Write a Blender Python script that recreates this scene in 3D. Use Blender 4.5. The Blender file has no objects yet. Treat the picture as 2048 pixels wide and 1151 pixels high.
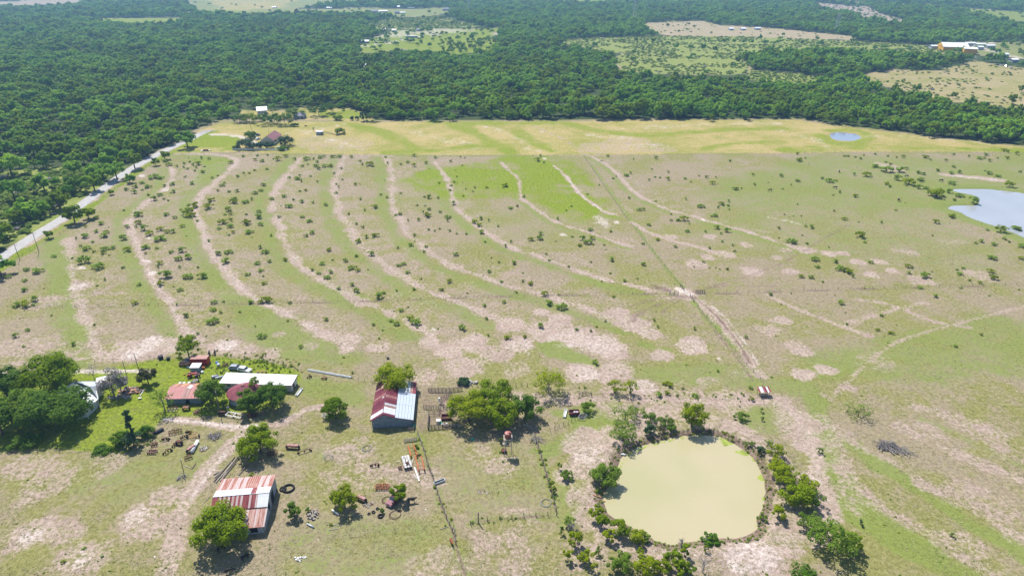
import bpy, math, random
import numpy as np
from mathutils import Vector, Matrix
random.seed(7); RS = np.random.RandomState(7)
SC = bpy.context.scene
COL = SC.collection
# ---------------------------------------------------------------- camera
HAZE = 0.00015
F = 1366.0; CAM_H = 120.0; PITCH = math.atan(655/1366)
cd = bpy.data.cameras.new('camera'); cam = bpy.data.objects.new('camera', cd); COL.objects.link(cam)
cam.location = (0, 0, CAM_H); cam.rotation_euler = (math.radians(90)-PITCH, 0, 0)
cd.sensor_width = 36; cd.lens = 36*F/2048; cd.clip_start = 1; cd.clip_end = 30000
SC.camera = cam
# ---------------------------------------------------------------- world, sun, exposure
SUN = Vector((-1.28, 2.40, 3.90)).normalized()
w = bpy.data.worlds.new('World'); SC.world = w; w.use_nodes = True
nt = w.node_tree; nt.nodes.clear()
sky = nt.nodes.new('ShaderNodeTexSky'); sky.sky_type = 'NISHITA'; sky.sun_disc = False
sky.sun_elevation = math.asin(SUN.z); sky.sun_rotation = math.atan2(SUN.x, SUN.y)
sky.air_density = 1.0; sky.dust_density = 0.6; sky.ozone_density = 1.5
bg = nt.nodes.new('ShaderNodeBackground'); bg.inputs[1].default_value = 0.105
wo = nt.nodes.new('ShaderNodeOutputWorld')
nt.links.new(sky.outputs[0], bg.inputs[0]); nt.links.new(bg.outputs[0], wo.inputs[0])
sl = bpy.data.lights.new('sun', 'SUN'); sl.energy = 4.85; sl.angle = math.radians(0.53); sl.color = (1.0, 0.955, 0.88)
so = bpy.data.objects.new('sun', sl); COL.objects.link(so); so.location = (0, 0, 300)
so.rotation_euler = SUN.to_track_quat('Z', 'Y').to_euler()
SC.view_settings.view_transform = 'Standard'; SC.view_settings.look = 'None'
SC.view_settings.exposure = 0.55; SC.view_settings.gamma = 1.0; SC.view_settings.use_curve_mapping = False
SC.render.engine = 'CYCLES'
SC.cycles.max_bounces = 6; SC.cycles.diffuse_bounces = 3; SC.cycles.glossy_bounces = 2
SC.cycles.transmission_bounces = 4; SC.cycles.volume_bounces = 0; SC.cycles.transparent_max_bounces = 8
SC.cycles.use_denoising = True
# ---------------------------------------------------------------- picture point -> ground point
cP, sP = math.cos(PITCH), math.sin(PITCH)
def G(px, py, z=0.0):
    u = (px-1024)/F; v = (py-575.5)/F
    dx, dy, dz = u, cP-v*sP, -sP-v*cP
    t = (z-CAM_H)/dz
    return Vector((dx*t, dy*t, z))
def mpp(py):                         # metres per photo pixel across, at ground row py
    return (G(1025, py)-G(1024, py)).x
# ---------------------------------------------------------------- polygon / polyline helpers (numpy)
def W(pts): return np.array([[*G(*p)[:2]] for p in pts])
def in_poly(X, Y, poly):
    ins = np.zeros(X.shape, bool); n = len(poly)
    for i in range(n):
        x1, y1 = poly[i]; x2, y2 = poly[(i+1) % n]
        c = ((y1 > Y) != (y2 > Y))
        if y1 != y2:
            ins ^= c & (X < (x2-x1)*(Y-y1)/(y2-y1)+x1)
    return ins
def dist_line(X, Y, pl, closed=False):
    d = np.full(X.shape, 1e9); n = len(pl)
    for i in range(n if closed else n-1):
        x1, y1 = pl[i]; x2, y2 = pl[(i+1) % n]
        dx, dy = x2-x1, y2-y1; L = dx*dx+dy*dy+1e-9
        t = np.clip(((X-x1)*dx+(Y-y1)*dy)/L, 0, 1)
        d = np.minimum(d, (X-x1-t*dx)**2+(Y-y1-t*dy)**2)
    return np.sqrt(d)
def sdist(X, Y, poly):               # + inside
    d = dist_line(X, Y, poly, True); return np.where(in_poly(X, Y, poly), d, -d)
def smooth(a, b, x):
    t = np.clip((x-a)/(b-a), 0, 1); return t*t*(3-2*t)
def crom(pts, n=5):                  # smooth a traced line
    P = [np.array(p, float) for p in pts]; out = []
    for i in range(len(P)-1):
        p0 = P[max(i-1, 0)]; p1 = P[i]; p2 = P[i+1]; p3 = P[min(i+2, len(P)-1)]
        for k in range(n):
            t = k/n
            out.append(.5*((2*p1)+(-p0+p2)*t+(2*p0-5*p1+4*p2-p3)*t*t+(-p0+3*p1-3*p2+p3)*t**3))
    out.append(P[-1]); return [tuple(p) for p in out]
def crom_closed(pts, n=4):
    m = len(pts); P = [np.array(p, float) for p in pts]; out = []
    for i in range(m):
        p0, p1, p2, p3 = P[i-1], P[i], P[(i+1) % m], P[(i+2) % m]
        for k in range(n):
            t = k/n
            out.append(.5*((2*p1)+(-p0+p2)*t+(2*p0-5*p1+4*p2-p3)*t*t+(-p0+3*p1-3*p2+p3)*t**3))
    return [tuple(p) for p in out]
def vnoise(X, Y, s, seed=0):         # cheap value noise, 0..1
    x = X/s; y = Y/s; xi = np.floor(x).astype(np.int64); yi = np.floor(y).astype(np.int64)
    fx = x-xi; fy = y-yi; fx = fx*fx*(3-2*fx); fy = fy*fy*(3-2*fy)
    def h(a, b):
        k = (a*374761393+b*668265263+seed*974634777) & 0xffffffff
        k = ((k ^ (k >> 13))*1274126177) & 0xffffffff
        return ((k ^ (k >> 16)) & 0xffff)/65535.0
    return (h(xi, yi)*(1-fx)+h(xi+1, yi)*fx)*(1-fy)+(h(xi, yi+1)*(1-fx)+h(xi+1, yi+1)*fx)*fy
def fnoise(X, Y, s, seed=0, o=3):
    r = 0; a = .5; t = 0
    for k in range(o):
        r = r+a*vnoise(X, Y, s/(2**k), seed+k*17); t += a; a *= .55
    return r/t
# ---------------------------------------------------------------- materials
MATS = {}
def newmat(name):
    m = bpy.data.materials.new(name); m.use_nodes = True
    nt = m.node_tree; b = nt.nodes['Principled BSDF']; return m, nt, b
def mat(name, col, rough=.8, var=.25, scale=2.0, metal=0.0, col2=None, bump=0.0, spec=.3, thr=None):
    if name in MATS: return MATS[name]
    m, nt, b = newmat(name)
    N = nt.nodes; L = nt.links
    tc = N.new('ShaderNodeTexCoord'); no = N.new('ShaderNodeTexNoise'); no.inputs['Scale'].default_value = scale
    no.inputs['Detail'].default_value = 5
    L.new(tc.outputs['Object'], no.inputs['Vector'])
    r = N.new('ShaderNodeValToRGB'); c2 = col2 or tuple(c*(1-var) for c in col)
    lo, hi = thr or (.35, .65)
    r.color_ramp.elements[0].position = lo; r.color_ramp.elements[1].position = hi
    r.color_ramp.elements[0].color = (*c2, 1); r.color_ramp.elements[1].color = (*col, 1)
    L.new(no.outputs[0], r.inputs[0]); L.new(r.outputs[0], b.inputs['Base Color'])
    b.inputs['Roughness'].default_value = rough; b.inputs['Metallic'].default_value = metal
    b.inputs['Specular IOR Level'].default_value = spec
    if bump:
        bp = N.new('ShaderNodeBump'); bp.inputs['Strength'].default_value = bump
        L.new(no.outputs[0], bp.inputs['Height']); L.new(bp.outputs[0], b.inputs['Normal'])
    MATS[name] = m; return m
def leafmat(name, c1, c2, trans=.35):
    m, nt, b = newmat(name); N = nt.nodes; L = nt.links
    oi = N.new('ShaderNodeObjectInfo'); at = N.new('ShaderNodeAttribute'); at.attribute_name = 'tint'
    ad = N.new('ShaderNodeMath'); ad.operation = 'MULTIPLY_ADD'; ad.inputs[1].default_value = .55
    L.new(oi.outputs['Random'], ad.inputs[0]); 
    mu = N.new('ShaderNodeMath'); mu.operation = 'MULTIPLY'; mu.inputs[1].default_value = .5
    L.new(at.outputs['Fac'], mu.inputs[0]); L.new(mu.outputs[0], ad.inputs[2])
    mx = N.new('ShaderNodeMix'); mx.data_type = 'RGBA'
    L.new(ad.outputs[0], mx.inputs[0]); mx.inputs[6].default_value = (*c1, 1); mx.inputs[7].default_value = (*c2, 1)
    L.new(mx.outputs[2], b.inputs['Base Color']); b.inputs['Roughness'].default_value = .55
    b.inputs['Specular IOR Level'].default_value = .03
    tr = N.new('ShaderNodeBsdfTranslucent'); L.new(mx.outputs[2], tr.inputs[0])
    ms = N.new('ShaderNodeMixShader'); ms.inputs[0].default_value = trans
    L.new(b.outputs[0], ms.inputs[1]); L.new(tr.outputs[0], ms.inputs[2])
    L.new(ms.outputs[0], nt.nodes['Material Output'].inputs[0])
    MATS[name] = m; return m
# ---------------------------------------------------------------- mesh builder and object helpers
class MB:
    def __init__(s): s.v = []; s.f = []; s.m = []
    def add(s, vs, fs, mi=0):
        o = len(s.v); s.v += [tuple(v) for v in vs]; s.f += [tuple(i+o for i in f) for f in fs]; s.m += [mi]*len(fs); return s
    def box(s, c, d, rz=0, rx=0, ry=0, mi=0):
        M = Matrix.Translation(c) @ Matrix.Rotation(rz, 4, 'Z') @ Matrix.Rotation(rx, 4, 'X') @ Matrix.Rotation(ry, 4, 'Y')
        x, y, z = d[0]/2, d[1]/2, d[2]/2
        vs = [M @ Vector(p) for p in [(-x,-y,-z),(x,-y,-z),(x,y,-z),(-x,y,-z),(-x,-y,z),(x,-y,z),(x,y,z),(-x,y,z)]]
        return s.add(vs, [(0,3,2,1),(4,5,6,7),(0,1,5,4),(1,2,6,5),(2,3,7,6),(3,0,4,7)], mi)
    def tube(s, p0, p1, r0, r1=None, n=6, mi=0, cap=True):
        p0 = Vector(p0); p1 = Vector(p1); r1 = r0 if r1 is None else r1
        q = (p1-p0).to_track_quat('Z', 'Y'); vs = []
        for p, r in ((p0, r0), (p1, r1)):
            for k in range(n):
                a = 2*math.pi*k/n; vs.append(p+q @ Vector((math.cos(a)*r, math.sin(a)*r, 0)))
        fs = [(k, (k+1) % n, n+(k+1) % n, n+k) for k in range(n)]
        if cap: fs += [tuple(range(n-1, -1, -1)), tuple(range(n, 2*n))]
        return s.add(vs, fs, mi)
    def path(s, pts, r0, r1=None, n=5, mi=0):
        r1 = r0 if r1 is None else r1; m = len(pts)-1
        for i in range(m):
            s.tube(pts[i], pts[i+1], r0+(r1-r0)*i/m, r0+(r1-r0)*(i+1)/m, n, mi, True)
        return s
    def lathe(s, prof, c=(0,0,0), n=16, mi=0):
        vs = []; m = len(prof)
        for r, z in prof:
            for k in range(n):
                a = 2*math.pi*k/n; vs.append((c[0]+r*math.cos(a), c[1]+r*math.sin(a), c[2]+z))
        fs = [(i*n+k, i*n+(k+1) % n, (i+1)*n+(k+1) % n, (i+1)*n+k) for i in range(m-1) for k in range(n)]
        return s.add(vs, fs, mi)
    def torus(s, c, R, r, axis='Z', n=16, k=6, mi=0):
        Q = {'Z': Matrix.Identity(3), 'X': Matrix.Rotation(math.pi/2, 3, 'Y'), 'Y': Matrix.Rotation(math.pi/2, 3, 'X')}
        q = Q[axis] if isinstance(axis, str) else axis
        vs = []
        for i in range(n):
            a = 2*math.pi*i/n
            for j in range(k):
                b = 2*math.pi*j/k; vs.append(Vector(c)+q @ Vector(((R+r*math.cos(b))*math.cos(a), (R+r*math.cos(b))*math.sin(a), r*math.sin(b))))
        fs = [(i*k+j, ((i+1) % n)*k+j, ((i+1) % n)*k+(j+1) % k, i*k+(j+1) % k) for i in range(n) for j in range(k)]
        return s.add(vs, fs, mi)
    def prism(s, poly, z0, z1, mi=0):          # poly: list of (x, y)
        n = len(poly); vs = [(x, y, z0) for x, y in poly]+[(x, y, z1) for x, y in poly]
        return s.add(vs, [tuple(range(n-1, -1, -1)), tuple(range(n, 2*n))]+[(k, (k+1) % n, n+(k+1) % n, n+k) for k in range(n)], mi)
    def slab(s, a, b, c, d, t, mi=0):          # four corners (top face, counter-clockwise from above), thickness t
        a, b, c, d = map(Vector, (a, b, c, d)); n = (b-a).cross(d-a).normalized()*t
        return s.add([a, b, c, d, a-n, b-n, c-n, d-n], [(0,1,2,3),(7,6,5,4),(0,4,5,1),(1,5,6,2),(2,6,7,3),(3,7,4,0)], mi)
    def mesh(s, name, mats, smooth_=False):
        me = bpy.data.meshes.new(name); me.from_pydata(s.v, [], s.f)
        for m in (mats if isinstance(mats, (list, tuple)) else [mats]): me.materials.append(m)
        me.polygons.foreach_set('material_index', s.m)
        if smooth_: me.polygons.foreach_set('use_smooth', [True]*len(s.f))
        me.update(); return me
    def obj(s, name, mats, parent=None, smooth_=False):
        o = bpy.data.objects.new(name, s.mesh(name, mats, smooth_)); COL.objects.link(o)
        if parent: o.parent = parent
        return o
def tag(o, label=None, cat=None, group=None, kind=None):
    if label: o['label'] = label
    if cat: o['category'] = cat
    if group: o['group'] = group
    if kind: o['kind'] = kind
    return o
def thing(name, label, cat, loc, rz=0, group=None, sc=1):
    o = bpy.data.objects.new(name, None); COL.objects.link(o); o.location = loc; o.rotation_euler = (0, 0, rz)
    o.scale = (sc, sc, sc); o.empty_display_size = .5
    return tag(o, label, cat, group)
def mesh_from_np(name, V, Fq, mats, mi=None, smooth_=False):
    me = bpy.data.meshes.new(name); n = len(V); f = len(Fq); k = Fq.shape[1]
    me.vertices.add(n); me.vertices.foreach_set('co', V.astype(np.float32).ravel())
    me.loops.add(f*k); me.loops.foreach_set('vertex_index', Fq.astype(np.int32).ravel())
    me.polygons.add(f); me.polygons.foreach_set('loop_start', np.arange(0, f*k, k, dtype=np.int32))
    try: me.polygons.foreach_set('loop_total', np.full(f, k, dtype=np.int32))
    except Exception: pass
    for m in mats: me.materials.append(m)
    if mi is not None: me.polygons.foreach_set('material_index', mi.astype(np.int32))
    if smooth_: me.polygons.foreach_set('use_smooth', np.ones(f, bool))
    me.update(calc_edges=True); me.validate(); return me
# ================================================================= GROUND
POND = W(crom_closed([(1207,994),(1211,981),(1224,964),(1236,950),(1236,926),(1248,909),(1275,894),(1316,881),(1367,870),(1418,869),(1452,877),(1486,897),(1506,913),(1520,937),(1530,970),(1526,1005),(1516,1032),(1513,1059),(1486,1072),(1438,1074),(1384,1081),(1343,1086),(1309,1076),(1275,1059),(1248,1042),(1217,1028)], 3))
LAKE = W(crom_closed([(1906,379),(1961,378),(1998,380),(2048,386),(2140,392),(2220,415),(2220,470),(2130,500),(2060,478),(2023,462),(1973,445),(1936,432),(1921,423),(1896,415),(1923,410),(1946,412),(1958,407),(1956,395),(1946,389),(1926,385)], 3))
TANK = W(crom_closed([(1662,267),(1680,265),(1705,267),(1719,271),(1718,277),(1700,281),(1670,278),(1663,273)], 3))
POND_Z, LAKE_Z, TANK_Z = -.25, -.2, -.2
TERR = [  # contour terraces across the pasture: (line, bare width m, bareness)
 ([(133,477),(145,540),(155,590),(172,640),(190,690),(205,712)], 3.6, .8),
 ([(343,335),(346,352),(333,373),(315,390),(290,408),(263,435),(260,455),(273,485),(285,515),(300,543),(310,565),(330,590),(350,625),(375,665),(400,690)], 2.9, .95),
 ([(345,307),(395,307),(450,311),(473,322),(460,340),(433,363),(408,385),(393,408),(393,430),(408,465),(423,503),(443,530),(468,560),(495,585),(525,605),(562,622),(612,648),(675,678),(695,695)], 3.2, 1.0),
 ([(600,317),(585,337),(575,350),(550,382),(545,410),(555,440),(570,480),(585,515),(610,537),(645,562),(690,585),(735,607),(775,622),(820,645),(865,668)], 3.3, .85),
 ([(688,312),(675,347),(667,375),(675,405),(685,435),(705,462),(717,487),(740,505),(770,530),(812,555),(850,580),(910,602),(950,617),(1000,637)], 3.3, .8),
 ([(772,312),(782,340),(785,372),(785,410),(802,440),(815,470),(845,490),(875,515),(920,537),(975,557),(1025,575),(1075,584),(1120,600),(1175,618),(1215,632)], 3.2, .85),
 ([(867,322),(890,350),(902,377),(907,407),(925,427),(962,457),(997,480),(1037,500),(1087,515),(1140,535),(1187,550),(1225,562),(1300,578)], 2.6, .95),
 ([(1002,325),(1020,342),(1037,360),(1043,395),(1060,407),(1085,427),(1115,445),(1150,457),(1190,468),(1235,485),(1262,492)], 1.7, 1.0),
 ([(1107,332),(1130,350),(1150,375),(1165,392),(1185,407),(1212,424),(1237,430)], 2.1, 1.1),
 ([(1183,312),(1210,328),(1232,345),(1250,365),(1270,385),(1300,402),(1345,422),(1380,430),(1430,445),(1500,465),(1560,485),(1620,505)], 2.0, 1.0),
]
TERRW = [(W(crom(l, 3)), wd, s) for l, wd, s in TERR]
def hgt(X, Y):
    X = np.asarray(X, float); Y = np.asarray(Y, float)
    h = (fnoise(X, Y, 60, 3, 2)-.5)*.5
    h = h*smooth(1400, 500, Y)
    m = (Y > 105) & (Y < 170) & (X > 0) & (X < 95)
    if m.any():
        s = sdist(X[m], Y[m], POND); s = s+(fnoise(X[m], Y[m], 2.2, 5, 2)-.5)*.9
        prof = np.interp(s, [-14, -8, -4, -1.4, 0, 2, 6], [0, .45, .6, .25, POND_Z, -1.0, -1.8])
        k = smooth(-14, -9, s); hm = h[m]; h[m] = hm*(1-k)+prof*k+0*hm
    for P, z in ((LAKE, LAKE_Z), (TANK, TANK_Z)):
        x0, y0 = P.min(0)-25; x1, y1 = P.max(0)+25
        m = (X > x0) & (X < x1) & (Y > y0) & (Y < y1)
        if m.any():
            s = sdist(X[m], Y[m], P); s = s+(fnoise(X[m], Y[m], 5, 9, 2)-.5)*1.5
            prof = np.interp(s, [-18, -6, -2, 0, 3], [0, .25, 0, z, -1.4])
            k = smooth(-18, -8, s); h[m] = h[m]*(1-k)+prof*k
    return h
def GH(px, py):
    g = G(px, py); z = float(hgt(np.array([g.x]), np.array([g.y]))[0])
    g = G(px, py, z); return g
def groundz(x, y): return float(hgt(np.array([x]), np.array([y]))[0])

rows = [G(1024, v).y for v in np.arange(-52, 1185, 3.0)]
rows += list(np.arange(rows[-1]-2, -120, -6.0)); rows = np.array(rows)
sc_ = np.array([math.hypot(1, 0)*max((y*cP+CAM_H*sP), 95)/F for y in rows])
cols = np.arange(-520, 2570, 4.1)-1024
GX = sc_[:, None]*cols[None, :]; GY = np.repeat(rows[:, None], len(cols), 1)
GZ = hgt(GX.ravel(), GY.ravel()).reshape(GX.shape)
nr, nc = GX.shape
X = GX.ravel(); Y = GY.ravel()
LAY = {k: np.zeros(X.shape) for k in ('dirt','lush','dark','straw','forest','pale','green','scrub')}
SZ = sc_.repeat(nc)*3
def lay_line(name, px, wd, s, soft=.6, off=0, warp=1.0):
    P = px if isinstance(px, np.ndarray) else W(crom(px, 3))
    if off:
        d = np.gradient(P, axis=0); nn = np.stack([d[:, 1], -d[:, 0]], 1); nn /= np.linalg.norm(nn, axis=1)[:, None]+1e-9; P = P+nn*off
    x0, y0 = P.min(0)-wd*3; x1, y1 = P.max(0)+wd*3
    m = np.where((X > x0) & (X < x1) & (Y > y0) & (Y < y1))[0]
    if not len(m): return
    d = dist_line(X[m], Y[m], P)
    d = d+(fnoise(X[m], Y[m], wd*2.2+1, 21, 2)-.5)*wd*1.5*warp
    a = s*(1-smooth(wd*(1-soft), wd*(1+soft), d))
    LAY[name][m] = np.maximum(LAY[name][m], a)
def lay_poly(name, px, s, soft=6.0, warp=6.0, mode='max'):
    P = px if isinstance(px, np.ndarray) else W(px)
    x0, y0 = P.min(0)-soft*2-warp; x1, y1 = P.max(0)+soft*2+warp
    m = np.where((X > x0) & (X < x1) & (Y > y0) & (Y < y1))[0]
    if not len(m): return
    d = sdist(X[m], Y[m], P)+(fnoise(X[m], Y[m], warp*2.5+.1, 31, 3)-.5)*warp*2
    a = s*smooth(-soft, soft, d)
    if mode == 'max': LAY[name][m] = np.maximum(LAY[name][m], a)
    elif mode == 'cut': LAY[name][m] = LAY[name][m]*(1-a)
def lay_spot(name, cx, cy, rx, s, soft=.35, warp=.5, asp=1.0):
    g = G(cx, cy); r = rx*mpp(cy)
    m = np.where((abs(X-g.x) < r*2.2) & (abs(Y-g.y) < r*asp*2.2))[0]
    if not len(m): return
    d = np.sqrt((X[m]-g.x)**2+((Y[m]-g.y)/asp)**2 + 2*0 - 0) if asp == 1 else np.sqrt((X[m]-g.x)**2+(((Y[m]-g.y)/asp))**2)
    d = np.sqrt((X[m]-g.x)**2+((Y[m]-g.y)/asp)**2)/r+(fnoise(X[m], Y[m], r*.8+.5, 41, 3)-.5)*warp*2
    LAY[name][m] = np.maximum(LAY[name][m], s*(1-smooth(1-soft, 1+soft, d)))
# ---- far country: where woods stand (traced outlines, then carried on beyond the frame)
NEARWOOD = [(-520,760),(-200,610),(-60,548),(18,494),(60,465),(130,419),(200,374),(280,320),(345,286),(385,262),(430,242),(470,236),(560,232),(640,236),(740,241),(900,241),(1100,240),(1300,238),(1500,238),(1590,236),(1640,243),(1700,252),(1780,262),(1850,270),(1960,283),(2048,291),(2200,322),(2400,360),(2560,400),(2560,-50),(-520,-50)]
CLEAR = {  # name -> (outline, ground kind)
 'lane': [(470,236),(480,220),(560,222),(600,215),(650,213),(700,218),(738,228),(745,243),(600,240)],
 'village': [(716,104),(722,88),(760,70),(800,60),(1000,56),(990,72),(950,82),(930,100),(870,104),(800,98),(740,106)],
 'village_park': [(872,100),(960,78),(1000,80),(990,100),(900,112)],
 'left_meadow': [(165,38),(360,35),(372,40),(352,47),(220,46)],
 'top_field': [(370,3),(420,-6),(560,-20),(880,-20),(860,3),(720,2),(640,8),(595,16),(600,20),(720,16),(800,18),(900,16),(905,22),(870,32),(800,33),(740,26),(640,25),(560,28),(520,30),(440,28),(400,22)],
 'thicket_green': [(722,48),(780,38),(880,32),(930,45),(980,52),(860,56),(760,58)],
 'tan_field': [(1275,48),(1330,44),(1400,42),(1440,50),(1540,56),(1640,66),(1720,74),(1700,80),(1500,78),(1340,76),(1310,62)],
 'shrub_land': [(1110,82),(1180,76),(1330,72),(1500,74),(1700,82),(1820,88),(1900,96),(1880,108),(1700,104),(1530,100),(1480,112),(1500,130),(1500,148),(1420,150),(1300,148),(1240,140),(1225,120),(1250,108),(1180,98)],
 'savanna': [(1715,150),(1780,140),(1880,140),(1950,122),(2048,136),(2200,160),(2200,262),(2048,222),(1960,206),(1900,205),(1800,180),(1740,165)],
 'mid_strip': [(1500,140),(1600,148),(1660,158),(1600,166),(1500,160)],
 'far_right': [(1625,4),(1700,12),(1740,14),(1760,28),(1830,44),(1800,46),(1740,38),(1700,24),(1640,16)],
 'far_right_green': [(1650,-2),(1760,6),(1860,8),(1950,18),(2048,24),(2100,34),(2048,44),(1960,30),(1900,14),(1800,10),(1700,6)],
 'yard_right': [(1862,94),(1930,82),(2048,86),(2160,90),(2160,120),(2048,118),(1990,112),(1920,110)],
 'far_left': [(-60,10),(60,12),(130,9),(190,4),(140,0),(-60,4)],
 'top_right': [(1560,-22),(2200,-22),(2200,2),(1900,-2),(1640,-2)],
 'top_mid': [(1090,-10),(1220,-10),(1210,6),(1130,5)],
}
CLEARW = {k: W(v) for k, v in CLEAR.items()}
NWW = W(NEARWOOD)
SCRUB = W([(-300,440),(-100,380),(0,350),(110,338),(240,335),(200,370),(125,417),(55,466),(0,496),(-120,580),(-300,700)])
def wood_density(x, y):
    x = np.asarray(x, float); y = np.asarray(y, float)
    s = sdist(x, y, NWW); a = smooth(-3, 3, s)
    a = np.where(y > 2500, fnoise(x, y, 500, 77, 3) > .42, a)
    for k, P in CLEARW.items():
        x0, y0 = P.min(0)-10; x1, y1 = P.max(0)+10
        m = (x > x0) & (x < x1) & (y > y0) & (y < y1)
        if m.any(): a = np.where(m, a*(1-(sdist(x, y, P)+(fnoise(x, y, 40, 5, 2)-.5)*14 > 0)), a) if False else _cut(a, m, x, y, P)
    return a
def _cut(a, m, x, y, P):
    a = a.astype(float).copy(); xm, ym = x[m], y[m]
    a[m] *= 1-smooth(-2, 2, sdist(xm, ym, P)+(fnoise(xm, ym, 30, 5, 2)-.5)*10); return a
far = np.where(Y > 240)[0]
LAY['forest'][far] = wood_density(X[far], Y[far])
lay_poly('scrub', SCRUB, 1.0, 8, 14)
lay_poly('straw', CLEARW['lane'], .5, 4, 5); lay_poly('lush', W([(640,225),(700,219),(735,228),(735,238),(640,236)]), .8, 3, 4)
lay_poly('lush', CLEARW['village'], .95, 6, 10); lay_poly('pale', W([(720,72),(800,60),(900,58),(980,60),(880,68),(760,78)]), .5, 6, 14)
lay_line('pale', [(716,94),(760,88),(800,82),(850,72),(920,70),(1000,68)], 4.5, .8)
lay_poly('lush', CLEARW['village_park'], 1.0, 6, 8); lay_poly('lush', CLEARW['left_meadow'], .9, 6, 6)
lay_poly('green', CLEARW['top_field'], .7, 20, 30); lay_poly('straw', W([(420,0),(600,0),(560,18),(440,22)]), .5, 20, 30); lay_poly('lush', W([(400,22),(540,24),(700,22),(640,30),(450,29)]), .8, 12, 20)
lay_poly('scrub', CLEARW['thicket_green'], 1.0, 6, 10); lay_poly('dirt', CLEARW['tan_field'], .45, 10, 10); lay_poly('straw', CLEARW['tan_field'], .4, 10, 10)
lay_poly('scrub', CLEARW['shrub_land'], .75, 6, 10); lay_poly('dirt', W([(1270,102),(1340,100),(1480,112),(1500,126),(1430,128),(1300,120)]), .8, 8, 14)
lay_line('pale', [(1254,84),(1250,95),(1243,106),(1268,118),(1276,128),(1262,140)], 2.6, .9)
lay_poly('dirt', CLEARW['savanna'], .22, 8, 12); lay_poly('green', CLEARW['savanna'], .35, 8, 20); lay_poly('straw', CLEARW['savanna'], .35, 8, 12); lay_poly('scrub', CLEARW['mid_strip'], .8, 6, 6)
lay_poly('dirt', CLEARW['far_right'], .7, 10, 10); lay_poly('lush', CLEARW['far_right_green'], .7, 14, 20); lay_poly('dirt', CLEARW['far_left'], .5, 10, 10)
lay_poly('green', CLEARW['yard_right'], .6, 10, 10); lay_line('pale', [(1900,84),(1980,86),(2048,88),(2140,90)], 2.5, .9)
lay_poly('lush', CLEARW['top_mid'], .8, 12, 20); lay_poly('green', CLEARW['top_right'], .8, 12, 20)
lay_line('pale', [(1940,90),(1990,104),(2048,118),(2100,124)], 6, .7)
# ---- hay field
HAY = [(395,262),(440,246),(560,243),(740,245),(1200,242),(1500,240),(1590,240),(1700,256),(1850,273),(2048,294),(2200,330),(2200,309),(2048,303),(1700,304),(1536,306),(1200,309),(900,309),(700,308),(580,306),(470,304),(340,306)]
lay_poly('straw', HAY, .72, 1.5, 1.0)
lay_poly('lush', [(390,268),(480,272),(476,300),(440,303),(350,305),(370,285)], .85, 2, 2)
for l in ([(700,248),(760,262),(800,280),(840,300)], [(900,246),(940,262),(985,285),(1020,305)], [(780,305),(850,302),(930,294),(1010,290)], [(870,244),(930,246),(1100,246)], [(1130,245),(1200,262),(1300,270),(1420,262),(1560,256)], [(1040,262),(1060,280),(1100,300)], [(1560,300),(1700,296),(1900,298),(2040,300)], [(1400,300),(1480,285),(1560,285)]):
    lay_line('lush', l, 7, .6)
for l in ([(990,255),(1020,270),(1050,285)], [(830,262),(880,278),(960,290)], [(1045,292),(1080,302)], [(1230,258),(1400,250),(1560,246)], [(1560,262),(1620,275),(1660,300)], [(1700,275),(1820,272),(1960,285)], [(900,300),(960,296)], [(600,262),(700,290)], [(1250,290),(1330,292)], [(1180,270),(1250,275)]):
    lay_line('pale', l, 5, .3, .9, warp=1.8)
lay_line('dirt', [(1070,254),(1130,280),(1172,308)], 3.0, .35)
lay_poly('dirt', [(1250,262),(1350,285),(1370,305),(1180,306),(1150,295)], .42, 6, 14)
lay_poly('dirt', [(600,268),(720,275),(730,300),(600,300)], .35, 6, 14)
lay_spot('pale', 1083, 264, 7, 1); lay_spot('pale', 973, 253, 6, 1); lay_line('pale', [(480,238),(560,244),(640,255)], 2.0, .3)
lay_line('green', [(1640,270),(1660,285),(1700,288),(1730,280),(1735,268),(1700,260),(1660,262)], 5.5, 1.0, warp=.6)
lay_line('lush', [(1640,270),(1660,285),(1700,288),(1730,280),(1735,268),(1700,260),(1660,262)], 6, .6, warp=.6)
lay_line('pale', [(425,269),(455,270),(480,273),(498,280),(512,286)], 2.2, 1.1, warp=.3); lay_line('pale', [(560,264),(600,268),(640,258),(690,248)], 1.6, .5)
# ---- road verge
ROADPX = [(-160,628),(-60,557),(20,503),(76,466),(133,431),(190,389),(250,346),(310,311),(352,291),(375,281),(400,268),(415,262)]
RW = W(crom(ROADPX, 4))
lay_line('dirt', RW, 4.4, .9, .3); lay_line('lush', RW, 3.0, 1.0, .35, off=6.2)
# ---- main pasture
LAWN = [(-300,742),(40,745),(190,742),(290,722),(420,712),(520,722),(602,742),(600,762),(560,812),(470,828),(340,834),(300,858),(215,905),(100,898),(-300,905)]
lay_poly('lush', LAWN, .85, 1.2, 1.5)
lay_poly('lush', [(400,712),(520,720),(602,742),(596,758),(440,760),(400,745)], 1.15, 1, 1.5)
lay_poly('dirt', [(300,745),(345,745),(348,765),(300,775)], .45, 1.5, 2.5)
lay_line('pale', [(-100,748),(20,748),(130,743),(230,743),(300,741)], 1.0, .9, warp=.5)
LUSHP = [(890,335),(960,325),(1060,318),(1135,318),(1165,328),(1205,375),(1245,420),(1238,432),(1180,440),(1110,430),(1060,418),(960,410),(905,395),(810,372),(805,345)]
lay_poly('lush', LUSHP, .85, 9, 24)
for q in ([(1042,350),(1075,335),(1120,350),(1150,385),(1130,400),(1070,395)], [(1135,325),(1165,335),(1225,400),(1240,425),(1190,405),(1150,360)], [(820,342),(860,338),(875,352),(830,362)], [(910,345),(975,335),(1005,360),(960,372),(915,372)]):
    lay_poly('lush', q, 1.0, 7, 16)
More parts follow.
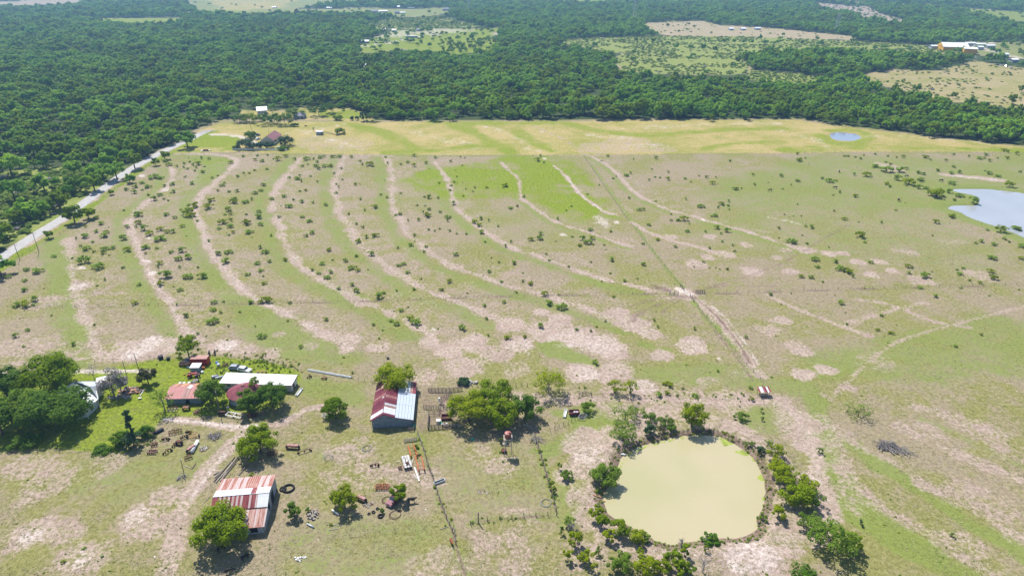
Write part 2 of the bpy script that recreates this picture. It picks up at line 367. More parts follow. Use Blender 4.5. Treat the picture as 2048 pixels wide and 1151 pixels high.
lay_poly('green', [(780,380),(1000,420),(1200,470),(1260,500),(1060,480),(900,440),(780,400)], .3, 12, 16)
for P, wd, s in TERRW:
    s_ = s
    lay_line('dirt', P, wd*.68, .84*s_, .9, warp=1.6); lay_line('pale', P, wd*.4, .25*s_, .9, warp=2.5)
    lay_line('green', P, wd*1.15, .62, .8, off=wd*1.9)     # the moist channel on the uphill side
    lay_line('dirt', P, wd*2.2, .25, .9, off=-wd*2.6, warp=1.6)
T8 = TERRW[8][0]; lay_line('pale', T8, .6, .55, .9, warp=2.8); lay_line('pale', [(1195,432),(1205,445),(1212,455)], 2.4, .45, .9, warp=2.4)
lay_line('dirt', [(1262,443),(1290,460),(1340,480),(1400,495),(1440,510)], 1.6, .8)
lay_line('dirt', [(1185,440),(1240,410),(1262,425)], 1.5, .4)
lay_poly('green', [(80,480),(130,470),(150,560),(185,660),(190,720),(130,700),(120,600),(90,540)], .8, 3, 3)
lay_poly('green', [(360,312),(450,315),(440,345),(400,370),(330,420),(310,430),(380,370),(400,335)], .75, 3, 5)
lay_poly('lush', [(380,315),(455,318),(440,350),(400,370),(415,335)], .45, 3, 4)
lay_poly('green', [(520,600),(600,640),(680,690),(760,720),(700,740),(560,720),(480,680),(470,620)], .7, 4, 5)
lay_poly('green', [(640,560),(760,600),(700,605),(620,575)], .7, 3, 3); lay_poly('green', [(730,620),(800,640),(860,680),(800,680),(740,650)], .6, 3, 3)
lay_poly('green', [(1350,470),(1560,400),(1900,430),(2048,520),(2048,600),(1900,560),(1600,500),(1450,480)], .35, 12, 20)
lay_poly('green', [(1380,380),(1480,340),(1700,310),(2048,306),(2300,320),(2300,560),(2048,470),(1860,420),(1500,440)], .55, 15, 20)
lay_poly('green', [(1600,700),(1700,690),(1850,640),(2048,620),(2300,600),(2300,800),(2048,770),(1850,760),(1750,740),(1640,760),(1590,730)], .6, 5, 10)
lay_poly('green', [(1230,720),(1300,730),(1480,720),(1530,755),(1640,760),(1640,800),(1560,790),(1430,770),(1260,760)], .6, 3, 4)
lay_poly('green', [(1070,670),(1110,675),(1150,705),(1200,730),(1180,735),(1100,715),(1075,695)], .9, 1.5, 2)
lay_poly('green', [(1280,678),(1340,700),(1330,705),(1275,690)], .8, 1, 1.5); lay_poly('green', [(1180,640),(1260,665),(1250,672),(1190,652)], .7, 1, 1.5)
lay_poly('green', [(1100,820),(1240,800),(1260,830),(1180,870),(1150,900),(1090,910),(1060,900),(1140,860)], .85, 2, 3)
lay_poly('green', [(1480,820),(1560,800),(1600,830),(1580,870),(1530,870),(1480,850)], .6, 2, 3)
lay_poly('green', [(1100,940),(1180,950),(1170,1050),(1110,1060)], .6, 2, 3); lay_poly('green', [(860,900),(1060,880),(1090,960),(1110,1020),(950,1040),(880,980)], .3, 3, 5)
lay_line('green', [(1640,800),(1636,850),(1660,920),(1685,990),(1750,1050),(1840,1100),(1950,1160)], 4.0, .95, .5)
lay_line('green', [(1700,890),(1780,940),(1880,1010),(2000,1080),(2200,1180)], 2.6, .85, .7)
lay_line('green', [(1850,840),(1960,890),(2080,950)], 1.6, .45, .7)
lay_poly('green', [(560,900),(700,880),(740,920),(640,930)], .3, 3, 3); lay_poly('green', [(560,1040),(800,1040),(900,1060),(900,1151),(560,1151)], .35, 4, 6)
lay_poly('green', [(130,930),(300,910),(360,960),(250,1010),(120,990)], .4, 4, 6); lay_poly('green', [(300,905),(420,880),(480,890),(380,950),(310,930)], .35, 4, 6)
lay_poly('green', [(600,760),(740,760),(730,820),(600,800)], .6, 3, 4)
for l in ([(1645,840),(1700,880),(1790,930),(1900,1000),(2048,1075),(2200,1150)], [(1800,850),(1900,900),(2048,960),(2200,1040)], [(1660,870),(1700,960),(1780,1020),(1900,1090),(2000,1151)], [(1820,810),(1980,860),(2100,900)]):
    lay_line('dirt', l, 2.2, .5, .9, warp=1.8); lay_line('pale', l, .7, .15, .8, warp=2)
# bare places
for (cx, cy, r, s) in [(1553,515,12,.7),(1612,500,18,.9),(1660,508,16,.9),(1687,506,14,.9),(1715,523,16,.9),(1760,523,16,.9),(1783,540,14,.9),(1745,550,16,.9),(1580,543,16,.9),(1340,473,16,.7),(1420,473,14,.8),(1490,490,14,.7),(1415,515,15,.8),(1450,508,20,.8),(1392,528,22,.8),(1500,543,22,.9),(1570,500,14,.5),
    (1020,648,30,.9),(1080,625,18,.9),(1118,640,26,.9),(1035,690,34,.9),(1095,660,40,.95),(1150,675,44,1),(1205,690,48,1),(1225,705,30,1),(1235,625,24,.9),(1265,645,36,.9),(1300,665,28,.9),(1385,690,32,.95),(1322,708,26,.9),(1160,745,34,.9),(1210,755,22,.8),(1235,738,34,.8),(1290,775,34,.9),(860,682,28,.8),(895,700,30,.9),(945,685,36,.9),(985,710,36,.8),(755,695,24,.8),(700,675,26,.8),(925,735,40,.7),(850,750,30,.6),
    (625,655,24,.5),(545,705,20,.6),(560,668,14,.5),(1562,640,20,.8),(1540,660,24,.6),(1600,702,22,.9),(1655,740,22,.9),(1608,748,26,.9),(1590,690,22,.6),(1701,776,11,1),(1750,720,40,.3),(1900,480,30,.3),(1820,505,20,.5),(1845,560,30,.6),(1960,552,30,.6),(1790,500,12,.5),
    (1330,578,14,.8),(1335,585,50,.4),(1375,588,26,.8),(100,600,40,.5),(60,690,60,.5),(120,700,50,.4),(170,570,20,.7),(270,700,50,.9),(320,692,40,.9),(450,693,36,.9),(480,700,30,.6),(210,710,26,.6),(240,690,16,.6),
    (1440,640,20,.5),(1480,740,30,.3),(1030,740,30,.5),(1140,790,30,.5),(1060,800,26,.6),(1420,765,26,.4),(1540,800,30,.5),(1650,790,10,.6),
    (90,960,60,.5),(50,930,50,.5),(60,1070,50,.7),(130,1065,40,.5),(210,930,40,.4),(160,1120,50,.6),(300,1050,60,.6),(270,1030,30,.6),(330,1000,40,.5),(200,1090,30,.3),(700,905,50,.5),(740,950,50,.45),(660,960,40,.4),(860,960,40,.5),(800,960,40,.4),(1000,930,40,.5),(960,910,30,.4),(1030,1040,40,.3),(1170,920,40,.9),(1150,890,40,.8),(1130,950,30,.6),(1000,1100,80,.4),(880,1130,60,.4),(1180,1110,50,.5),
    (1500,1110,70,.9),(1560,1080,40,.8),(1620,1060,40,.7),(1620,960,30,.9),(1640,1000,24,.8),(1600,860,40,.6),(1580,830,36,.6),(1610,890,28,.8),(1190,880,40,.7),(1700,1000,40,.4),(1400,850,24,.6),(1300,840,40,.8),(1240,800,60,.5),(1350,800,60,.5),(1460,800,50,.6),(1860,860,30,.4),(1960,1000,60,.4),(2000,880,60,.35),(1930,1090,40,.5),(620,690,20,.4)]:
    lay_spot('dirt', cx, cy, r, s)
for (cx, cy, r, s) in [(303,687,30,.6),(270,706,24,.6),(455,690,26,.5),(1150,680,50,.35),(1210,690,40,.35),(1040,695,30,.3),(1385,690,24,.3),(1170,750,30,.4),(1500,1115,50,.5),(1180,910,30,.35),(1290,772,26,.4),(65,1075,24,.5),(270,1035,30,.4),(160,1115,24,.5),(1620,960,20,.4),(1245,1000,4,.3),(163,535,7,1.1),(300,476,7,1),(294,522,6,1),(305,545,8,1),(318,566,9,1),(283,352,8,1),(332,379,7,1),(155,572,16,.5),(864,659,6,1.2),(1127,469,7,1),(1404,439,4,1.3),(1440,716,5,.9),(1233,445,6,1),(592,514,6,.6),(1088,318,5,1)]:
    lay_spot('pale', cx, cy, r, s)
lay_spot('pale', 1366, 581, 10, 1.6, .2, .25); lay_spot('pale', 1380, 587, 7, 1.4, .2, .3); lay_spot('pale', 1357, 577, 7, 1.4, .2, .3)
# cattle tracks and wheel tracks
for l, wd, s, nm in [([(1385,582),(1450,566),(1530,540),(1590,512),(1660,470),(1700,448)], .8, .5, 'dark'), ([(1385,584),(1460,572),(1560,572),(1700,566),(1850,562)], .7, .4, 'dark'), ([(1370,590),(1330,604),(1290,620),(1255,645)], 1.5, .5, 'dark'), ([(1372,592),(1340,612),(1300,640)], .8, .5, 'dark'), ([(1350,588),(1310,596),(1240,620)], .9, .5, 'dark'), ([(1335,580),(1310,573)], 2.2, .8, 'dark'),
    ([(1385,590),(1430,630),(1470,680),(1500,722),(1525,752)], 1.9, .75, 'dirt'), ([(1388,592),(1434,632),(1474,682),(1500,725)], .5, .8, 'dark'), ([(1396,594),(1446,630),(1490,684),(1520,735)], .5, .5, 'pale'),
    ([(1395,612),(1430,660),(1470,710),(1505,760)], .5, .6, 'dark'),
    ([(2150,590),(2048,612),(1940,640),(1850,665),(1780,690),(1720,740),(1660,800)], 1.1, .5, 'dirt'), ([(1535,590),(1600,620),(1680,650),(1740,672)], 1.4, .7, 'dirt'), ([(1720,600),(1780,608),(1860,640),(1940,655)], 1.4, .6, 'dirt'), ([(1700,645),(1770,625),(1850,605)], 1.4, .6, 'dirt'),
    ([(1000,778),(1080,800),(1240,795),(1400,800),(1520,800),(1580,820),(1640,850)], 2.2, .7, 'dirt'),
    ([(325,838),(360,838),(400,845),(470,855),(530,852),(580,835),(620,818),(650,812)], 1.5, 1.1, 'dirt'), ([(330,838),(400,844),(470,852),(520,850)], .7, .9, 'pale'),
    ([(490,862),(450,900),(410,950),(375,1000),(350,1060),(335,1160)], 2.2, .8, 'dirt'), ([(455,900),(415,950),(380,1000)], .6, .5, 'pale'),
    ([(0,728),(80,725),(160,718),(240,706)], 1.2, .8, 'dirt'), ([(1560,800),(1600,840),(1625,890),(1640,960),(1655,1030)], 2.6, .9, 'dirt'), ([(1200,905),(1160,930),(1130,955)], 2.6, .8, 'dirt'),
    ([(1210,860),(1195,920),(1190,980),(1195,1050),(1240,1090)], 2.2, .7, 'dirt'), ([(0,612),(250,613),(500,608),(750,602),(1000,593),(1240,588),(1345,586)], .35, .8, 'dark'), ([(1395,589),(1700,579),(1900,573),(2150,568)], .3, .8, 'dark'), ([(1167,310),(1245,425),(1330,535),(1368,575)], .3, .5, 'dark'), ([(1180,325),(1262,440),(1335,540),(1372,578)], 1.0, .7, 'green'), ([(1388,600),(1420,640),(1445,665),(1470,690)], 1.8, .8, 'green'),
    ([(340,306),(470,306),(700,310),(1000,311),(1300,310),(1536,307),(1800,304),(2160,310)], .6, .6, 'green'), ([(470,308),(700,311),(1000,312),(1200,311)], .8, .5, 'dirt'),
    ([(185,583),(300,588),(480,587)], 1.0, .4, 'dirt'), ([(640,560),(720,562)], .8, .5, 'dirt'), ([(1585,434),(1690,448)], .1, .1, 'dirt')]:
    lay_line(nm, l, wd, s, .6, warp=.8)
lay_line('pale', [(1536,434),(1580,442),(1600,448)], 1.0, .5)
lay_line('dirt', [(1900,350),(1960,355),(2010,362)], 4, 1, .6); lay_line('pale', [(1900,352),(1990,360)], 1.8, .5); lay_poly('dirt', [(1750,325),(1790,330),(1810,345),(1770,345)], .6, 2, 4)
for l in ([(836,868),(848,900),(857,932),(868,962),(880,1000),(893,1036),(905,1062),(912,1090),(930,1150)], [(1070,876),(1080,905),(1090,940),(1102,980),(1112,1022)], [(941,1048),(975,1041),(1024,1037),(1072,1032),(1113,1030)]):
    lay_line('dark', l, .4, .8, .6, warp=.8); lay_line('green', l, 1.4, .6, .8)
# pond rims
def rim(P, name, a, b, s):
    x0, y0 = P.min(0)-30; x1, y1 = P.max(0)+30
    m = np.where((X > x0) & (X < x1) & (Y > y0) & (Y < y1))[0]
    d = sdist(X[m], Y[m], P)+(fnoise(X[m], Y[m], 3, 51, 2)-.5)*1.6
    k = np.where((d > a) & (d < b), s, 0.0); k = s*smooth(a-.5, a+.4, d)*(1-smooth(b-.3, b+.3, d))
    LAY[name][m] = np.maximum(LAY[name][m], k)
rim(POND, 'dark', -2.0, 3, 1.0); rim(POND, 'dirt', -9, -1.2, .55)
rim(LAKE, 'green', -9, 3, 1.0); rim(LAKE, 'dark', -1.2, 3, .35); rim(TANK, 'green', -6, 3, .9)
lay_line('green', [(1800,408),(1850,413),(1900,418),(1930,428)], 3, 1.0)
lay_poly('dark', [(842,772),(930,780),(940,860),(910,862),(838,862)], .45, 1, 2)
lay_poly('dirt', [(880,800),(910,798),(915,830),(885,850)], .8, 1, 1)

mm = (Y > 230) & (Y < 480); LAY['lush'][mm] *= 1-.85*np.clip(LAY['dirt'][mm]*1.2, 0, 1)
LAY['lush'][mm] *= .6+.65*smooth(.35, .6, fnoise(X[mm], Y[mm], 16, 71, 3))
V = np.stack([X, Y, GZ.ravel()], 1)
ii = (np.arange(nr-1)[:, None]*nc+np.arange(nc-1)[None, :]).ravel()
Fq = np.stack([ii, ii+nc, ii+nc+1, ii+1], 1)
def ground_material():
    m, nt, b = newmat('pasture'); N = nt.nodes; L = nt.links
    geo = N.new('ShaderNodeNewGeometry')
    def noise(scale, det=6, rough=.6, dist=0, vec=None):
        n = N.new('ShaderNodeTexNoise'); n.inputs['Scale'].default_value = scale; n.inputs['Detail'].default_value = det
        n.inputs['Roughness'].default_value = rough; n.inputs['Distortion'].default_value = dist
        L.new(vec or geo.outputs['Position'], n.inputs['Vector']); return n.outputs[0]
    def math_(op, a, b_=None, c=None, clamp=False):
        n = N.new('ShaderNodeMath'); n.operation = op; n.use_clamp = clamp
        for i, v in enumerate((a, b_, c)):
            if v is None: continue
            if isinstance(v, (int, float)): n.inputs[i].default_value = v
            else: L.new(v, n.inputs[i])
        return n.outputs[0]
    def ss(v, lo, hi):
        n = N.new('ShaderNodeMapRange'); n.interpolation_type = 'SMOOTHSTEP'
        n.inputs[1].default_value = lo; n.inputs[2].default_value = hi; L.new(v, n.inputs[0]); return n.outputs[0]
    def mix(f, a, b_):
        n = N.new('ShaderNodeMix'); n.data_type = 'RGBA'
        if isinstance(f, float): n.inputs[0].default_value = f
        else: L.new(f, n.inputs[0])
        for i, v in ((6, a), (7, b_)):
            if isinstance(v, tuple): n.inputs[i].default_value = (*v, 1)
            else: L.new(v, n.inputs[i])
        return n.outputs[2]
    nA = noise(.03, 5, .6, .4); nB = noise(.16, 7, .68, .3); nC = noise(.9, 6, .75); nD = noise(4.5, 4, .8)
    A = N.new('ShaderNodeAttribute'); A.attribute_name = 'cover_a'; B = N.new('ShaderNodeAttribute'); B.attribute_name = 'cover_b'
    sa = N.new('ShaderNodeSeparateColor'); L.new(A.outputs['Color'], sa.inputs[0]); sb = N.new('ShaderNodeSeparateColor'); L.new(B.outputs['Color'], sb.inputs[0])
    dirt, lush, dark, straw = sa.outputs[0], sa.outputs[1], sa.outputs[2], A.outputs['Alpha']
    forest, pale, green, scrub = sb.outputs[0], sb.outputs[1], sb.outputs[2], B.outputs['Alpha']
    rag = math_('ADD', math_('MULTIPLY', nB, .55), math_('MULTIPLY', nC, .45))       # ragged edge noise
    rag2 = math_('ADD', math_('MULTIPLY', nC, .6), math_('MULTIPLY', nD, .4))
    def edge(mask, amt=1.0, lo=.1, hi=.85, r=rag):
        return ss(math_('ADD', mask, math_('MULTIPLY', math_('MULTIPLY', math_('SUBTRACT', r, .5), amt*3.6), ss(mask, .0, .35))), lo, hi)
    t = math_('ADD', math_('MULTIPLY', nA, .45), math_('MULTIPLY', rag, .55))
    base = mix(ss(t, .435, .55), GRASS, DRY)
    base = mix(math_('MULTIPLY', ss(nC, .35, .7), .4), base, DRY2)
    base = mix(math_('MULTIPLY', edge(green, 1.1), .8), base, mix(ss(rag2, .35, .65), GREEN, GREEN2))
    base = mix(edge(straw, .35, .05, .6), base, mix(ss(t, .38, .6), STRAW_G, STRAW))
    base = mix(math_('MULTIPLY', edge(dirt, 1.1), math_('MULTIPLY_ADD', rag2, .9, .45, True)), base, mix(ss(nB, .35, .65), DIRT, DIRT2))
    base = mix(math_('MULTIPLY', edge(lush, 1.0), .9), base, mix(ss(rag2, .35, .65), LUSH2, LUSH))
    base = mix(math_('MULTIPLY', edge(pale, 1.0), .8), base, PALE)
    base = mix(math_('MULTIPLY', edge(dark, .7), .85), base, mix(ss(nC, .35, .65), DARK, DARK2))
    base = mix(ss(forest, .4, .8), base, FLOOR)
    base = mix(ss(scrub, .2, .7), base, mix(ss(rag, .4, .6), SCRUBC, SCRUBC2))
    # fine grain: tufts and stalks, little stones, droppings
    g1 = math_('MULTIPLY_ADD', math_('SUBTRACT', nD, .5), 1.7, 1.0); g2 = math_('MULTIPLY_ADD', math_('SUBTRACT', nC, .5), 2.0, 1.0)
    vm = N.new('ShaderNodeVectorMath'); vm.operation = 'SCALE'; L.new(base, vm.inputs[0]); L.new(math_('MULTIPLY', g1, g2), vm.inputs[3])
    col = vm.outputs[0]
    v = N.new('ShaderNodeTexVoronoi'); v.inputs['Scale'].default_value = .34; L.new(geo.outputs['Position'], v.inputs['Vector'])
    vs = N.new('ShaderNodeSeparateColor'); L.new(v.outputs['Color'], vs.inputs[0])
    rad = math_('MULTIPLY', vs.outputs[1], .075)
    dot = math_('LESS_THAN', v.outputs['Distance'], rad)
    wht = math_('MULTIPLY', dot, math_('GREATER_THAN', vs.outputs[0], .8)); blk = math_('MULTIPLY', dot, math_('LESS_THAN', vs.outputs[0], .25))
    col = mix(wht, col, (.55, .52, .47)); col = mix(math_('MULTIPLY', blk, .7), col, (.1, .11, .05))
    L.new(col, b.inputs['Base Color']); b.inputs['Roughness'].default_value = .95; b.inputs['Specular IOR Level'].default_value = .1
    bp = N.new('ShaderNodeBump'); bp.inputs['Strength'].default_value = .55; bp.inputs['Distance'].default_value = .35
    L.new(math_('ADD', math_('MULTIPLY', nC, .7), math_('MULTIPLY', nD, .3)), bp.inputs['Height']); L.new(bp.outputs[0], b.inputs['Normal'])
    return m
GRASS = (.200,.195,.062); DRY = (0.2637,0.2119,0.1473); DRY2 = (0.2093,0.1834,0.09002); GREEN = (.205,.25,.055); GREEN2 = (0.1302,0.1715,0.0328)
STRAW = (.370,.290,.125); STRAW_G = (.225,.225,.045); DIRT = (0.4037,0.3182,0.2755); DIRT2 = (0.3182,0.2375,0.1995); LUSH = (0.1852,0.252,0.0084); LUSH2 = (.125,.160,.008)
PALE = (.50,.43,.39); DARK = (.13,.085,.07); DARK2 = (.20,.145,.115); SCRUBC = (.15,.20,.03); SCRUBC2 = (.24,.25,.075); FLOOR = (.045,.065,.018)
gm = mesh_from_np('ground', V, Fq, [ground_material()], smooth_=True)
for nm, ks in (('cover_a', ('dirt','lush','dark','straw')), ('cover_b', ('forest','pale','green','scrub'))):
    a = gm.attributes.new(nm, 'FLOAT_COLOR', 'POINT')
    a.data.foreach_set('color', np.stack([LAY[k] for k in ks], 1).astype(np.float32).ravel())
ground = bpy.data.objects.new('ground', gm); COL.objects.link(ground); ground['kind'] = 'structure'
# ---- water
def water(name, P, z, grow, m):
    c = P.mean(0); Q = []
    n = len(P)
    for i in range(n):
        d = P[(i+1) % n]-P[i-1]; nn = np.array([d[1], -d[0]]); nn /= np.linalg.norm(nn)
        if in_poly(np.array([P[i][0]+nn[0]*.3]), np.array([P[i][1]+nn[1]*.3]), P)[0]: nn = -nn
        Q.append(P[i]+nn*grow)
    b = MB(); b.add([(x, y, z) for x, y in Q], [tuple(range(n))])
    o = b.obj(name, m); o['kind'] = 'structure'; return o
def muddy():
    m, nt, b = newmat('muddy_water'); N = nt.nodes; L = nt.links; geo = N.new('ShaderNodeNewGeometry')
    n = N.new('ShaderNodeTexNoise'); n.inputs['Scale'].default_value = .028; n.inputs['Detail'].default_value = 2; n.inputs['Distortion'].default_value = .3
    L.new(geo.outputs['Position'], n.inputs['Vector'])
    r = N.new('ShaderNodeValToRGB'); r.color_ramp.elements[0].position = .38; r.color_ramp.elements[1].position = .62
    r.color_ramp.elements[0].color = (.365,.34,.185,1); r.color_ramp.elements[1].color = (.415,.36,.225,1)
    L.new(n.outputs[0], r.inputs[0]); L.new(r.outputs[0], b.inputs['Base Color'])
    b.inputs['Roughness'].default_value = .09; b.inputs['Specular IOR Level'].default_value = .5
    n2 = N.new('ShaderNodeTexNoise'); n2.inputs['Scale'].default_value = 1.2; L.new(geo.outputs['Position'], n2.inputs['Vector'])
    bp = N.new('ShaderNodeBump'); bp.inputs['Strength'].default_value = .03; L.new(n2.outputs[0], bp.inputs['Height']); L.new(bp.outputs[0], b.inputs['Normal'])
    return m
water("pond_water", POND, POND_Z, 1.2, muddy())
bluew = mat('lake_water', (.34,.355,.385), .12, .08, .05, spec=.5)  # reflected sky is painted into this blue-grey base colour
water('lake_water', LAKE, LAKE_Z, 1.6, bluew); water('stock_pond_water', TANK, TANK_Z, 1.6, mat('tank_water', (.24,.27,.34), .1, .08, .05, spec=.5))  # the stock pond's base colour likewise carries painted sky reflection
# algae mats lying on the pond
alg = mat('algae', (.30,.36,.06), .8, .4, .8)
def algae(name, pts, seed, thr):
    P = W(crom_closed(pts, 3)); rr = np.random.RandomState(seed); b = MB(); x0, y0 = P.min(0); x1, y1 = P.max(0)
    for k in range(1400):
        x = rr.uniform(x0, x1); y = rr.uniform(y0, y1)
        if not in_poly(np.array([x]), np.array([y]), P)[0]: continue
        if fnoise(np.array([x]), np.array([y]), 2.5, seed, 2)[0] < thr: continue
        r = rr.uniform(.15, .5); a0 = rr.uniform(0, 6.28); q = [(x+r*rr.uniform(.6, 1)*math.cos(a0+a), y+r*rr.uniform(.6, 1)*math.sin(a0+a), POND_Z+.004+k*2e-6) for a in (0,1.2,2.5,3.8,5)]
        b.add(q, [(0,1,2,3,4)])
    o = b.obj(name, alg); o['kind'] = 'stuff'
algae('algae_mat', [(1440,873),(1470,880),(1505,905),(1510,920),(1480,905),(1455,895)], 3, .42)
algae('algae_mat', [(1495,940),(1515,938),(1530,965),(1528,1000),(1515,965)], 5, .55)
algae('algae_mat', [(1236,945),(1232,925),(1250,905),(1300,883),(1370,868),(1420,866),(1418,872),(1370,876),(1320,886),(1262,905),(1244,925)], 7, .45)
# ---- road
rm, nt_, b_ = newmat('asphalt'); N = nt_.nodes; L = nt_.links
ge = N.new('ShaderNodeNewGeometry'); n_ = N.new('ShaderNodeTexNoise'); n_.inputs['Scale'].default_value = .5; n_.inputs['Detail'].default_value = 8
L.new(ge.outputs['Position'], n_.inputs['Vector']); r_ = N.new('ShaderNodeValToRGB')
r_.color_ramp.elements[0].position = .3; r_.color_ramp.elements[1].position = .7
r_.color_ramp.elements[0].color = (.30,.29,.285,1); r_.color_ramp.elements[1].color = (.40,.385,.375,1)
L.new(n_.outputs[0], r_.inputs[0]); L.new(r_.outputs[0], b_.inputs['Base Color']); b_.inputs['Roughness'].default_value = .9
def ribbon(name, P, wd, z, m, kind='structure', cut=None):
    d = np.gradient(P, axis=0); nn = np.stack([d[:, 1], -d[:, 0]], 1); nn /= np.linalg.norm(nn, axis=1)[:, None]
    b = MB(); n = len(P); vs = []; zz = hgt(P[:, 0], P[:, 1])
    for i in range(n):
        for s in (-1, -.5, 0, .5, 1): vs.append((P[i][0]+nn[i][0]*wd*s, P[i][1]+nn[i][1]*wd*s, zz[i]+z-(.1 if abs(s) == 1 else 0)))
    fs = [(i*5+j, i*5+j+1, i*5+j+6, i*5+j+5) for i in range(n-1) for j in range(4)]
    b.add(vs, fs); o = b.obj(name, m); o['kind'] = kind; return o
RD = W(crom(ROADPX, 12))
ribbon('road', RD, 3.1, .12, rm)
# worn centre line dashes are part of the road's paint
pm = mat('road_paint', (.45,.42,.3), .8)
b = MB()
for i in range(2, len(RD)-3, 3):
    p = RD[i]; q = RD[i+1]; d = (q-p)/np.linalg.norm(q-p)*3; nrm = np.array([-d[1], d[0]])/3*.07; z = groundz(*p)+.135
    b.add([(*(p+nrm), z), (*(p-nrm), z), (*(p+d-nrm), z), (*(p+d+nrm), z)], [(0,1,2,3)])
o = b.obj('road_markings', pm); o['kind'] = 'structure'
# ================================================================= VEGETATION
def crown_np(seed, R, Hc, nblob, nleaf, ls, zc, flat=.8, core=True, spread=.72, ragged=.30, top=None, corek=.48):
    """leaf-sized faces over overlapping clumps; returns verts, quads, tint"""
    r = np.random.RandomState(seed); C = []; rad = []
    nblob = int(nblob*2.2)
    for k in range(nblob):
        a = r.uniform(0, 2*math.pi)+k*2.4; q = math.sqrt((k+.5)/nblob)*spread*r.uniform(.85, 1.1)
        rr_ = R*r.uniform(.14, .30)*(1-.2*q)
        ztop = zc+Hc*.5*(1-.75*q*q)-rr_*flat; zbot = zc-Hc*.42+rr_*.4*flat
        z = zbot+(ztop-zbot)*r.uniform(.0, 1)**.55
        C.append((q*R*math.cos(a), q*R*math.sin(a), z)); rad.append(rr_)
    C = np.array(C); rad = np.array(rad)
    P = []; Nn = []; KK = []
    pr = rad**2/np.sum(rad**2); tot = 0
    while tot < nleaf:
        n = nleaf*2; k = r.choice(nblob, n, p=pr); d = r.normal(size=(n, 3)); d[:, 2] = d[:, 2]*.9+.3; d /= np.linalg.norm(d, axis=1)[:, None]
        p = C[k]+d*np.array([1, 1, flat])*(rad[k]*(r.uniform(.8, 1.0, n)+ragged*r.uniform(0, 1, n)**2.2))[:, None]
        dd = np.sqrt((((p[:, None, :]-C[None])/np.array([1, 1, flat]))**2).sum(2))/rad[None]; dd[np.arange(n), k] = 9
        ok = dd.min(1) > .72; P.append(p[ok]); Nn.append(d[ok]); KK.append(k[ok]); tot += ok.sum()
    P = np.concatenate(P)[:nleaf]; Nn = np.concatenate(Nn)[:nleaf]; KK = np.concatenate(KK)[:nleaf]
    Nn = Nn+np.array([0, 0, .8])+r.normal(size=Nn.shape)*.38; Nn /= np.linalg.norm(Nn, axis=1)[:, None]
    T = np.cross(Nn, r.normal(size=Nn.shape)); T /= np.linalg.norm(T, axis=1)[:, None]; Bt = np.cross(Nn, T)
    s = ls*r.uniform(.5, 1.25, nleaf)[:, None]; s2 = s*r.uniform(.45, .9, nleaf)[:, None]
    V = np.stack([P-T*s, P-Bt*s2, P+T*s, P+Bt*s2], 1).reshape(-1, 3)
    Fq = np.arange(nleaf*4).reshape(-1, 4); tint = np.clip(r.normal(.5, .34, nleaf)+r.normal(0, .2, nblob)[KK], 0, 1)
    if core:
        base = bm_ico(); nv = len(base[0])
        for c, ra in zip(C, rad):
            o = len(V); v = base[0]*np.array([1, 1, flat])*ra*corek*(1+r.normal(0, .1, nv))[:, None]+c
            V = np.concatenate([V, v]); Fq = np.concatenate([Fq, base[1]+o]); tint = np.concatenate([tint, np.full(len(base[1]), .35)])
    return V, Fq, tint, C, rad
_ico = None
def bm_ico():
    global _ico
    if _ico is None:      # a cube-sphere: quads only
        vs = []; fs = []; n = 3
        for ax in range(3):
            for sg in (-1, 1):
                o = len(vs)
                for i in range(n+1):
                    for j in range(n+1):
                        p = [0, 0, 0]; p[ax] = sg; p[(ax+1) % 3] = (i/n*2-1)*(sg); p[(ax+2) % 3] = j/n*2-1
                        l = math.sqrt(sum(q*q for q in p)); vs.append([q/l for q in p])
                fs += [(o+i*(n+1)+j, o+(i+1)*(n+1)+j, o+(i+1)*(n+1)+j+1, o+i*(n+1)+j+1) for i in range(n) for j in range(n)]
        _ico = (np.array(vs), np.array(fs))
    return _ico
def set_tint(me, t):
    a = me.attributes.new('tint', 'FLOAT', 'FACE'); a.data.foreach_set('value', t.astype(np.float32))
BARK = mat('bark', (.12,.095,.075), .9, .4, 3); BARKG = mat('grey_bark', (.30,.275,.27), .9, .4, 3)
LM = {
 'oak': leafmat('oak_leaves', (.095,.25,.02), (.30,.48,.035), .44),
 'mid': leafmat('green_leaves', (.11,.20,.006), (.27,.36,.01), .48),
 'bright': leafmat('bright_leaves', (.17,.245,.005), (.35,.42,.012), .52),
 'mesq': leafmat('mesquite_leaves', (.10,.20,.018), (.22,.33,.04), .52),
 'scrub': leafmat('scrub_leaves', (.17,.27,.04), (.31,.42,.08), .58),
 'cedar': leafmat('cedar_leaves', (.04,.085,.035), (.08,.14,.055)),
 'dark': leafmat('live_oak_leaves', (.055,.13,.015), (.15,.25,.025), .42),
 'fbright': leafmat('young_oak_leaves', (.12,.23,.015), (.28,.43,.03), .5),
 'dead': leafmat('dead_twigs', (.19,.175,.165), (.33,.31,.295), .1),
 'shrub': leafmat('shrub_leaves', (.24,.37,.05), (.40,.52,.10), .60),
 'olive': leafmat('olive_leaves', (.05,.06,.02), (.10,.10,.04)),
 'vine': leafmat('vine_leaves', (.05,.13,.01), (.13,.24,.02)),
}
def crown_mesh(name, seed, R, Hc, nblob, nleaf, ls, zc, m, **k):
    V, Fq, t, C, rad = crown_np(seed, R, Hc, nblob, nleaf, ls, zc, **k)
    me = mesh_from_np(name, V, Fq, [m]); set_tint(me, t); return me, C, rad
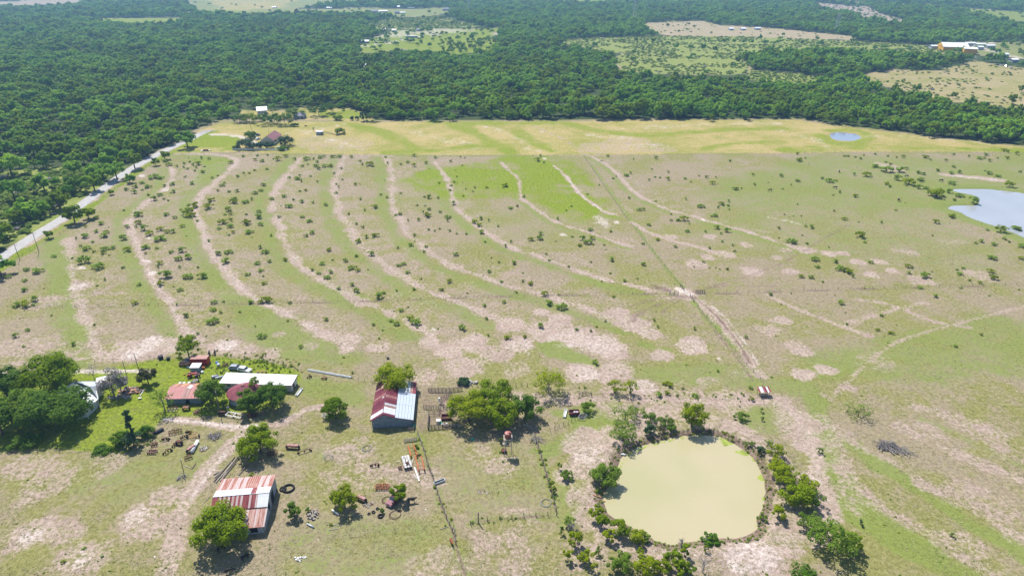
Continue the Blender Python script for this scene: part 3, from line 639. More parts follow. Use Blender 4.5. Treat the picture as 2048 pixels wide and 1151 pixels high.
def trunk_mesh(name, seed, h, r, C, m, nl=7, lean=0):
    rr = random.Random(seed); b = MB(); top = Vector((lean, rr.uniform(-.2, .2), h))
    mid = Vector((lean*.3+rr.uniform(-.15, .15), rr.uniform(-.15, .15), h*.5))
    b.path([Vector((0, 0, -.3)), mid, top], r, r*.6, 7)
    idx = list(range(len(C))); rr.shuffle(idx)
    for k in idx[:nl]:
        e = Vector(C[k]); m1 = top.lerp(e, .5)+Vector((rr.uniform(-.3, .3), rr.uniform(-.3, .3), .3))
        b.path([mid.lerp(top, rr.uniform(.2, 1)), m1, e], r*.4, r*.12, 5)
    return b.mesh(name, m)
def shrub_mesh(name, seed, R, h, nleaf, ls, m, sticks=5, bark=None):
    """a low mesquite: several splayed stems under an open crown, one mesh"""
    V, Fq, t, C, rad = crown_np(seed, R, h*1.0, 6, nleaf, ls, h*.6, flat=.75, core=False, spread=.8, ragged=.5)
    b = MB(); rr = random.Random(seed)
    for k in range(sticks):
        e = Vector(C[k % len(C)]); b.path([Vector((rr.uniform(-.1, .1), rr.uniform(-.1, .1), -.1)), e*.5+Vector((0, 0, .1)), e], .06, .025, 4)
    n0 = len(V); V2 = np.array(b.v); F2 = [f for f in b.f if len(f) == 4]; F2 = np.array(F2)+n0
    me = mesh_from_np(name, np.concatenate([V, V2]), np.concatenate([Fq, F2]), [m, bark or BARK], np.concatenate([np.zeros(len(Fq)), np.ones(len(F2))]))
    set_tint(me, np.concatenate([t, np.full(len(F2), .5)])); return me
# --- prototypes (mesh data shared between alike trees)
FOREST_V = []    # (crown mesh, trunk mesh)
for i in range(10):
    mm = LM[['oak','oak','oak','mid','oak','mid','oak','mid','oak','fbright'][i]]
    R = [5.2,4.6,5.6,4.4,4.9,4.8,5.4,4.2,4.6,4.4][i]
    cm, C, rad = crown_mesh('crown', 100+i, R, 5.4, 9, 700, .56, 4.5, mm, flat=.85, spread=.78)
    FOREST_V.append((cm, trunk_mesh('trunk', 100+i, 4.2, .28, C, BARK, 4)))
SHRUB_V = [shrub_mesh('mesquite_shrub', 200+i, [1.5,1.7,1.3,1.6,1.8,1.2,1.6,1.4][i], [1.6,1.5,1.9,1.4,1.8,1.5,1.7,2.0][i], 250, .26, LM['shrub'] if i % 4 else LM['bright']) for i in range(8)]
SCRUB_V = []
for i in range(5):
    cm, C, rad = crown_mesh('foliage', 300+i, 3.0, 3.4, 7, 460, .36, 1.6, LM['scrub'] if i != 3 else LM['dead'], flat=.8)
    SCRUB_V.append(cm)
def add_tree(v, x, y, s, rz, label, group, name='oak_tree', sz=None, z=None):
    z = groundz(x, y) if z is None else z
    t = thing(name, label, 'tree', (x, y, z), rz, group); t.scale = (s, s, s if sz is None else sz)
    for nm, me in (('crown', v[0]), ('trunk', v[1])):
        o = bpy.data.objects.new(nm, me); COL.objects.link(o); o.parent = t
    return t
# --- the woods
def scatter(x0, x1, y0, y1, sp, jit, rs):
    nx = int((x1-x0)/sp); ny = int((y1-y0)/sp)
    gx, gy = np.meshgrid(x0+(np.arange(nx)+.5)*sp, y0+(np.arange(ny)+.5)*sp)
    return (gx+rs.uniform(-jit, jit, gx.shape)*sp).ravel(), (gy+rs.uniform(-jit, jit, gy.shape)*sp).ravel()
PX = []; PY = []; PS = []
for (a, b_, sp) in ((255, 620, 7.9), (620, 1000, 8.6), (1000, 1600, 9.8), (1600, 2700, 11.5), (2700, 5200, 24)):
    hw = b_*.86+60; x, y = scatter(-hw, hw, a, b_, sp, .42, RS)
    m = np.abs(x) < (y*.80+130); x, y = x[m], y[m]
    kk = CAM_H/(CAM_H-6.5); d = np.minimum(wood_density(x, y), np.where(wood_density(x*kk, y*kk) > .5, 1, np.where(y > 600, 0, 1))); gaps = fnoise(x, y, 45, 91, 3)
    inscr = np.zeros(len(x), bool); mm = (y < 700) & (x < 0); inscr[mm] = in_poly(x[mm], y[mm], SCRUB)
    keep = (d > .5) & ((gaps > .40) | (RS.uniform(size=len(x)) < .55)) & (~inscr | (RS.uniform(size=len(x)) < .03) | ((dist_line(x, y, RW) < 20) & (RS.uniform(size=len(x)) < .9)))
    x, y = x[keep], y[keep]
    PX.append(x); PY.append(y); PS.append(RS.uniform(.72, 1.45, len(x))*np.where(RS.uniform(size=len(x)) < .3, .65, 1)*(sp/7.0)**.62*(.8+.45*fnoise(x, y, 60, 13, 2)))
# sparse trees standing in the clearings
for k, n in (('village', 90), ('village_park', 50), ('tan_field', 6), ('top_field', 60), ('yard_right', 60), ('far_right', 30), ('far_right_green', 60), ('shrub_land', 60), ('savanna', 10), ('thicket_green', 40)):
    P = CLEARW[k]; x = RS.uniform(P[:, 0].min(), P[:, 0].max(), n*3); y = RS.uniform(P[:, 1].min(), P[:, 1].max(), n*3)
    m = np.where(in_poly(x, y, P))[0][:n]; PX.append(x[m]); PY.append(y[m]); PS.append(RS.uniform(.6, 1.1, len(m)))
PX = np.concatenate(PX); PY = np.concatenate(PY); PS = np.concatenate(PS)
# keep roads, houses and water clear
NOTREE = [(524,226,16),(731,137,12),(560,262,70)]
for cx, cy, r in NOTREE:
    g = G(cx, cy); m = np.hypot(PX-g.x, PY-g.y) > r*mpp(cy); PX, PY, PS = PX[m], PY[m], PS[m]
m = (dist_line(PX, PY, RW) > 7.2) | (PY > 700); PX, PY, PS = PX[m], PY[m], PS[m]
def points_object(name, x, y, s, protos, kindlabel, seed, zs=(.8, 1.3), picks=None):
    rs = np.random.RandomState(seed); n = len(x); me = bpy.data.meshes.new(name); me.vertices.add(n)
    me.vertices.foreach_set('co', np.stack([x, y, hgt(x, y)-.1], 1).astype(np.float32).ravel())
    sv = np.stack([s, s, s*rs.uniform(zs[0], zs[1], n)], 1)
    a = me.attributes.new('scl', 'FLOAT_VECTOR', 'POINT'); a.data.foreach_set('vector', sv.astype(np.float32).ravel())
    a = me.attributes.new('rot', 'FLOAT_VECTOR', 'POINT'); rv = np.zeros((n, 3)); rv[:, 2] = rs.uniform(0, 6.28, n); rv[:, 0] = rs.normal(0, .06, n); rv[:, 1] = rs.normal(0, .06, n); a.data.foreach_set('vector', rv.astype(np.float32).ravel())
    a = me.attributes.new('pick', 'INT', 'POINT'); a.data.foreach_set('value', (picks if picks is not None else rs.randint(0, len(protos), n)).astype(np.int32))
    o = bpy.data.objects.new(name, me); COL.objects.link(o); tag(o, kind='stuff')
    ng = bpy.data.node_groups.new(name+'_nodes', 'GeometryNodeTree')
    ng.interface.new_socket('Geometry', in_out='INPUT', socket_type='NodeSocketGeometry'); ng.interface.new_socket('Geometry', in_out='OUTPUT', socket_type='NodeSocketGeometry')
    N = ng.nodes; L = ng.links; gi = N.new('NodeGroupInput'); go = N.new('NodeGroupOutput')
    jn = N.new('GeometryNodeJoinGeometry')
    for p in protos:
        oi = N.new('GeometryNodeObjectInfo'); oi.inputs['Object'].default_value = p; oi.inputs['As Instance'].default_value = True; oi.transform_space = 'ORIGINAL'
        L.new(oi.outputs['Geometry'], jn.inputs[0])
    ip = N.new('GeometryNodeInstanceOnPoints'); ip.inputs['Pick Instance'].default_value = True
    def na(nm, dt):
        q = N.new('GeometryNodeInputNamedAttribute'); q.data_type = dt; q.inputs[0].default_value = nm; return q.outputs[0]
    L.new(gi.outputs[0], ip.inputs['Points']); L.new(jn.outputs[0], ip.inputs['Instance'])
    L.new(na('pick', 'INT'), ip.inputs['Instance Index']); L.new(na('scl', 'FLOAT_VECTOR'), ip.inputs['Scale'])
    er = N.new('FunctionNodeEulerToRotation'); L.new(na('rot', 'FLOAT_VECTOR'), er.inputs[0]); L.new(er.outputs[0], ip.inputs['Rotation'])
    L.new(ip.outputs[0], go.inputs[0])
    md = o.modifiers.new('scatter', 'NODES'); md.node_group = ng
    if kindlabel: o['label'] = kindlabel
    return o
# the ~300 wood trees that show largest are things of their own
u = PX/(PY*cP+CAM_H*sP)*F+1024; inview = (u > -30) & (u < 2080)
order = np.argsort(np.where(inview, PY, 1e9)-PS*18)
solo = order[:285]; rest = np.setdiff1d(np.arange(len(PX)), solo)
solo_objs = []
TONE = {0:'dark green', 1:'dark green', 2:'blackish green', 3:'mid green', 4:'dark green', 5:'mid green', 6:'blackish green', 7:'mid green', 8:'dark', 9:'bright yellow green'}
LANDF = [(60,455,'by the lowest stretch of the country road'),(150,395,'by the bushy roadside pair'),(230,345,'above the middle of the country road'),(300,300,'above the slim roadside saplings'),(360,270,'by the road and driveway junction'),(425,240,'behind the white entrance rails'),(470,228,'left of the bright roofed house'),(560,215,'behind the grey roofed lane house'),(650,205,'behind the lane meadow'),(745,238,'at the left corner of the long forest front'),(840,238,'behind the left third of the hay field'),(960,238,'behind the pale forest edge track'),(1060,238,'above the middle of the hay field'),(1180,238,'above the straight fence line'),(1300,238,'behind the orange part of the hay field'),(1420,238,'right of the hay field middle'),(1540,236,'where the forest front begins to bend'),(1660,246,'behind the little blue stock pond'),(1760,258,'right of the little blue stock pond'),(1860,270,'above the dry creek clearing'),(1960,284,'above the right end of the hay field'),(2040,292,'at the right edge of the picture')]
def forest_label(px, py, v, s):
    q = min(LANDF, key=lambda a: (a[0]-px)**2+4*(a[1]-py)**2)
    return '%s %s tree, %s, %s' % ('tall' if s > 1.05 else 'broad' if s > .92 else 'medium' if s > .8 else 'small', TONE[v], 'front row' if py > q[1]-5 else 'second row' if py > q[1]-12 else 'rows behind', q[2])
sel = .5+(fnoise(PX, PY, 60, 61, 3)-.5)*1.25+RS.normal(0, .11, len(PX))+np.where((PX < -40) & (PY < 850), .17, 0)-np.where(PY > 900, .04, 0)
ODD = [0,1,2,4,6]; MIDV = [3,5,7]
PV = np.where(sel < .55, np.array(ODD)[RS.randint(0, 5, len(PX))], np.where(sel < .72, np.array(MIDV)[RS.randint(0, 3, len(PX))], np.where(RS.uniform(size=len(PX)) < .8, 9, 8)))
for k in solo:
    vv = ((CAM_H*cP-PY[k]*sP)/(PY[k]*cP+CAM_H*sP))*F+575.5
    t = add_tree(FOREST_V[PV[k]], PX[k], PY[k], PS[k], RS.uniform(0, 6.28), forest_label(u[k], vv, PV[k], PS[k]), 'trees along the forest front'); solo_objs.append(t)
protos = []
kids = [ch for ch in COL.objects if ch.name.startswith('crown')]
remap = {}
for i, (cm, tm) in enumerate(FOREST_V):
    c = [ch for ch in kids if ch.data == cm]
    if c: remap[i] = len(protos); protos.append(c[0])
# joining lists the sources last to first, so the picks are counted from the end
PK = np.array([len(protos)-1-remap.get(int(v), 0) for v in PV[rest]])
points_object('forest', PX[rest], PY[rest], PS[rest], protos, 'dense oak woodland running to the top of the picture', 5, picks=PK)
print('forest trees', len(PX))
# ---- shrubs of the pasture, traced one by one: (x0, y0, [(zx, zy, width)...]) in 4x enlargements
T1 = [(920,128,36),(955,155,45),(1017,170,30),(1075,145,36),(1120,132,26),(1185,148,46),(1145,160,30),(1070,178,26),(1098,190,30),(1172,178,32),(1235,170,26),(1157,205,26),(1220,212,38),(1215,103,34),(1272,107,34),(1445,137,40),(852,168,34),(840,245,80),(885,260,46),(1083,255,28),(1345,243,26),(1300,262,30),(978,308,46),(1140,300,52),(915,323,38),(990,370,42),(875,395,46),(835,430,52),(912,428,30),(945,440,26),(680,330,46),(780,330,50),(610,352,46),(675,375,46),(740,355,30),(790,396,32),(735,300,40),(1380,320,40),(1395,300,30),(1345,362,30),(1430,370,34),(1498,365,38),(1290,436,58),(1270,490,66),(1250,525,62),(1148,478,80),(1105,535,90),(1132,560,60),(705,552,66),(590,517,30),(935,550,48),(998,576,38),(375,580,46),(415,620,50),(285,650,26),(370,688,42),(287,722,62),(440,715,80),(455,695,40),(620,650,46),(710,620,48),(690,652,30),(757,665,64),(800,705,56),(590,738,72),(880,670,50),(940,690,42),(985,690,46),(880,742,86),(1062,645,38),(1180,602,32),(1465,450,64),(1477,425,40),(1565,448,56),(1430,512,64),(1400,550,34),(1445,550,36),(1570,550,36),(1443,592,36),(1378,612,62),(1445,645,50),(1353,664,38),(1467,694,36),(1432,714,32),(1570,617,68),(1688,632,46),(1670,568,68),(1672,530,38),(1590,690,62),(1615,432,34),(1640,380,44),(1690,358,42),(1500,250,34),(1550,222,30),(1595,224,28),(1640,200,28),(1738,190,32),(1545,88,34),(1640,116,34),(1697,124,40),(1885,87,38),(1660,82,30),(1740,78,26),(1825,112,46),(1785,108,26),(1960,110,34),(2018,165,36),(1980,263,48),(1915,258,34),(1997,236,28),(2010,288,34),(1705,315,44),(1873,408,38),(1773,428,40),(1912,482,58),(2012,448,38),(1948,435,34),(1835,570,36),(2018,570,38),(248,805,30),(298,822,62),(342,770,32),(353,848,36),(210,745,30),(432,825,62),(497,815,50),(428,862,40),(178,898,34),(280,920,92),(392,965,82),(585,975,40),(622,835,54),(440,1072,30),(377,1118,28),(713,1110,36),(762,815,60),(765,860,30),(855,820,36),(972,850,42),(1058,838,64),(1028,905,56),(1108,890,68),(1037,970,36),(880,940,42),(862,968,36),(930,1035,96),(1103,1042,76),(1188,1030,62),(1222,1044,78),(1185,972,34),(1347,863,58),(1433,850,60),(1405,925,68),(1272,760,36),(1682,815,40),(1725,850,56),(1662,938,50),(1757,900,36),(1757,925,44),(1685,1000,42),(1583,1035,42),(1705,1045,30),(1710,1100,36),(1880,915,40),(32,885,42),(1770,720,34)]
T2 = [(457,108,48),(508,105,34),(563,96,38),(595,86,34),(660,92,38),(715,88,42),(810,92,36),(540,130,38),(528,162,46),(550,185,40),(602,165,46),(598,185,36),(650,165,42),(462,152,24),(730,183,30),(675,222,30),(738,272,28),(690,310,26),(710,335,26),(690,380,34),(882,126,30),(902,150,34),(960,152,60),(1085,92,26),(1102,138,32),(1315,82,38),(1485,96,34),(1605,125,34),(1685,92,24),(1720,98,24),(1205,150,28),(1262,135,36),(1313,160,36),(1412,138,34),(847,315,34),(400,238,28),(383,262,46),(484,246,28),(410,290,34),(540,292,24),(447,360,34),(398,365,32),(1048,394,30),(1100,415,34),(883,428,36),(1000,492,46),(505,458,32),(608,474,42),(315,482,60),(273,408,38),(350,432,34),(415,448,44),(420,570,38),(475,605,46),(495,697,46),(450,722,38),(235,570,34),(790,545,36),(852,625,34),(902,655,34),(1000,720,56),(932,732,40),(864,765,50),(635,836,44),(920,518,28),(1200,548,44),(1165,555,36),(1350,597,36),(1415,557,62),(1432,510,38),(1385,530,26),(1432,415,44),(1398,412,30),(1503,418,36),(1400,482,26),(1337,480,26),(1205,385,26),(1515,300,28),(1610,320,30),(1635,292,30),(1600,358,30),(1628,465,42),(1520,530,34),(1580,570,48),(1582,600,34),(1430,672,36),(1480,682,28),(1517,668,24),(1597,682,34),(1655,706,24),(1730,706,36),(1800,612,48),(1835,640,42),(1855,692,56),(1847,585,38),(1910,600,28),(1985,645,32),(1880,770,34),(1798,335,32),(1783,367,28),(1892,338,28),(1725,350,24),(1655,250,24),(1705,405,24),(1700,160,24),(1318,716,36),(1410,808,36),(1392,850,34),(1182,818,34),(970,868,58),(850,885,36),(765,920,48),(580,942,46),(660,915,28),(497,994,42),(548,1022,38),(620,1052,54),(645,1012,42),(812,980,58),(860,1000,38),(1190,958,38),(1230,948,42),(1263,1015,38),(1368,1066,26),(1645,872,44),(1915,1008,40),(1990,932,30),(1930,898,22),(1597,1088,40),(820,1110,50),(2012,1090,34),(1265,600,26),(1285,796,40),(1317,765,20)]
T3 = [(38,320,52),(300,118,42),(352,138,28),(325,82,34),(862,84,32),(812,124,20),(1012,238,42),(1043,222,26),(928,248,24),(1032,420,34),(905,266,26),(1112,512,40),(1150,515,30),(1245,445,24),(1068,112,18),(1250,102,32),(1838,122,36),(1215,192,22),(1345,215,24),(1240,252,26),(1278,256,28),(1342,270,36),(1193,278,28),(1480,262,36),(1592,244,20),(1650,255,34),(1725,254,22),(1700,303,38),(1527,292,22),(2022,234,28),(1885,346,46),(1932,342,22),(2035,312,30),(1608,486,54),(1772,468,44),(1748,494,32),(1830,446,34),(1824,480,30),(1833,510,26),(1720,560,44),(1688,568,26),(1472,590,54),(1422,598,38),(1368,550,26),(1368,600,30),(1515,625,30),(1188,634,38),(1500,685,38),(1733,658,48),(1815,682,50),(1770,708,28),(1645,690,30),(1258,752,38),(1402,808,38),(1778,770,28),(1860,800,30),(1876,846,28),(1675,820,36),(1628,930,36),(1725,975,26),(1817,984,34),(725,673,42),(885,686,34),(700,390,26),(793,318,22),(725,932,26),(880,1018,30),(1145,950,46),(892,915,46),(550,968,34),(392,915,32),(370,866,32),(45,805,36),(110,938,52),(245,752,42),(320,740,62),(328,706,38),(578,728,28),(447,765,18),(660,745,56),(700,770,66),(735,740,40),(640,800,38),(692,782,42),(748,790,26),(832,795,26),(1143,785,34),(462,588,34),(533,520,26),(85,500,40),(140,485,30),(190,408,34),(88,768,34),(995,1080,36),(1100,1062,22),(185,1085,36),(247,1105,46),(182,1018,22),(572,485,24),(845,832,20),(1485,428,28)]
T4 = [(252,118,50),(297,100,26),(237,68,30),(613,84,34),(640,86,28),(697,92,32),(740,106,34),(765,82,22),(856,68,34),(956,85,28),(1027,98,28),(1080,96,34),(1235,92,30),(1262,92,48),(1300,115,26),(1482,72,30),(1420,122,28),(1745,72,40),(1728,102,28),(1690,102,40),(1770,122,34),(1835,102,26),(1888,40,40),(1918,48,36),(1605,90,26),(1912,104,34),(1990,66,34),(942,134,32),(978,152,34),(855,166,54),(943,192,86),(1050,200,64),(1037,188,46),(1105,190,32),(1485,170,38),(1527,216,38),(1465,218,50),(1355,200,40),(1200,215,48),(1240,228,40),(1770,222,44),(1838,243,42),(2012,208,36),(1735,205,24),(688,236,34),(790,236,58),(434,262,34),(492,285,54),(510,315,46),(543,280,34),(235,280,42),(103,242,38),(184,315,22),(118,346,26),(1032,265,62),(1124,298,84),(1222,270,54),(945,305,40),(970,326,40),(1205,336,50),(1262,340,42),(1467,300,58),(1445,370,48),(1532,400,60),(1640,446,80),(1350,385,130),(1487,438,36),(570,372,36),(522,396,22),(698,406,42),(235,472,20),(1925,320,64),(1920,295,40),(1023,516,26),(1475,566,56),(1340,612,44),(906,612,32),(612,590,38),(525,520,26),(130,552,22),(203,565,16),(348,650,48),(300,645,26),(85,662,30),(275,718,24),(190,765,74),(85,740,24),(310,785,30),(1750,676,32),(1857,674,76),(1890,745,40),(1705,765,46),(1663,780,30),(1805,790,44),(1925,768,36),(1980,665,100),(2030,800,60),(1790,895,64),(2020,905,40),(735,720,66),(1315,720,24),(487,812,22),(775,770,34),(376,910,58),(538,928,46),(396,970,38),(575,982,66),(630,1002,74),(818,932,38),(262,1048,38),(342,1052,46),(436,1090,30),(680,1050,34),(1122,968,46),(1125,1018,42),(1252,1038,78),(1512,990,30),(1560,978,36),(1530,1024,46),(1775,1005,48),(1805,1056,62),(1695,1100,34),(1215,1136,40),(1545,1136,34),(1612,1078,30)]
T5 = [(66,290,46),(215,232,48),(300,243,76),(202,320,38),(195,392,62),(132,512,66),(212,505,78),(284,470,62),(270,512,36),(412,596,30),(222,716,38),(127,762,52),(190,845,34),(590,830,42),(757,672,36),(1080,500,46),(1190,518,20),(1443,395,44),(1418,518,28),(1280,345,60),(1712,492,48),(1790,490,30),(1710,552,46),(1768,575,36),(1488,598,56),(1502,585,26),(1918,572,30),(1700,640,82),(1688,620,56),(1830,688,26),(1585,748,34),(1820,794,26),(1650,765,22),(1980,270,44),(2005,490,60),(1112,352,40),(775,358,26)]
T6 = [(130,278,80),(85,292,40),(322,297,36),(113,144,42),(710,182,42),(855,202,52),(1035,245,72),(1068,218,38),(1173,200,30),(1310,190,36),(1533,192,38),(608,430,42),(1210,358,40),(1284,425,52),(1330,450,78),(1340,494,34),(988,470,38),(1060,515,24),(1700,500,62),(1683,518,44),(1890,428,34),(1875,318,38),(1905,556,32),(2028,290,40),(92,562,66),(408,648,42),(1505,502,22),(1170,465,50),(1125,440,40),(1265,332,24)]
T7 = [(57,577,54),(195,568,38),(325,484,56),(613,510,38),(727,522,34),(772,490,26),(845,440,36),(128,214,36),(358,230,50),(910,246,34),(28,292,36),(390,296,80),(490,328,76),(1232,430,34),(1262,488,30),(1556,500,38),(763,776,56),(1965,572,38),(1270,1032,60),(1340,1020,44),(1556,1036,50),(1345,948,66),(1312,944,40),(1462,980,32),(2005,975,44),(1740,840,34),(1488,790,22),(1930,1020,24),(1720,18,22),(1820,28,36),(468,232,30)]
T8 = [(583,412,66),(1335,365,44),(905,518,40),(630,588,34),(980,658,44),(877,635,36),(1112,712,16),(1703,672,32),(1498,762,44),(18,350,40),(1545,300,34),(535,358,18),(1770,360,22)]
SH = []
for (x0, y0, T) in ((100,290,T1),(500,290,T2),(1000,290,T3),(1536,290,T4),(0,480,T5),(500,530,T6),(1000,530,T7),(1536,500,T8)):
    for zx, zy, w_ in T: SH.append((x0+zx/4.0, y0+zy/4.0, w_/4.0))
# drop doubles where enlargements overlap
U = []
for p in sorted(SH, key=lambda q: -q[2]):
    if all((p[0]-q[0])**2+(p[1]-q[1])**2 > (max(4, .35*(p[2]+q[2]))**2 if abs(p[2]-q[2]) < 5 else 36) for q in U): U.append(p)
SH = U
def place_shrub(px, py, w_, v, label, group, hs=.78, name='mesquite_shrub'):
    g = GH(px, py+w_*.22); s = w_*mpp(py)/2/1.22
    o = bpy.data.objects.new(name, v); COL.objects.link(o); o.location = g
    o.rotation_euler = (0, 0, random.uniform(0, 6.28)); o.scale = (s, s, s*hs*random.uniform(.85, 1.15))
    tag(o, label, 'shrub', group); return o
LM_ = [(150,432,'bushy roadside tree'),(222,385,'slim roadside tree'),(97,470,'crooked verge tree'),(330,312,'road bend trees'),(411,302,'low white trailer'),(470,325,'top of the second terrace track'),(535,300,'ranch house fence'),(641,270,'cattle shed'),(720,310,'top pasture fence'),(840,315,'left end of the vivid green patch'),(903,365,'third terrace track'),(1010,350,'middle of the vivid green patch'),(1125,350,'rocky white scar'),(1210,424,'foot of the rocky white scar'),(1127,469,'lone pale bare spot'),(1166,311,'top of the straight fence'),(1270,400,'bare terrace right of the straight fence'),(1404,439,'white rock on the right terrace'),(1540,382,'left grazing cow'),(1670,377,'cow beside two shrubs'),(1678,345,'lone upper cow'),(1797,402,'cow by the marsh finger'),(1842,364,'walking cow'),(1882,363,'cow under the bare bank'),(1690,273,'little stock pond'),(1930,420,'lake inlet'),(1960,380,'upper lake shore'),(2000,455,'lower lake shore'),(1950,352,'bare bank above the lake'),(163,535,'pale ring on the left terrace'),(265,455,'bend of the first terrace track'),(294,522,'pale patch beside the first track'),(318,566,'white patch at the foot of the first track'),(400,420,'pinch of the second terrace'),(410,480,'second terrace track'),(470,560,'lower second terrace'),(545,410,'third terrace bend'),(590,515,'pale blaze on the third terrace'),(680,420,'fourth terrace'),(715,480,'lower fourth terrace'),(790,400,'fifth terrace'),(820,480,'lower fifth terrace'),(925,440,'sixth terrace'),(1040,500,'lower sixth terrace'),(1140,540,'end of the sixth terrace'),(1375,585,'fence crossing'),(1480,475,'first pink dry ovals'),(1553,515,'pink dry ovals'),(1660,508,'twin pink ovals'),(1760,523,'right pink ovals'),(1745,550,'lowest pink oval'),(1850,500,'right pasture'),(1960,550,'right cross fence'),(500,606,'left cross fence'),(750,602,'middle cross fence'),(864,659,'pale ring above the big barn'),(620,650,'lower second terrace tail'),(190,690,'lower first terrace'),(60,600,'left end of the cross fence'),(378,700,'tree behind the red container'),(1060,660,'pink bare ground'),(1200,690,'widest pink bare ground'),(1385,690,'reddest bare ground'),(1525,785,'striped shelter'),(1250,790,'airy mesquite pair'),(1680,600,'lone pasture mesquite'),(1760,660,'right curving track'),(1960,660,'right picture edge')]
def where(px, py, w_):
    m = w_*mpp(py); sz = 'wide' if m > 5.2 else 'large' if m > 4.2 else 'middling' if m > 3.2 else 'smallish' if m > 2.4 else 'small'
    q = min(LM_, key=lambda a: (a[0]-px)**2+3*(a[1]-py)**2); dx, dy = px-q[0], (py-q[1])*1.7
    side = ('right of' if dx > 0 else 'left of') if abs(dx) > 1.7*abs(dy) else ('below' if dy > 0 else 'above') if abs(dy) > 1.7*abs(dx) else (('below and ' if dy > 0 else 'above and ')+('right of' if dx > 0 else 'left of'))
    d = math.hypot(dx, dy); return sz, ('just ' if d < 22 else 'far ' if d > 62 else '')+side+' the '+q[2]
for i, (px, py, w_) in enumerate(SH[:296]):
    sz, z = where(px, py, w_); vi = (i*5+i//7) % 8
    place_shrub(px, py, w_, SHRUB_V[vi], ' '.join(('%s %smesquite %s' % (sz, '' if vi % 4 else 'lime ', z)).split()[:16]), 'mesquite shrubs scattered over the pasture')
extra = SH[296:]
sx = []; sy = []; ss_ = []
for px, py, w_ in extra:
    g = G(px, py+w_*.22); sx.append(g.x); sy.append(g.y); ss_.append(w_*mpp(py)/2/1.55)
# brush of the far savanna, the shrub land and tiny seedlings all over the pasture
sp = [o for o in COL.objects if o.name.startswith('mesquite_shrub')]
pr = []
for v in SHRUB_V: pr.append([o for o in sp if o.data == v][0])
rs = np.random.RandomState(3)
n = 5200; qx = rs.uniform(-330, 400, n); qy = 105+355*rs.uniform(0, 1, n)**1.5; uu = qx/(qy*cP+CAM_H*sP)*F+1024
m = (fnoise(qx, qy, 22, 8, 3) > .5) & (sdist(qx, qy, POND) < 1) & (sdist(qx, qy, LAKE) < -4) & (dist_line(qx, qy, RW) > 9) & (qx > np.interp(qy, [150, 260, 460], [-230, -190, -230]))
qx, qy = qx[m], qy[m]
points_object('low_brush', np.concatenate([sx, qx]), np.concatenate([sy, qy]), np.concatenate([ss_, rs.uniform(.05, .2, len(qx))*np.where(rs.uniform(size=len(qx)) < .12, 1.9, 1)]), pr, 'tiny mesquite seedlings dotted over the dry pasture', 8)
print('shrubs', len(SH), len(extra))
px_, py_ = [], []
for k in range(len(POND)):
    for q in range(9):
        a = POND[k]*(1-q/9)+POND[(k+1) % len(POND)]*(q/9); c0 = POND.mean(0); d = (a-c0)/np.linalg.norm(a-c0); a = a+d*rs.uniform(.1, 2.6)
        if rs.uniform() < .5: px_.append(a[0]); py_.append(a[1])
px_ = np.array(px_); py_ = np.array(py_)
points_object('shore_weeds', px_, py_, rs.uniform(.10, .32, len(px_)), pr, 'fringe of weeds along the edge of the muddy pond', 12)
fpx, fpy = [], []
for l, n_ in (([(836,868),(848,900),(857,932),(868,962),(880,1000),(893,1036),(905,1062)], 14), ([(1070,876),(1080,905),(1090,940),(1102,980),(1112,1022)], 34), ([(941,1048),(975,1041),(1024,1037),(1072,1032),(1113,1030)], 16), ([(1140,780),(1230,793),(1400,795),(1500,797)], 40), ([(300,717),(425,712),(520,722),(602,742)], 60), ([(440,745),(480,722),(540,726),(590,745)], 160), ([(200,905),(260,898),(300,880)], 60)):
    P = W(l)
    for q in range(n_):
        k = rs.randint(0, len(P)-1); f_ = rs.uniform(); a = P[k]*(1-f_)+P[k+1]*f_; fpx.append(a[0]+rs.normal(0, .5 if n_ < 39 else 2.5)); fpy.append(a[1]+rs.normal(0, .5 if n_ < 39 else 2.5))
points_object('fence_weeds', np.array(fpx), np.array(fpy), rs.uniform(.12, .38, len(fpx)), pr, 'weeds grown into the fence lines and round the sheds', 13)
# --- brushland left of the road and the light green shrub land far off
a_ = []
def fill(P, sp, jit, smin, smax, thr, seed):
    x, y = scatter(P[:, 0].min(), P[:, 0].max(), P[:, 1].min(), P[:, 1].max(), sp, jit, rs)
    m = in_poly(x, y, P) & (fnoise(x, y, 28, seed, 3) > thr) & (dist_line(x, y, RW) > 5.2)
    a_.append((x[m], y[m], rs.uniform(smin, smax, m.sum())))
fill(SCRUB, 4.2, .5, .55, 1.2, .30, 3); fill(CLEARW['shrub_land'], 7.5, .5, .6, 1.2, .44, 4); fill(CLEARW['thicket_green'], 7.0, .5, .7, 1.2, .25, 5)
fill(CLEARW['savanna'], 9.5, .5, .5, 1.0, .50, 6); fill(CLEARW['mid_strip'], 6, .5, .6, 1.1, .2, 7); fill(CLEARW['far_right'], 16, .5, .6, 1.2, .5, 8); fill(CLEARW['lane'], 9, .5, .4, .9, .55, 9); fill(CLEARW['tan_field'], 26, .5, .6, 1.2, .5, 10)
fx = np.concatenate([q[0] for q in a_]); fy = np.concatenate([q[1] for q in a_]); fs = np.concatenate([q[2] for q in a_])
LM_ += [(52,420,'dark scrub tree'),(120,405,'green tree above the road'),(190,368,'bright tree above the road'),(235,345,'dark roadside crown'),(270,325,'tree crowding the road'),(30,385,'largest scrub tree'),(25,335,'oak at the scrub back'),(150,340,'oak behind the road trees'),(70,300,'brightest scrub crown'),(10,470,'left end of the scrub'),(-20,520,'left picture edge')]
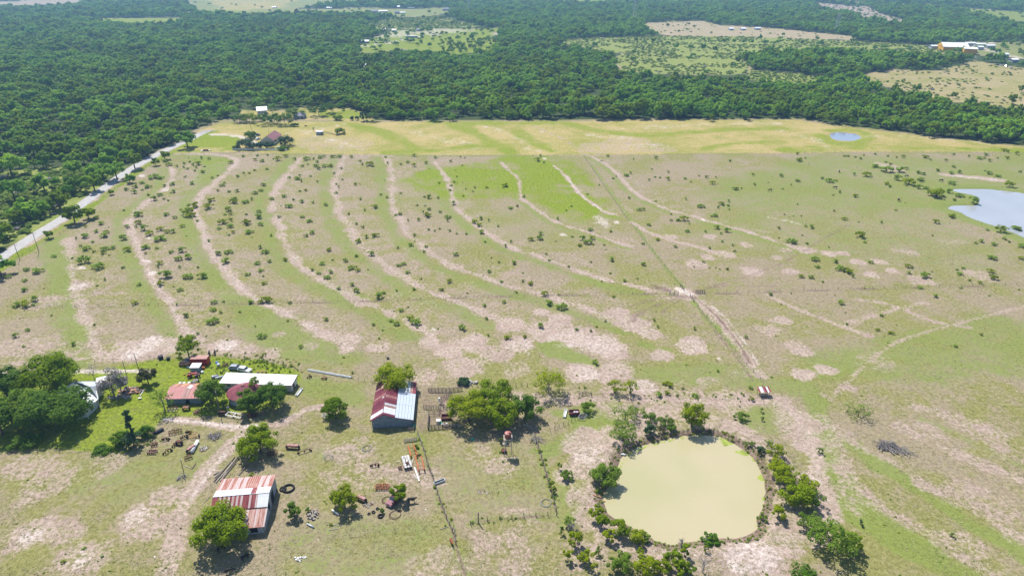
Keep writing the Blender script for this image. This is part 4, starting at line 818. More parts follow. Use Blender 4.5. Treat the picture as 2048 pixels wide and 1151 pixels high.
# the brush thickets nearest the road are things of their own
def proj_px(x, y):
    z = y*cP+CAM_H*sP; return x/z*F+1024, (CAM_H*cP-y*sP)/z*F+575.5
near = np.argsort(np.where(np.abs(fx/(fy*cP+CAM_H*sP)*F) < 1020, fy, 1e9))[:60]; oth = np.setdiff1d(np.arange(len(fx)), near)
bo = []
for q, k in enumerate(near):
    o = bpy.data.objects.new('brush_thicket', SCRUB_V[[0,1,2,4,0,1,2,3][q % 8]]); COL.objects.link(o); o.location = (fx[k], fy[k], groundz(fx[k], fy[k])); s = fs[k]
    o.scale = (s, s, s*.6); o.rotation_euler = (0, 0, rs.uniform(0, 6)); bo.append(o)
    tag(o, ('grey bare thicket' if q % 8 == 7 else 'light green brush thicket')+', '+where(*proj_px(fx[k], fy[k]), 20)[1], 'thicket', 'brush thickets left of the road')
points_object('brushland', fx[oth], fy[oth], fs[oth], [ [o for o in bo if o.data == v][0] for v in SCRUB_V], 'light green brushland between the woods', 9, (.40, .68), picks=np.random.RandomState(4).choice(5, len(oth), p=[.24,.04,.24,.24,.24]))
# roadside trees in the scrub and bigger trees within it
for (px, py, w_, vi, lb) in [(150,432,52,3,'bushy green tree beside the road where its surface is hidden'),(178,428,34,5,'smaller tree touching the bushy tree beside the road'),(260,358,26,4,'round dark tree on the pasture side of the road'),(222,385,16,5,'slim small tree on the pasture side of the road'),(97,470,24,5,'crooked small tree on the verge below the bushy pair'),(3,535,60,4,'dark tree cut by the left edge of the picture, by the power poles'),(312,325,22,3,'lowest of the two trees at the upper road bend'),(330,312,26,5,'upper of the two trees at the upper road bend'),(375,282,44,0,'broad dark oak where the road meets the driveway'),
    (52,420,56,4,'dark tree in the scrub left of the road'),(120,405,50,3,'green tree above the road'),(190,368,50,9,'bright tree just left of the road'),(235,345,50,1,'dark tree left of the road'),(270,325,44,7,'green tree crowding the road'),(30,385,60,6,'large dark tree in the scrub'),(25,335,60,2,'large oak at the back of the scrub'),(90,370,50,0,'oak in the middle of the scrub'),(150,340,46,8,'oak behind the road trees'),(70,300,50,9,'bright green crown at the back of the scrub'),(215,310,46,4,'dark crown behind the road trees')]:
    g = GH(px, py+w_*.28); v = FOREST_V[vi]; R = max(abs(c[0]) for c in v[0].bound_box) if False else 5.0
    add_tree(v, g.x, g.y, w_*mpp(py)/2/R, px*.7, lb, None)
# ---- the trees of the farmstead and the pond, each placed and shaped on its own
def big_tree(px, py, w_, hpx, label, m='mid', seed=1, nb=16, nl=5200, ls=.26, trunk=.28, name='shade_tree', cat='tree', sparse=1.0, bark=None, hm=None, lean=0, core=True, cuts=.80, ragged=.38, limb=9):
    """px,py = foot of the trunk; w_ = crown width in photo pixels; hm = height in metres"""
    g = GH(px, py); R = w_*mpp(py)/2; H = hm or R*1.25
    Hc = H*.86; zc = H*.56
    t = thing(name, label, cat, g, 0)
    cm, C, rad = crown_mesh('crown', seed, R, Hc, nb, int(nl*.72), ls*1.15, zc, LM[m], flat=.82, core=core, spread=cuts, ragged=ragged)
    o = bpy.data.objects.new('crown', cm); COL.objects.link(o); o.parent = t
    tm = trunk_mesh('trunk', seed, H*.42, trunk, C, bark or BARK, limb, lean)
    o = bpy.data.objects.new('trunk', tm); COL.objects.link(o); o.parent = t
    return t
big_tree(445,1085,122,0,'dense round green tree covering the corner of the striped rusty barn','mid',11,18,7600,.25,.4,hm=9.2)
big_tree(522,905,92,0,'green shade tree above the striped rusty barn, by the pole pile','mid',12,15,5200,.25,.32,hm=8)
big_tree(672,836,66,0,'round tree standing alone left of the big red and white barn','mid',13,12,3800,.24,.28,hm=6.6)
big_tree(790,778,94,0,'bright round tree pressed against the back of the big barn','bright',14,16,5600,.25,.35,hm=8.5)
big_tree(938,842,92,0,'leftmost big bright tree of the clump beside the corral','bright',15,16,5600,.25,.4,hm=10)
big_tree(985,818,84,0,'rear tree of the clump beside the corral','mid',16,15,5200,.25,.4,hm=10.2)
big_tree(995,850,84,0,'front tree of the clump, directly behind the water tower','mid',17,15,5200,.25,.4,hm=9)
big_tree(1050,838,72,0,'dark rounded tree at the right end of the corral clump','dark',18,12,3800,.25,.3,hm=8)
big_tree(1097,786,76,0,'open crowned yellow green tree with pale branches above the clump','bright',19,15,2600,.22,.26,hm=8.4,bark=BARKG,core=False,ragged=.35)
big_tree(1228,785,38,0,'left of two small airy mesquites by the pasture fence','bright',20,8,750,.2,.16,hm=4.8,core=False,ragged=.4,name='mesquite_tree')
big_tree(1260,788,34,0,'right of two small airy mesquites by the pasture fence','bright',21,8,800,.2,.18,hm=5,core=False,ragged=.4,name='mesquite_tree')
big_tree(1383,852,66,0,'bright green mesquite at the upper edge of the muddy pond','bright',22,12,2800,.24,.26,hm=7.6,name='mesquite_tree')
big_tree(1175,822,34,0,'small bushy tree beside the dark stock trailer','mesq',23,8,1200,.2,.15,hm=3.2)
big_tree(1245,880,66,0,'grey twigged mesquite on the bank left of the pond top','mesq',24,12,1900,.22,.2,hm=5.4,core=False,ragged=.4,name='mesquite_tree')
big_tree(1250,838,58,0,'pale half bare mesquite above the pond bank','scrub',25,10,1000,.2,.18,hm=4.6,core=False,ragged=.5,bark=BARKG,name='mesquite_tree')
big_tree(1299,868,30,0,'dark dense bush on the bank left of the pond top','cedar',26,8,1500,.18,.14,hm=3,name='bank_bush',cat='bush')
big_tree(1210,962,66,0,'dense bush overhanging the left shore of the muddy pond','mesq',27,13,3400,.22,.2,hm=5,name='bank_bush',cat='bush')
big_tree(1568,968,60,0,'leftmost mesquite on the right shore of the pond','bright',28,11,2200,.22,.2,hm=5.4,core=False,ragged=.35,name='mesquite_tree')
big_tree(1590,1000,78,0,'largest mesquite on the right shore of the pond','mid',29,13,3200,.22,.22,hm=5.4,name='mesquite_tree')
big_tree(1625,1010,50,0,'grey tipped mesquite right of the largest pond shore mesquite','mesq',30,10,1400,.2,.18,hm=4.6,core=False,ragged=.4,name='mesquite_tree')
big_tree(1556,948,46,0,'dense mesquite leaning over the right pond shore','bright',63,10,1600,.2,.16,hm=4.6,core=False,ragged=.4,name='mesquite_tree')
big_tree(1614,982,50,0,'lime green mesquite behind the largest pond shore mesquite','bright',64,10,1700,.2,.16,hm=4.4,core=False,ragged=.4,name='mesquite_tree')
big_tree(1550,915,44,0,'small mesquite at the upper right pond shore','bright',31,9,1200,.2,.16,hm=4,core=False,ragged=.4,name='mesquite_tree')
big_tree(1660,1100,108,0,'big spreading mesquite at the lower right with a long shadow','mesq',32,16,4400,.22,.26,hm=7.2,name='mesquite_tree',core=False,ragged=.3)
big_tree(1705,1098,40,0,'lighter side crown right of the big spreading mesquite','mid',33,9,1300,.2,.16,hm=4.6,name='mesquite_tree')
big_tree(1716,832,60,0,'faint airy mesquite in the pasture right of the small shelter','scrub',34,11,800,.18,.16,hm=4.2,core=False,ragged=.6,name='mesquite_tree')
big_tree(690,1014,64,0,'mesquite with a white object in it left of the red pickup','bright',35,12,2600,.22,.2,hm=6,name='mesquite_tree')
big_tree(588,1034,36,0,'small round tree right of the striped rusty barn','mesq',36,9,1700,.2,.16,hm=4.4)
big_tree(800,1000,38,0,'small dense tree shading the red pickup','mid',37,9,2300,.2,.2,hm=5,lean=.5)
big_tree(378,713,54,0,'irregular tree behind the red container','mid',38,12,2600,.24,.24,hm=8.4)
big_tree(360,724,18,0,'slim sapling left of the tree behind the container','bright',39,5,420,.18,.1,hm=4,core=False)
# farmhouse trees
big_tree(112,778,126,0,'huge bright green tree behind the farmhouse','mid',40,22,7600,.3,.45,hm=12)
big_tree(114,850,146,0,'largest tree of all, dark oak spreading over the farmhouse','dark',41,26,9800,.3,.5,hm=10.5)
big_tree(52,838,92,0,'grey green tree at the left of the farmhouse','mesq',42,18,5200,.28,.4,hm=10)
big_tree(15,790,90,0,'dark tree at the left picture edge above the farmhouse','dark',43,16,5200,.28,.4,hm=11)
big_tree(5,868,80,0,'dark tree at the left picture edge below the farmhouse','dark',44,16,4800,.28,.4,hm=10)
big_tree(48,788,70,0,'shaded oak between the huge bright tree and the left edge','dark',45,14,4200,.28,.35,hm=9)
big_tree(52,888,64,0,'low dark undergrowth tree in the shade of the largest oak','dark',46,12,1600,.28,.25,hm=2.6,cat='tree')
big_tree(228,788,56,0,'grey purple leafless tree beside the farmhouse','dead',47,14,3000,.2,.28,hm=9.5,core=False,ragged=.4,bark=BARKG,name='bare_tree')
big_tree(245,790,40,0,'smaller leafless grey tree leaning on its neighbour','dead',48,10,1900,.2,.2,hm=7,core=False,ragged=.4,bark=BARKG,name='bare_tree')
big_tree(190,760,36,0,'thin bare tree left of the grey purple tree','dead',49,8,320,.16,.12,hm=6,core=False,ragged=.5,bark=BARKG,name='bare_tree')
big_tree(297,766,42,0,'round brownish bush beside the tall power pole','olive',50,12,2600,.2,.2,hm=5.6,name='round_bush',cat='bush')
big_tree(330,820,58,0,'thin crowned see-through tree left of the pink roofed shed','mesq',51,10,900,.2,.2,hm=8,core=False,ragged=.5,bark=BARKG)
big_tree(268,880,26,0,'tall narrow cedar in the brush clump','cedar',52,12,1900,.2,.2,hm=10.5,cuts=.4,name='cedar_tree')
big_tree(268,893,40,0,'dark vine covered bush at the foot of the narrow cedar','cedar',53,10,2200,.2,.2,hm=4.6,name='brush_clump',cat='bush')
big_tree(245,886,44,0,'leafy bush left of the narrow cedar','mesq',54,10,1700,.2,.18,hm=3.8,name='brush_clump',cat='bush')
big_tree(292,872,42,0,'bright vine heap right of the narrow cedar','vine',55,10,1700,.2,.15,hm=3.0,name='brush_clump',cat='bush')
big_tree(212,898,56,0,'low mound of bright vines left of the brush clump','vine',56,8,1300,.2,.1,hm=.8,name='vine_mound',cat='vines')
# trees round the sheds
big_tree(424,806,66,0,'dark leafy tree between the pink roofed shed and the round bin','dark',57,13,4200,.24,.28,hm=8.2)
big_tree(449,818,20,0,'dark sapling beside the leaning pole','mid',58,5,800,.2,.12,hm=4.5)
big_tree(500,822,60,0,'olive green tree in front of the round red roofed bin','mesq',59,12,3400,.24,.25,hm=7.2)
big_tree(546,812,76,0,'dark full tree in front of the long white roofed shed','dark',60,14,4600,.24,.3,hm=7.8)
big_tree(512,790,30,0,'thin crown poking over the white roof','mid',61,7,900,.2,.14,hm=7.4,core=False)
big_tree(1225,1138,34,0,'small mesquite at the bottom beside the pond clump','mesq',62,7,900,.2,.14,hm=3.6,name='mesquite_tree')
# thicket below the pond: (foot x, y, width, material, height m, leaf count, label)
for i, (px, py, w_, m, hm, nl, lb) in enumerate([
    (1140,1052,26,'scrub',3,420,'pale grey crowned mesquite below the fence corner'),(1122,1068,16,'mesq',2.4,300,'tiny mesquite left of the pale grey crowned one'),(1150,1090,38,'bright',4,1100,'bright mesquite on the left of the lower thicket'),(1136,1118,26,'bright',3.4,800,'low mesquite at the left foot of the thicket'),(1172,1125,34,'bright',3.6,1000,'mesquite between two gaps of the lower thicket'),(1196,1110,18,'mesq',2.6,360,'slender mesquite in the thicket gap'),(1188,1140,20,'bright',2.4,420,'small mesquite on the bottom edge near the gap'),
    (1192,1035,34,'bright',3.6,1100,'upper mesquite of the row below the left pond shore'),(1205,1050,36,'mid',3.8,1200,'second mesquite of the row below the left pond shore'),(1218,1080,34,'bright',3.4,1000,'mesquite with a spidery shadow in the lower thicket'),(1240,1068,44,'mid',4,1500,'densest mesquite near the lower left pond shore'),(1275,1085,40,'bright',3.4,1200,'mesquite hanging over the lower pond shore'),(1280,1110,20,'bright',2.4,500,'seedling mesquite below the pond shore'),(1290,1080,28,'scrub',2,600,'low pale bush on the lower pond shore'),
    (1245,1140,52,'mesq',4.6,1500,'grey green mesquite on the bottom edge'),(1290,1145,60,'bright',4.4,2400,'broad yellow green bush on the bottom edge'),(1325,1148,44,'bright',3.6,1400,'yellow green bush right of the broad one'),(1345,1128,40,'mid',4,1300,'mesquite above the yellow green bushes'),(1362,1146,40,'mid',3.6,1300,'green bush on the bottom edge near the dead tree'),(1368,1112,26,'mid',4,800,'slim mesquite below the pond shore snag'),(1380,1148,26,'mesq',2.6,500,'low bush left of the dead tree'),
    (1420,1082,44,'vine',1.6,1300,'bright reed clump on the lower pond shore'),(1412,1103,14,'mid',2,240,'seedling below the reed clump'),(1555,1035,34,'bright',3.4,1100,'bright bush right of the pond'),(1605,1050,40,'mesq',3.6,900,'airy mesquite above the big spreading mesquite'),(1630,1050,36,'scrub',3.4,500,'dry mesquite right of the pond'),(1605,1150,54,'vine',2,1500,'low bright bush on the bottom edge at right'),(1522,1040,24,'mesq',2.2,500,'reedy bush on the right pond shore'),(1132,956,30,'mesq',2.4,900,'low bush between the fence and the pond'),(1118,938,14,'mesq',2.2,260,'twiggy weed tree near the fence'),
    (1480,838,34,'mesq',2.2,900,'spiny bush above the pond at right'),(1300,842,36,'mesq',2.6,900,'bush left of the pond top mesquite'),(1330,850,40,'mesq',3,1000,'leafy bush beside the pond top mesquite'),(1343,862,26,'mesq',2.2,500,'low bush on the pond top bank'),(1320,865,24,'olive',2.2,500,'brown bush on the pond top bank'),(1285,828,24,'scrub',2.4,360,'grey bush behind the bank bushes'),(1500,892,22,'mesq',1.8,420,'weed clump at the upper right shore'),(1522,905,26,'cedar',2.2,600,'dark weed clump at the upper right shore'),(1537,890,22,'mesq',2,320,'dry weed clump above the upper right shore'),(1638,905,16,'mesq',1.8,300,'lone seedling right of the pond'),
    (833,906,16,'mesq',3,600,'small tree in the fence line beside the orange frame'),(1102,975,16,'mid',2.8,520,'sapling growing in the fence line near its lower end'),(1107,985,14,'mid',2.2,300,'weed below the fence line sapling'),(1008,885,20,'bright',2.6,420,'small green bush under the water tower'),(580,1055,0,'mid',1,10,'x'),(392,948,0,'mid',1,10,'x'),
    (505,955,14,'bright',1.8,300,'weed clump behind the striped barn roof'),(450,978,14,'bright',2,320,'weed clump left of the striped barn'),(617,1022,13,'vine',1.2,260,'bright weed clump by the rubble heap'),(765,1026,12,'mesq',1.6,420,'weed clump growing from the tyre heap'),(1503,800,14,'bright',1.4,260,'weed clump left of the small shelter'),(1522,823,10,'mesq',1.8,160,'thin sapling below the small shelter'),(1523,840,10,'mesq',1.4,160,'second sapling below the small shelter'),(1950,1092,0,'mesq',1,10,'x'),(1720,1048,12,'cedar',1.4,220,'small dark seedling right of the pond path'),(1903,1072,10,'mesq',1.4,160,'small seedling in the lower right pasture'),(1738,848,0,'mesq',1,1,'x')]):
    if w_ == 0: continue
    big_tree(px, py, w_, 0, lb, m, 400+i, max(4, int(w_/5)), nl, .2 if w_ > 24 else .15, .09 if w_ < 30 else .13, hm=hm, core=False, ragged=.45, name='mesquite_tree' if hm > 2.6 else 'bush', cat='tree' if hm > 2.6 else 'bush', limb=5)
# house-with-red-roof trees, far up
for i, (px, py, w_, m, hm, lb) in enumerate([(492,297,34,'cedar',6.5,'left round cedar in front of the red roofed house'),(513,298,26,'cedar',5,'second cedar in front of the red roofed house'),(533,297,24,'cedar',4.6,'cedar right before the red roofed house wall'),(570,292,36,'cedar',7,'big round cedar right of the red roofed house'),(500,276,24,'oak',5,'dark tree behind the left cedars'),(473,298,14,'mid',2.4,'small bush at the left end of the white fence'),(567,300,20,'mesq',2.4,'low bush right of the parked white car'),
    (480,245,30,'oak',7,'round tree left of the bright roofed house'),(506,244,34,'mid',7,'tree against the bright roofed house'),(540,248,46,'oak',9,'dark tree in front of the bright roofed house'),(570,250,34,'oak',9,'dark tree right of the bright roofed house'),(590,236,40,'oak',8,'oak behind the grey roofed house'),(638,232,36,'oak',9,'broad oak above the lane meadow'),(665,226,30,'oak',9,'oak right of the broad oak above the lane'),(676,240,18,'mid',4,'round bush at the edge of the lane meadow'),(728,242,14,'cedar',7.5,'narrow cedar at the lane end'),(704,240,8,'cedar',3,'tiny cedar left of the narrow cedar'),(715,240,8,'cedar',3,'tiny cedar nearest the narrow cedar'),(590,253,12,'mesq',2.6,'small pale bush below the lane trees'),(680,268,18,'mid',4.5,'small tree by the hay field cattle pen'),(745,242,24,'oak',7,'oak at the left corner of the forest front')]):
    big_tree(px, py, w_*1.3, 0, lb, 'dark' if m == 'oak' else m, 500+i, 12, 1900, .30, .2, hm=hm*1.12)
for i, (px, py, w_, m, hm) in enumerate([(1492,240,22,'oak',8),(1420,242,18,'mid',6),(1262,238,16,'oak',7),(1055,240,20,'oak',7),(905,242,22,'oak',6),(1828,265,20,'cedar',7),(1858,275,18,'oak',8)]):
    big_tree(px, py, w_, 0, 'tree stepping forward from the forest front, '+['near the hay field right corner','left of the forward oak','above the pale track','above the mid hay field','above the left hay field','dark cedar near the right creek','oak near the right creek'][i], m, 540+i, 9, 900, .34, .2, hm=hm)
# ================================================================= BUILDINGS
def kids(o): return [c for c in COL.objects if c.parent == o]
def copy_tree(o, loc, rz, label=None, group=None, sc=None):
    r = o.copy(); COL.objects.link(r); r.location = loc; r.rotation_euler = (0, 0, rz)
    if sc: r.scale = (sc, sc, sc)
    if label: r['label'] = label
    if group: r['group'] = group
    for ch in o_children[o.name]:
        c = ch.copy(); COL.objects.link(c); c.parent = r
        for g in o_children.get(ch.name, []):
            d = g.copy(); COL.objects.link(d); d.parent = c
    return r
o_children = {}
def remember(o):
    o_children[o.name] = kids(o)
    for c in o_children[o.name]: o_children[c.name] = kids(c)
def streak(name, c1, c2, sx=2.2, thr=(.42,.58), rough=.6, metal=.0, c3=None, axis=0):
    """sheet metal with runs of rust down the slope: noise stretched along the sheet"""
    m, nt, b = newmat(name); N = nt.nodes; L = nt.links; tc = N.new('ShaderNodeTexCoord'); mp = N.new('ShaderNodeMapping')
    mp.inputs['Scale'].default_value = (sx, .16, .16) if axis == 0 else (.16, sx, .16)
    oi = N.new('ShaderNodeObjectInfo'); L.new(tc.outputs['Object'], mp.inputs[0])
    ad = N.new('ShaderNodeVectorMath'); ad.operation = 'ADD'; L.new(mp.outputs[0], ad.inputs[0]); L.new(oi.outputs['Random'], ad.inputs[1])
    n = N.new('ShaderNodeTexNoise'); n.inputs['Scale'].default_value = 1.6; n.inputs['Detail'].default_value = 6; n.inputs['Roughness'].default_value = .7
    L.new(ad.outputs[0], n.inputs['Vector']); r = N.new('ShaderNodeValToRGB'); r.color_ramp.elements[0].position = thr[0]; r.color_ramp.elements[1].position = thr[1]
    r.color_ramp.elements[0].color = (*c1, 1); r.color_ramp.elements[1].color = (*c2, 1)
    L.new(n.outputs[0], r.inputs[0]); L.new(r.outputs[0], b.inputs['Base Color']); b.inputs['Roughness'].default_value = rough; b.inputs['Metallic'].default_value = metal
    b.inputs['Specular IOR Level'].default_value = .35; MATS[name] = m; return m
REDM = streak('red_rusted_sheet', (.17,.024,.042), (.24,.06,.075)); REDM2 = streak('deep_red_sheet', (.11,.012,.03), (.19,.032,.055)); REDM3 = streak('worn_red_sheet', (.28,.10,.08), (.38,.24,.21))
WHM = mat('white_sheet', (.70,.71,.73), .5, .08, .8); WHM2 = mat('dull_white_sheet', (.55,.57,.60), .5, .15, .8); GALV = mat('galvanised_sheet', (.50,.54,.58), .45, .15, .6, metal=.2)
RUST = streak('rust_striped_sheet', (.30,.085,.055), (.50,.34,.30)); RUST2 = streak('pale_striped_sheet', (.36,.15,.12), (.52,.43,.42), thr=(.3,.5)); DRED = streak('dark_red_sheet', (.17,.02,.03), (.30,.07,.07))
PINK = streak('pink_faded_sheet', (.40,.12,.12), (.50,.24,.22), thr=(.3,.7)); ORNG = streak('orange_rust_sheet', (.50,.20,.08), (.62,.36,.26))
BLUEW = mat('grey_board_wall', (.22,.27,.33), .85, .35, 1.4); GREYW = mat('grey_tin_wall', (.36,.40,.45), .7, .25, 1.2); WOOD = mat('weathered_wood', (.23,.19,.16), .9, .45, 3); WOODP = mat('pale_wood', (.42,.37,.32), .9, .35, 3)
DARK_ = mat('dark_opening', (.012,.012,.014), .9, .2); WHITE = mat('white_paint', (.75,.75,.74), .6, .08); BROWN = mat('brown_trim', (.11,.06,.055), .8, .3)
IRON = mat('rusty_iron', (.17,.075,.045), .85, .6, 5, col2=(.06,.03,.025)); ORIRON = mat('orange_iron', (.46,.13,.04), .8, .5, 4, col2=(.22,.07,.03)); STEEL = mat('galvanised_steel', (.42,.43,.45), .45, .2, metal=.5)
RUBBER = mat('rubber', (.018,.018,.02), .85, .3); BLACK = mat('black_plastic', (.02,.02,.022), .5, .2); TEAL = mat('teal_plastic', (.02,.35,.25), .45, .1); BLUE = mat('blue_plastic', (.06,.18,.42), .45, .1)
GLASS = mat('window_glass', (.05,.07,.09), .12, .2, spec=.8); REDP = mat('red_paint', (.42,.03,.025), .5, .3, 2); YEL = mat('yellow_paint', (.55,.30,.05), .6, .3, 3); CONC = mat('concrete', (.42,.40,.37), .9, .2)
ROCK = mat('rubble', (.38,.29,.25), .95, .5, 4, col2=(.10,.07,.07)); PURP = mat('faded_maroon_paint', (.20,.04,.07), .5, .35, 2)
BLUEWH = mat('blue_white_sheet', (.50,.56,.66), .45, .12, .8)
_sheet = {}
def sheet(parent, mats, ax, ay, az, bx, by, bz, cz_edge=0, name='roof_sheet', rnd=None, over=0):
    pass
def roof_field(parent, p00, p10, p11, p01, n, pick, name='roof_sheet', t=.05, gap=.03, along=1):
    """a pitched field split into n metal sheets; p00-p10 is the lower edge, p01-p11 the upper one (local metres)"""
    p00, p10, p11, p01 = map(Vector, (p00, p10, p11, p01)); out = []
    for i in range(n):
        a = i/n+gap/n; b_ = (i+1)/n-gap/n
        q = [p00.lerp(p10, a), p00.lerp(p10, b_), p01.lerp(p11, b_), p01.lerp(p11, a)]
        c = (q[0]+q[1])/2; m = MB(); w = (q[1]-q[0]).length
        nrm = (q[1]-q[0]).cross(q[3]-q[0]).normalized(); off = nrm*(i % 2)*.012
        m.slab(*[p-c+off for p in q], t)
        # two raised ribs per sheet
        for f in (.04, .5):
            r0 = q[0].lerp(q[1], f)-c+nrm*.02+off; r1 = q[3].lerp(q[2], f)-c+nrm*.02+off
            m.tube(r0, r1, .035, .035, 4, cap=True)
        o = m.obj(name, pick(i), parent); o.location = c; out.append(o)
    return out
def wall(parent, pts, z0, z1f, m, name='wall', t=.12):
    """upright wall from (x,y) to (x,y); z1f = (z at a, z at b) or list along it"""
    (x0, y0), (x1, y1) = pts; za, zb = z1f if isinstance(z1f, tuple) else (z1f, z1f)
    d = Vector((x1-x0, y1-y0, 0)); L = d.length; d /= L; n = Vector((d.y, -d.x, 0))*t/2
    A = Vector((x0, y0, z0)); B = Vector((x1, y1, z0)); A1 = Vector((x0, y0, za)); B1 = Vector((x1, y1, zb))
    b = MB(); b.add([A-n, B-n, B1-n, A1-n, A+n, B+n, B1+n, A1+n], [(0,1,2,3),(5,4,7,6),(4,0,3,7),(1,5,6,2),(3,2,6,7),(4,5,1,0)])
    return b.obj(name, m, parent)
def boards(parent, x0, x1, y, zf, n, m, name='wall_board', t=.05, z0=0, axis='x', out=-1):
    """upright boards on a wall plane; zf(u) gives the top height at position u"""
    for i in range(n):
        a = x0+(x1-x0)*(i+.04)/n; b_ = x0+(x1-x0)*(i+.96)/n; d = t*(1+.5*(i % 2))*out; q = MB()
        if axis == 'x': P = [(a, y+d), (b_, y+d), (b_, y), (a, y)]
        else: P = [(y+d, a), (y+d, b_), (y, b_), (y, a)]
        vs = [(*p, z0) for p in P]+[(*P[0], zf(a)), (*P[1], zf(b_)), (*P[2], zf(b_)), (*P[3], zf(a))]
        q.add(vs, [(0,3,2,1),(4,5,6,7),(0,1,5,4),(1,2,6,5),(2,3,7,6),(3,0,4,7)]); q.obj(name, m, parent)
# ---- big barn with red gable roof and white lean-to roof
g = GH(745,855); g2 = GH(824,854); D = 19.0; Wd = (g2-g).length
t = thing('gable_barn', 'big barn with red gable roof and white metal lean-to roof, tree behind it', 'barn', g, math.radians(4.2))
x1, xr, xj = 0, Wd*.29, Wd*.585
zl, zr_, zj, ze = 2.6, 4.7, 3.5, 2.4
def ztop(x): return np.interp(x, [0, xr, xj, Wd], [zl, zr_, zj, ze])
boards(t, 0, Wd, 0, ztop, 22, BLUEW)
wall(t, ((0, .05), (xr, .05)), 0, (zl-.02, zr_-.04), BLUEW); wall(t, ((xr, .05), (xj, .05)), 0, (zr_-.04, zj-.04), BLUEW); wall(t, ((xj, .05), (Wd, .05)), 0, (zj-.04, ze-.02), BLUEW)
wall(t, ((0, .1), (0, D)), 0, zl-.03, GREYW); wall(t, ((Wd, .1), (Wd, D)), 0, ze-.03, BLUEW); wall(t, ((0, D), (xr, D)), 0, (zl, zr_-.05), GREYW); wall(t, ((xr, D), (Wd, D)), 0, (zr_-.05, ze-.03), GREYW)
rr = random.Random(4)
rl = lambda i: REDM3 if i in (4, 9) else rr.choice([REDM, REDM2, REDM2])
roof_field(t, (-.5, D+.3, zl-.28), (-.5, -.4, zl-.28), (xr, -.4, zr_+.06), (xr, D+.3, zr_+.06), 20, lambda i: WHM if i in (17, 18) else rl(i))
roof_field(t, (xj, -.4, zj+.06), (xj, D+.3, zj+.06), (xr, D+.3, zr_+.06), (xr, -.4, zr_+.06), 20, lambda i: WHM if i in (1, 2, 3) else (WHM2 if i == 5 else rl(i)))
for k in range(3):      # white sheets in three courses across and down
    y0 = -.4+k*(D+.5)/3; y1 = -.4+(k+1)*(D+.5)/3
    zz = lambda x: zj+.05+(ze-zj-.18)*(x-xj)/(Wd+.5-xj)
    a, b_ = xj+.03, Wd+.5
    roof_field(t, (a, y0, zz(a)+.03*(k % 2)), (b_, y0, zz(b_)+.03*(k % 2)), (b_, y1, zz(b_)+.03*(k % 2)), (a, y1, zz(a)+.03*(k % 2)), 6, lambda i: (BLUEWH if k < 2 else [WHM2, GALV, WHM2, GALV, REDM3, REDM][i]))
MB().tube((xr, -.45, zr_+.08), (xr, D+.3, zr_+.08), .09, n=6).obj('ridge_cap', REDM2, t)
for (a, b_) in ((0, xr), (xr, xj), (xj, Wd)): MB().tube((a-(.5 if a == 0 else 0), -.42, float(ztop(a))-(.22 if a == 0 else -.02)), (b_+(.4 if b_ == Wd else 0), -.42, float(ztop(b_))-.02), .07, n=4).obj('verge_trim', REDM2, t)
# small patched bits of tin on the left slope
for k, (u, v) in enumerate(((.2,.15),(.25,.3),(.15,.62),(.1,.72),(.55,.8))):
    c = Vector((-.5+(xr+.5)*(.5+.4*v), D*(1-u), 0)); z = zl-.28+(zr_+.34-zl)*(c.x+.5)/(xr+.5)+.1
    MB().box((c.x, c.y, z), (.7, .5, .03), 0, 0, -math.atan2(zr_+.34-zl, xr+.5)).obj('tin_patch', ORNG if k % 2 else WHM2, t)
# ---- striped rusty barn
g = GH(443,1003+60); 
bl = G(465,981); fr = G(529,1064); yaw = math.radians(7)
t = thing('striped_barn', 'rusty striped tin barn with a broad white band across its roof', 'barn', (fr.x, fr.y, groundz(fr.x, fr.y)), yaw)
W_ = 12.2; zb, zk, zm, zm2, zf = 3.9, 5.1, 3.75, 3.5, 2.3; yb, yk, ym = 15.2, 7.6, 4.4
sl_ = lambda y: float(np.interp(y, [0, ym, ym+.01, yk, yb], [zf, zm2, zm, zk, zb]))
rr = random.Random(9)
roof_field(t, (.4, yb+.3, zb-.02), (-W_-.4, yb+.3, zb-.02), (-W_-.4, yk+2.6, sl_(yk+2.6)+.06), (.4, yk+2.6, sl_(yk+2.6)+.06), 26, lambda i: (RUST, RUST2, RUST, RUST, RUST2)[(i*3+i//5) % 5])
roof_field(t, (.4, yk+2.65, sl_(yk+2.6)+.08), (-W_-.4, yk+2.65, sl_(yk+2.6)+.08), (-W_-.4, yk, zk+.08), (.4, yk, zk+.08), 12, lambda i: DRED if i == 3 else WHM)
roof_field(t, (-W_-.4, ym, zm+.02), (.4, ym, zm+.02), (.4, yk, zk+.06), (-W_-.4, yk, zk+.06), 26, lambda i: WHM if i >= 21 else (DRED if i in (0,1,2,4,6,8,10,12,14,15,16,18,19) else RUST2))
roof_field(t, (-W_*.66, -.5, zf+.0), (.4, -.5, zf+.0), (.4, ym, zm2+.04), (-W_*.66, ym, zm2+.04), 20, lambda i: (RUST, RUST2, RUST, RUST)[(i*3+i//4) % 4])
boards(t, .2, yb, 0, lambda y: sl_(y)-.06, 20, GREYW, axis='y', out=1)
wall(t, ((-W_, ym), (-W_, yb)), 0, 3.7, GREYW); wall(t, ((-W_, yb), (0, yb)), 0, zb-.08, GREYW); wall(t, ((-W_, ym), (-W_*.66, ym)), 0, zm-.15, GREYW)
wall(t, ((-W_*.66, 0), (-W_*.66, ym)), 0, (zf-.1, zm2-.1), GREYW); boards(t, -W_*.66, 0, 0, lambda x: zf-.05, 10, GREYW, t=.06)
MB().box((.12, 10.2, 1.5), (.06, 2.4, 2.9)).obj('door_opening', DARK_, t); MB().box((.14, 6.4, 2.0), (.06, 1.2, 1.6)).obj('window_opening', DARK_, t)
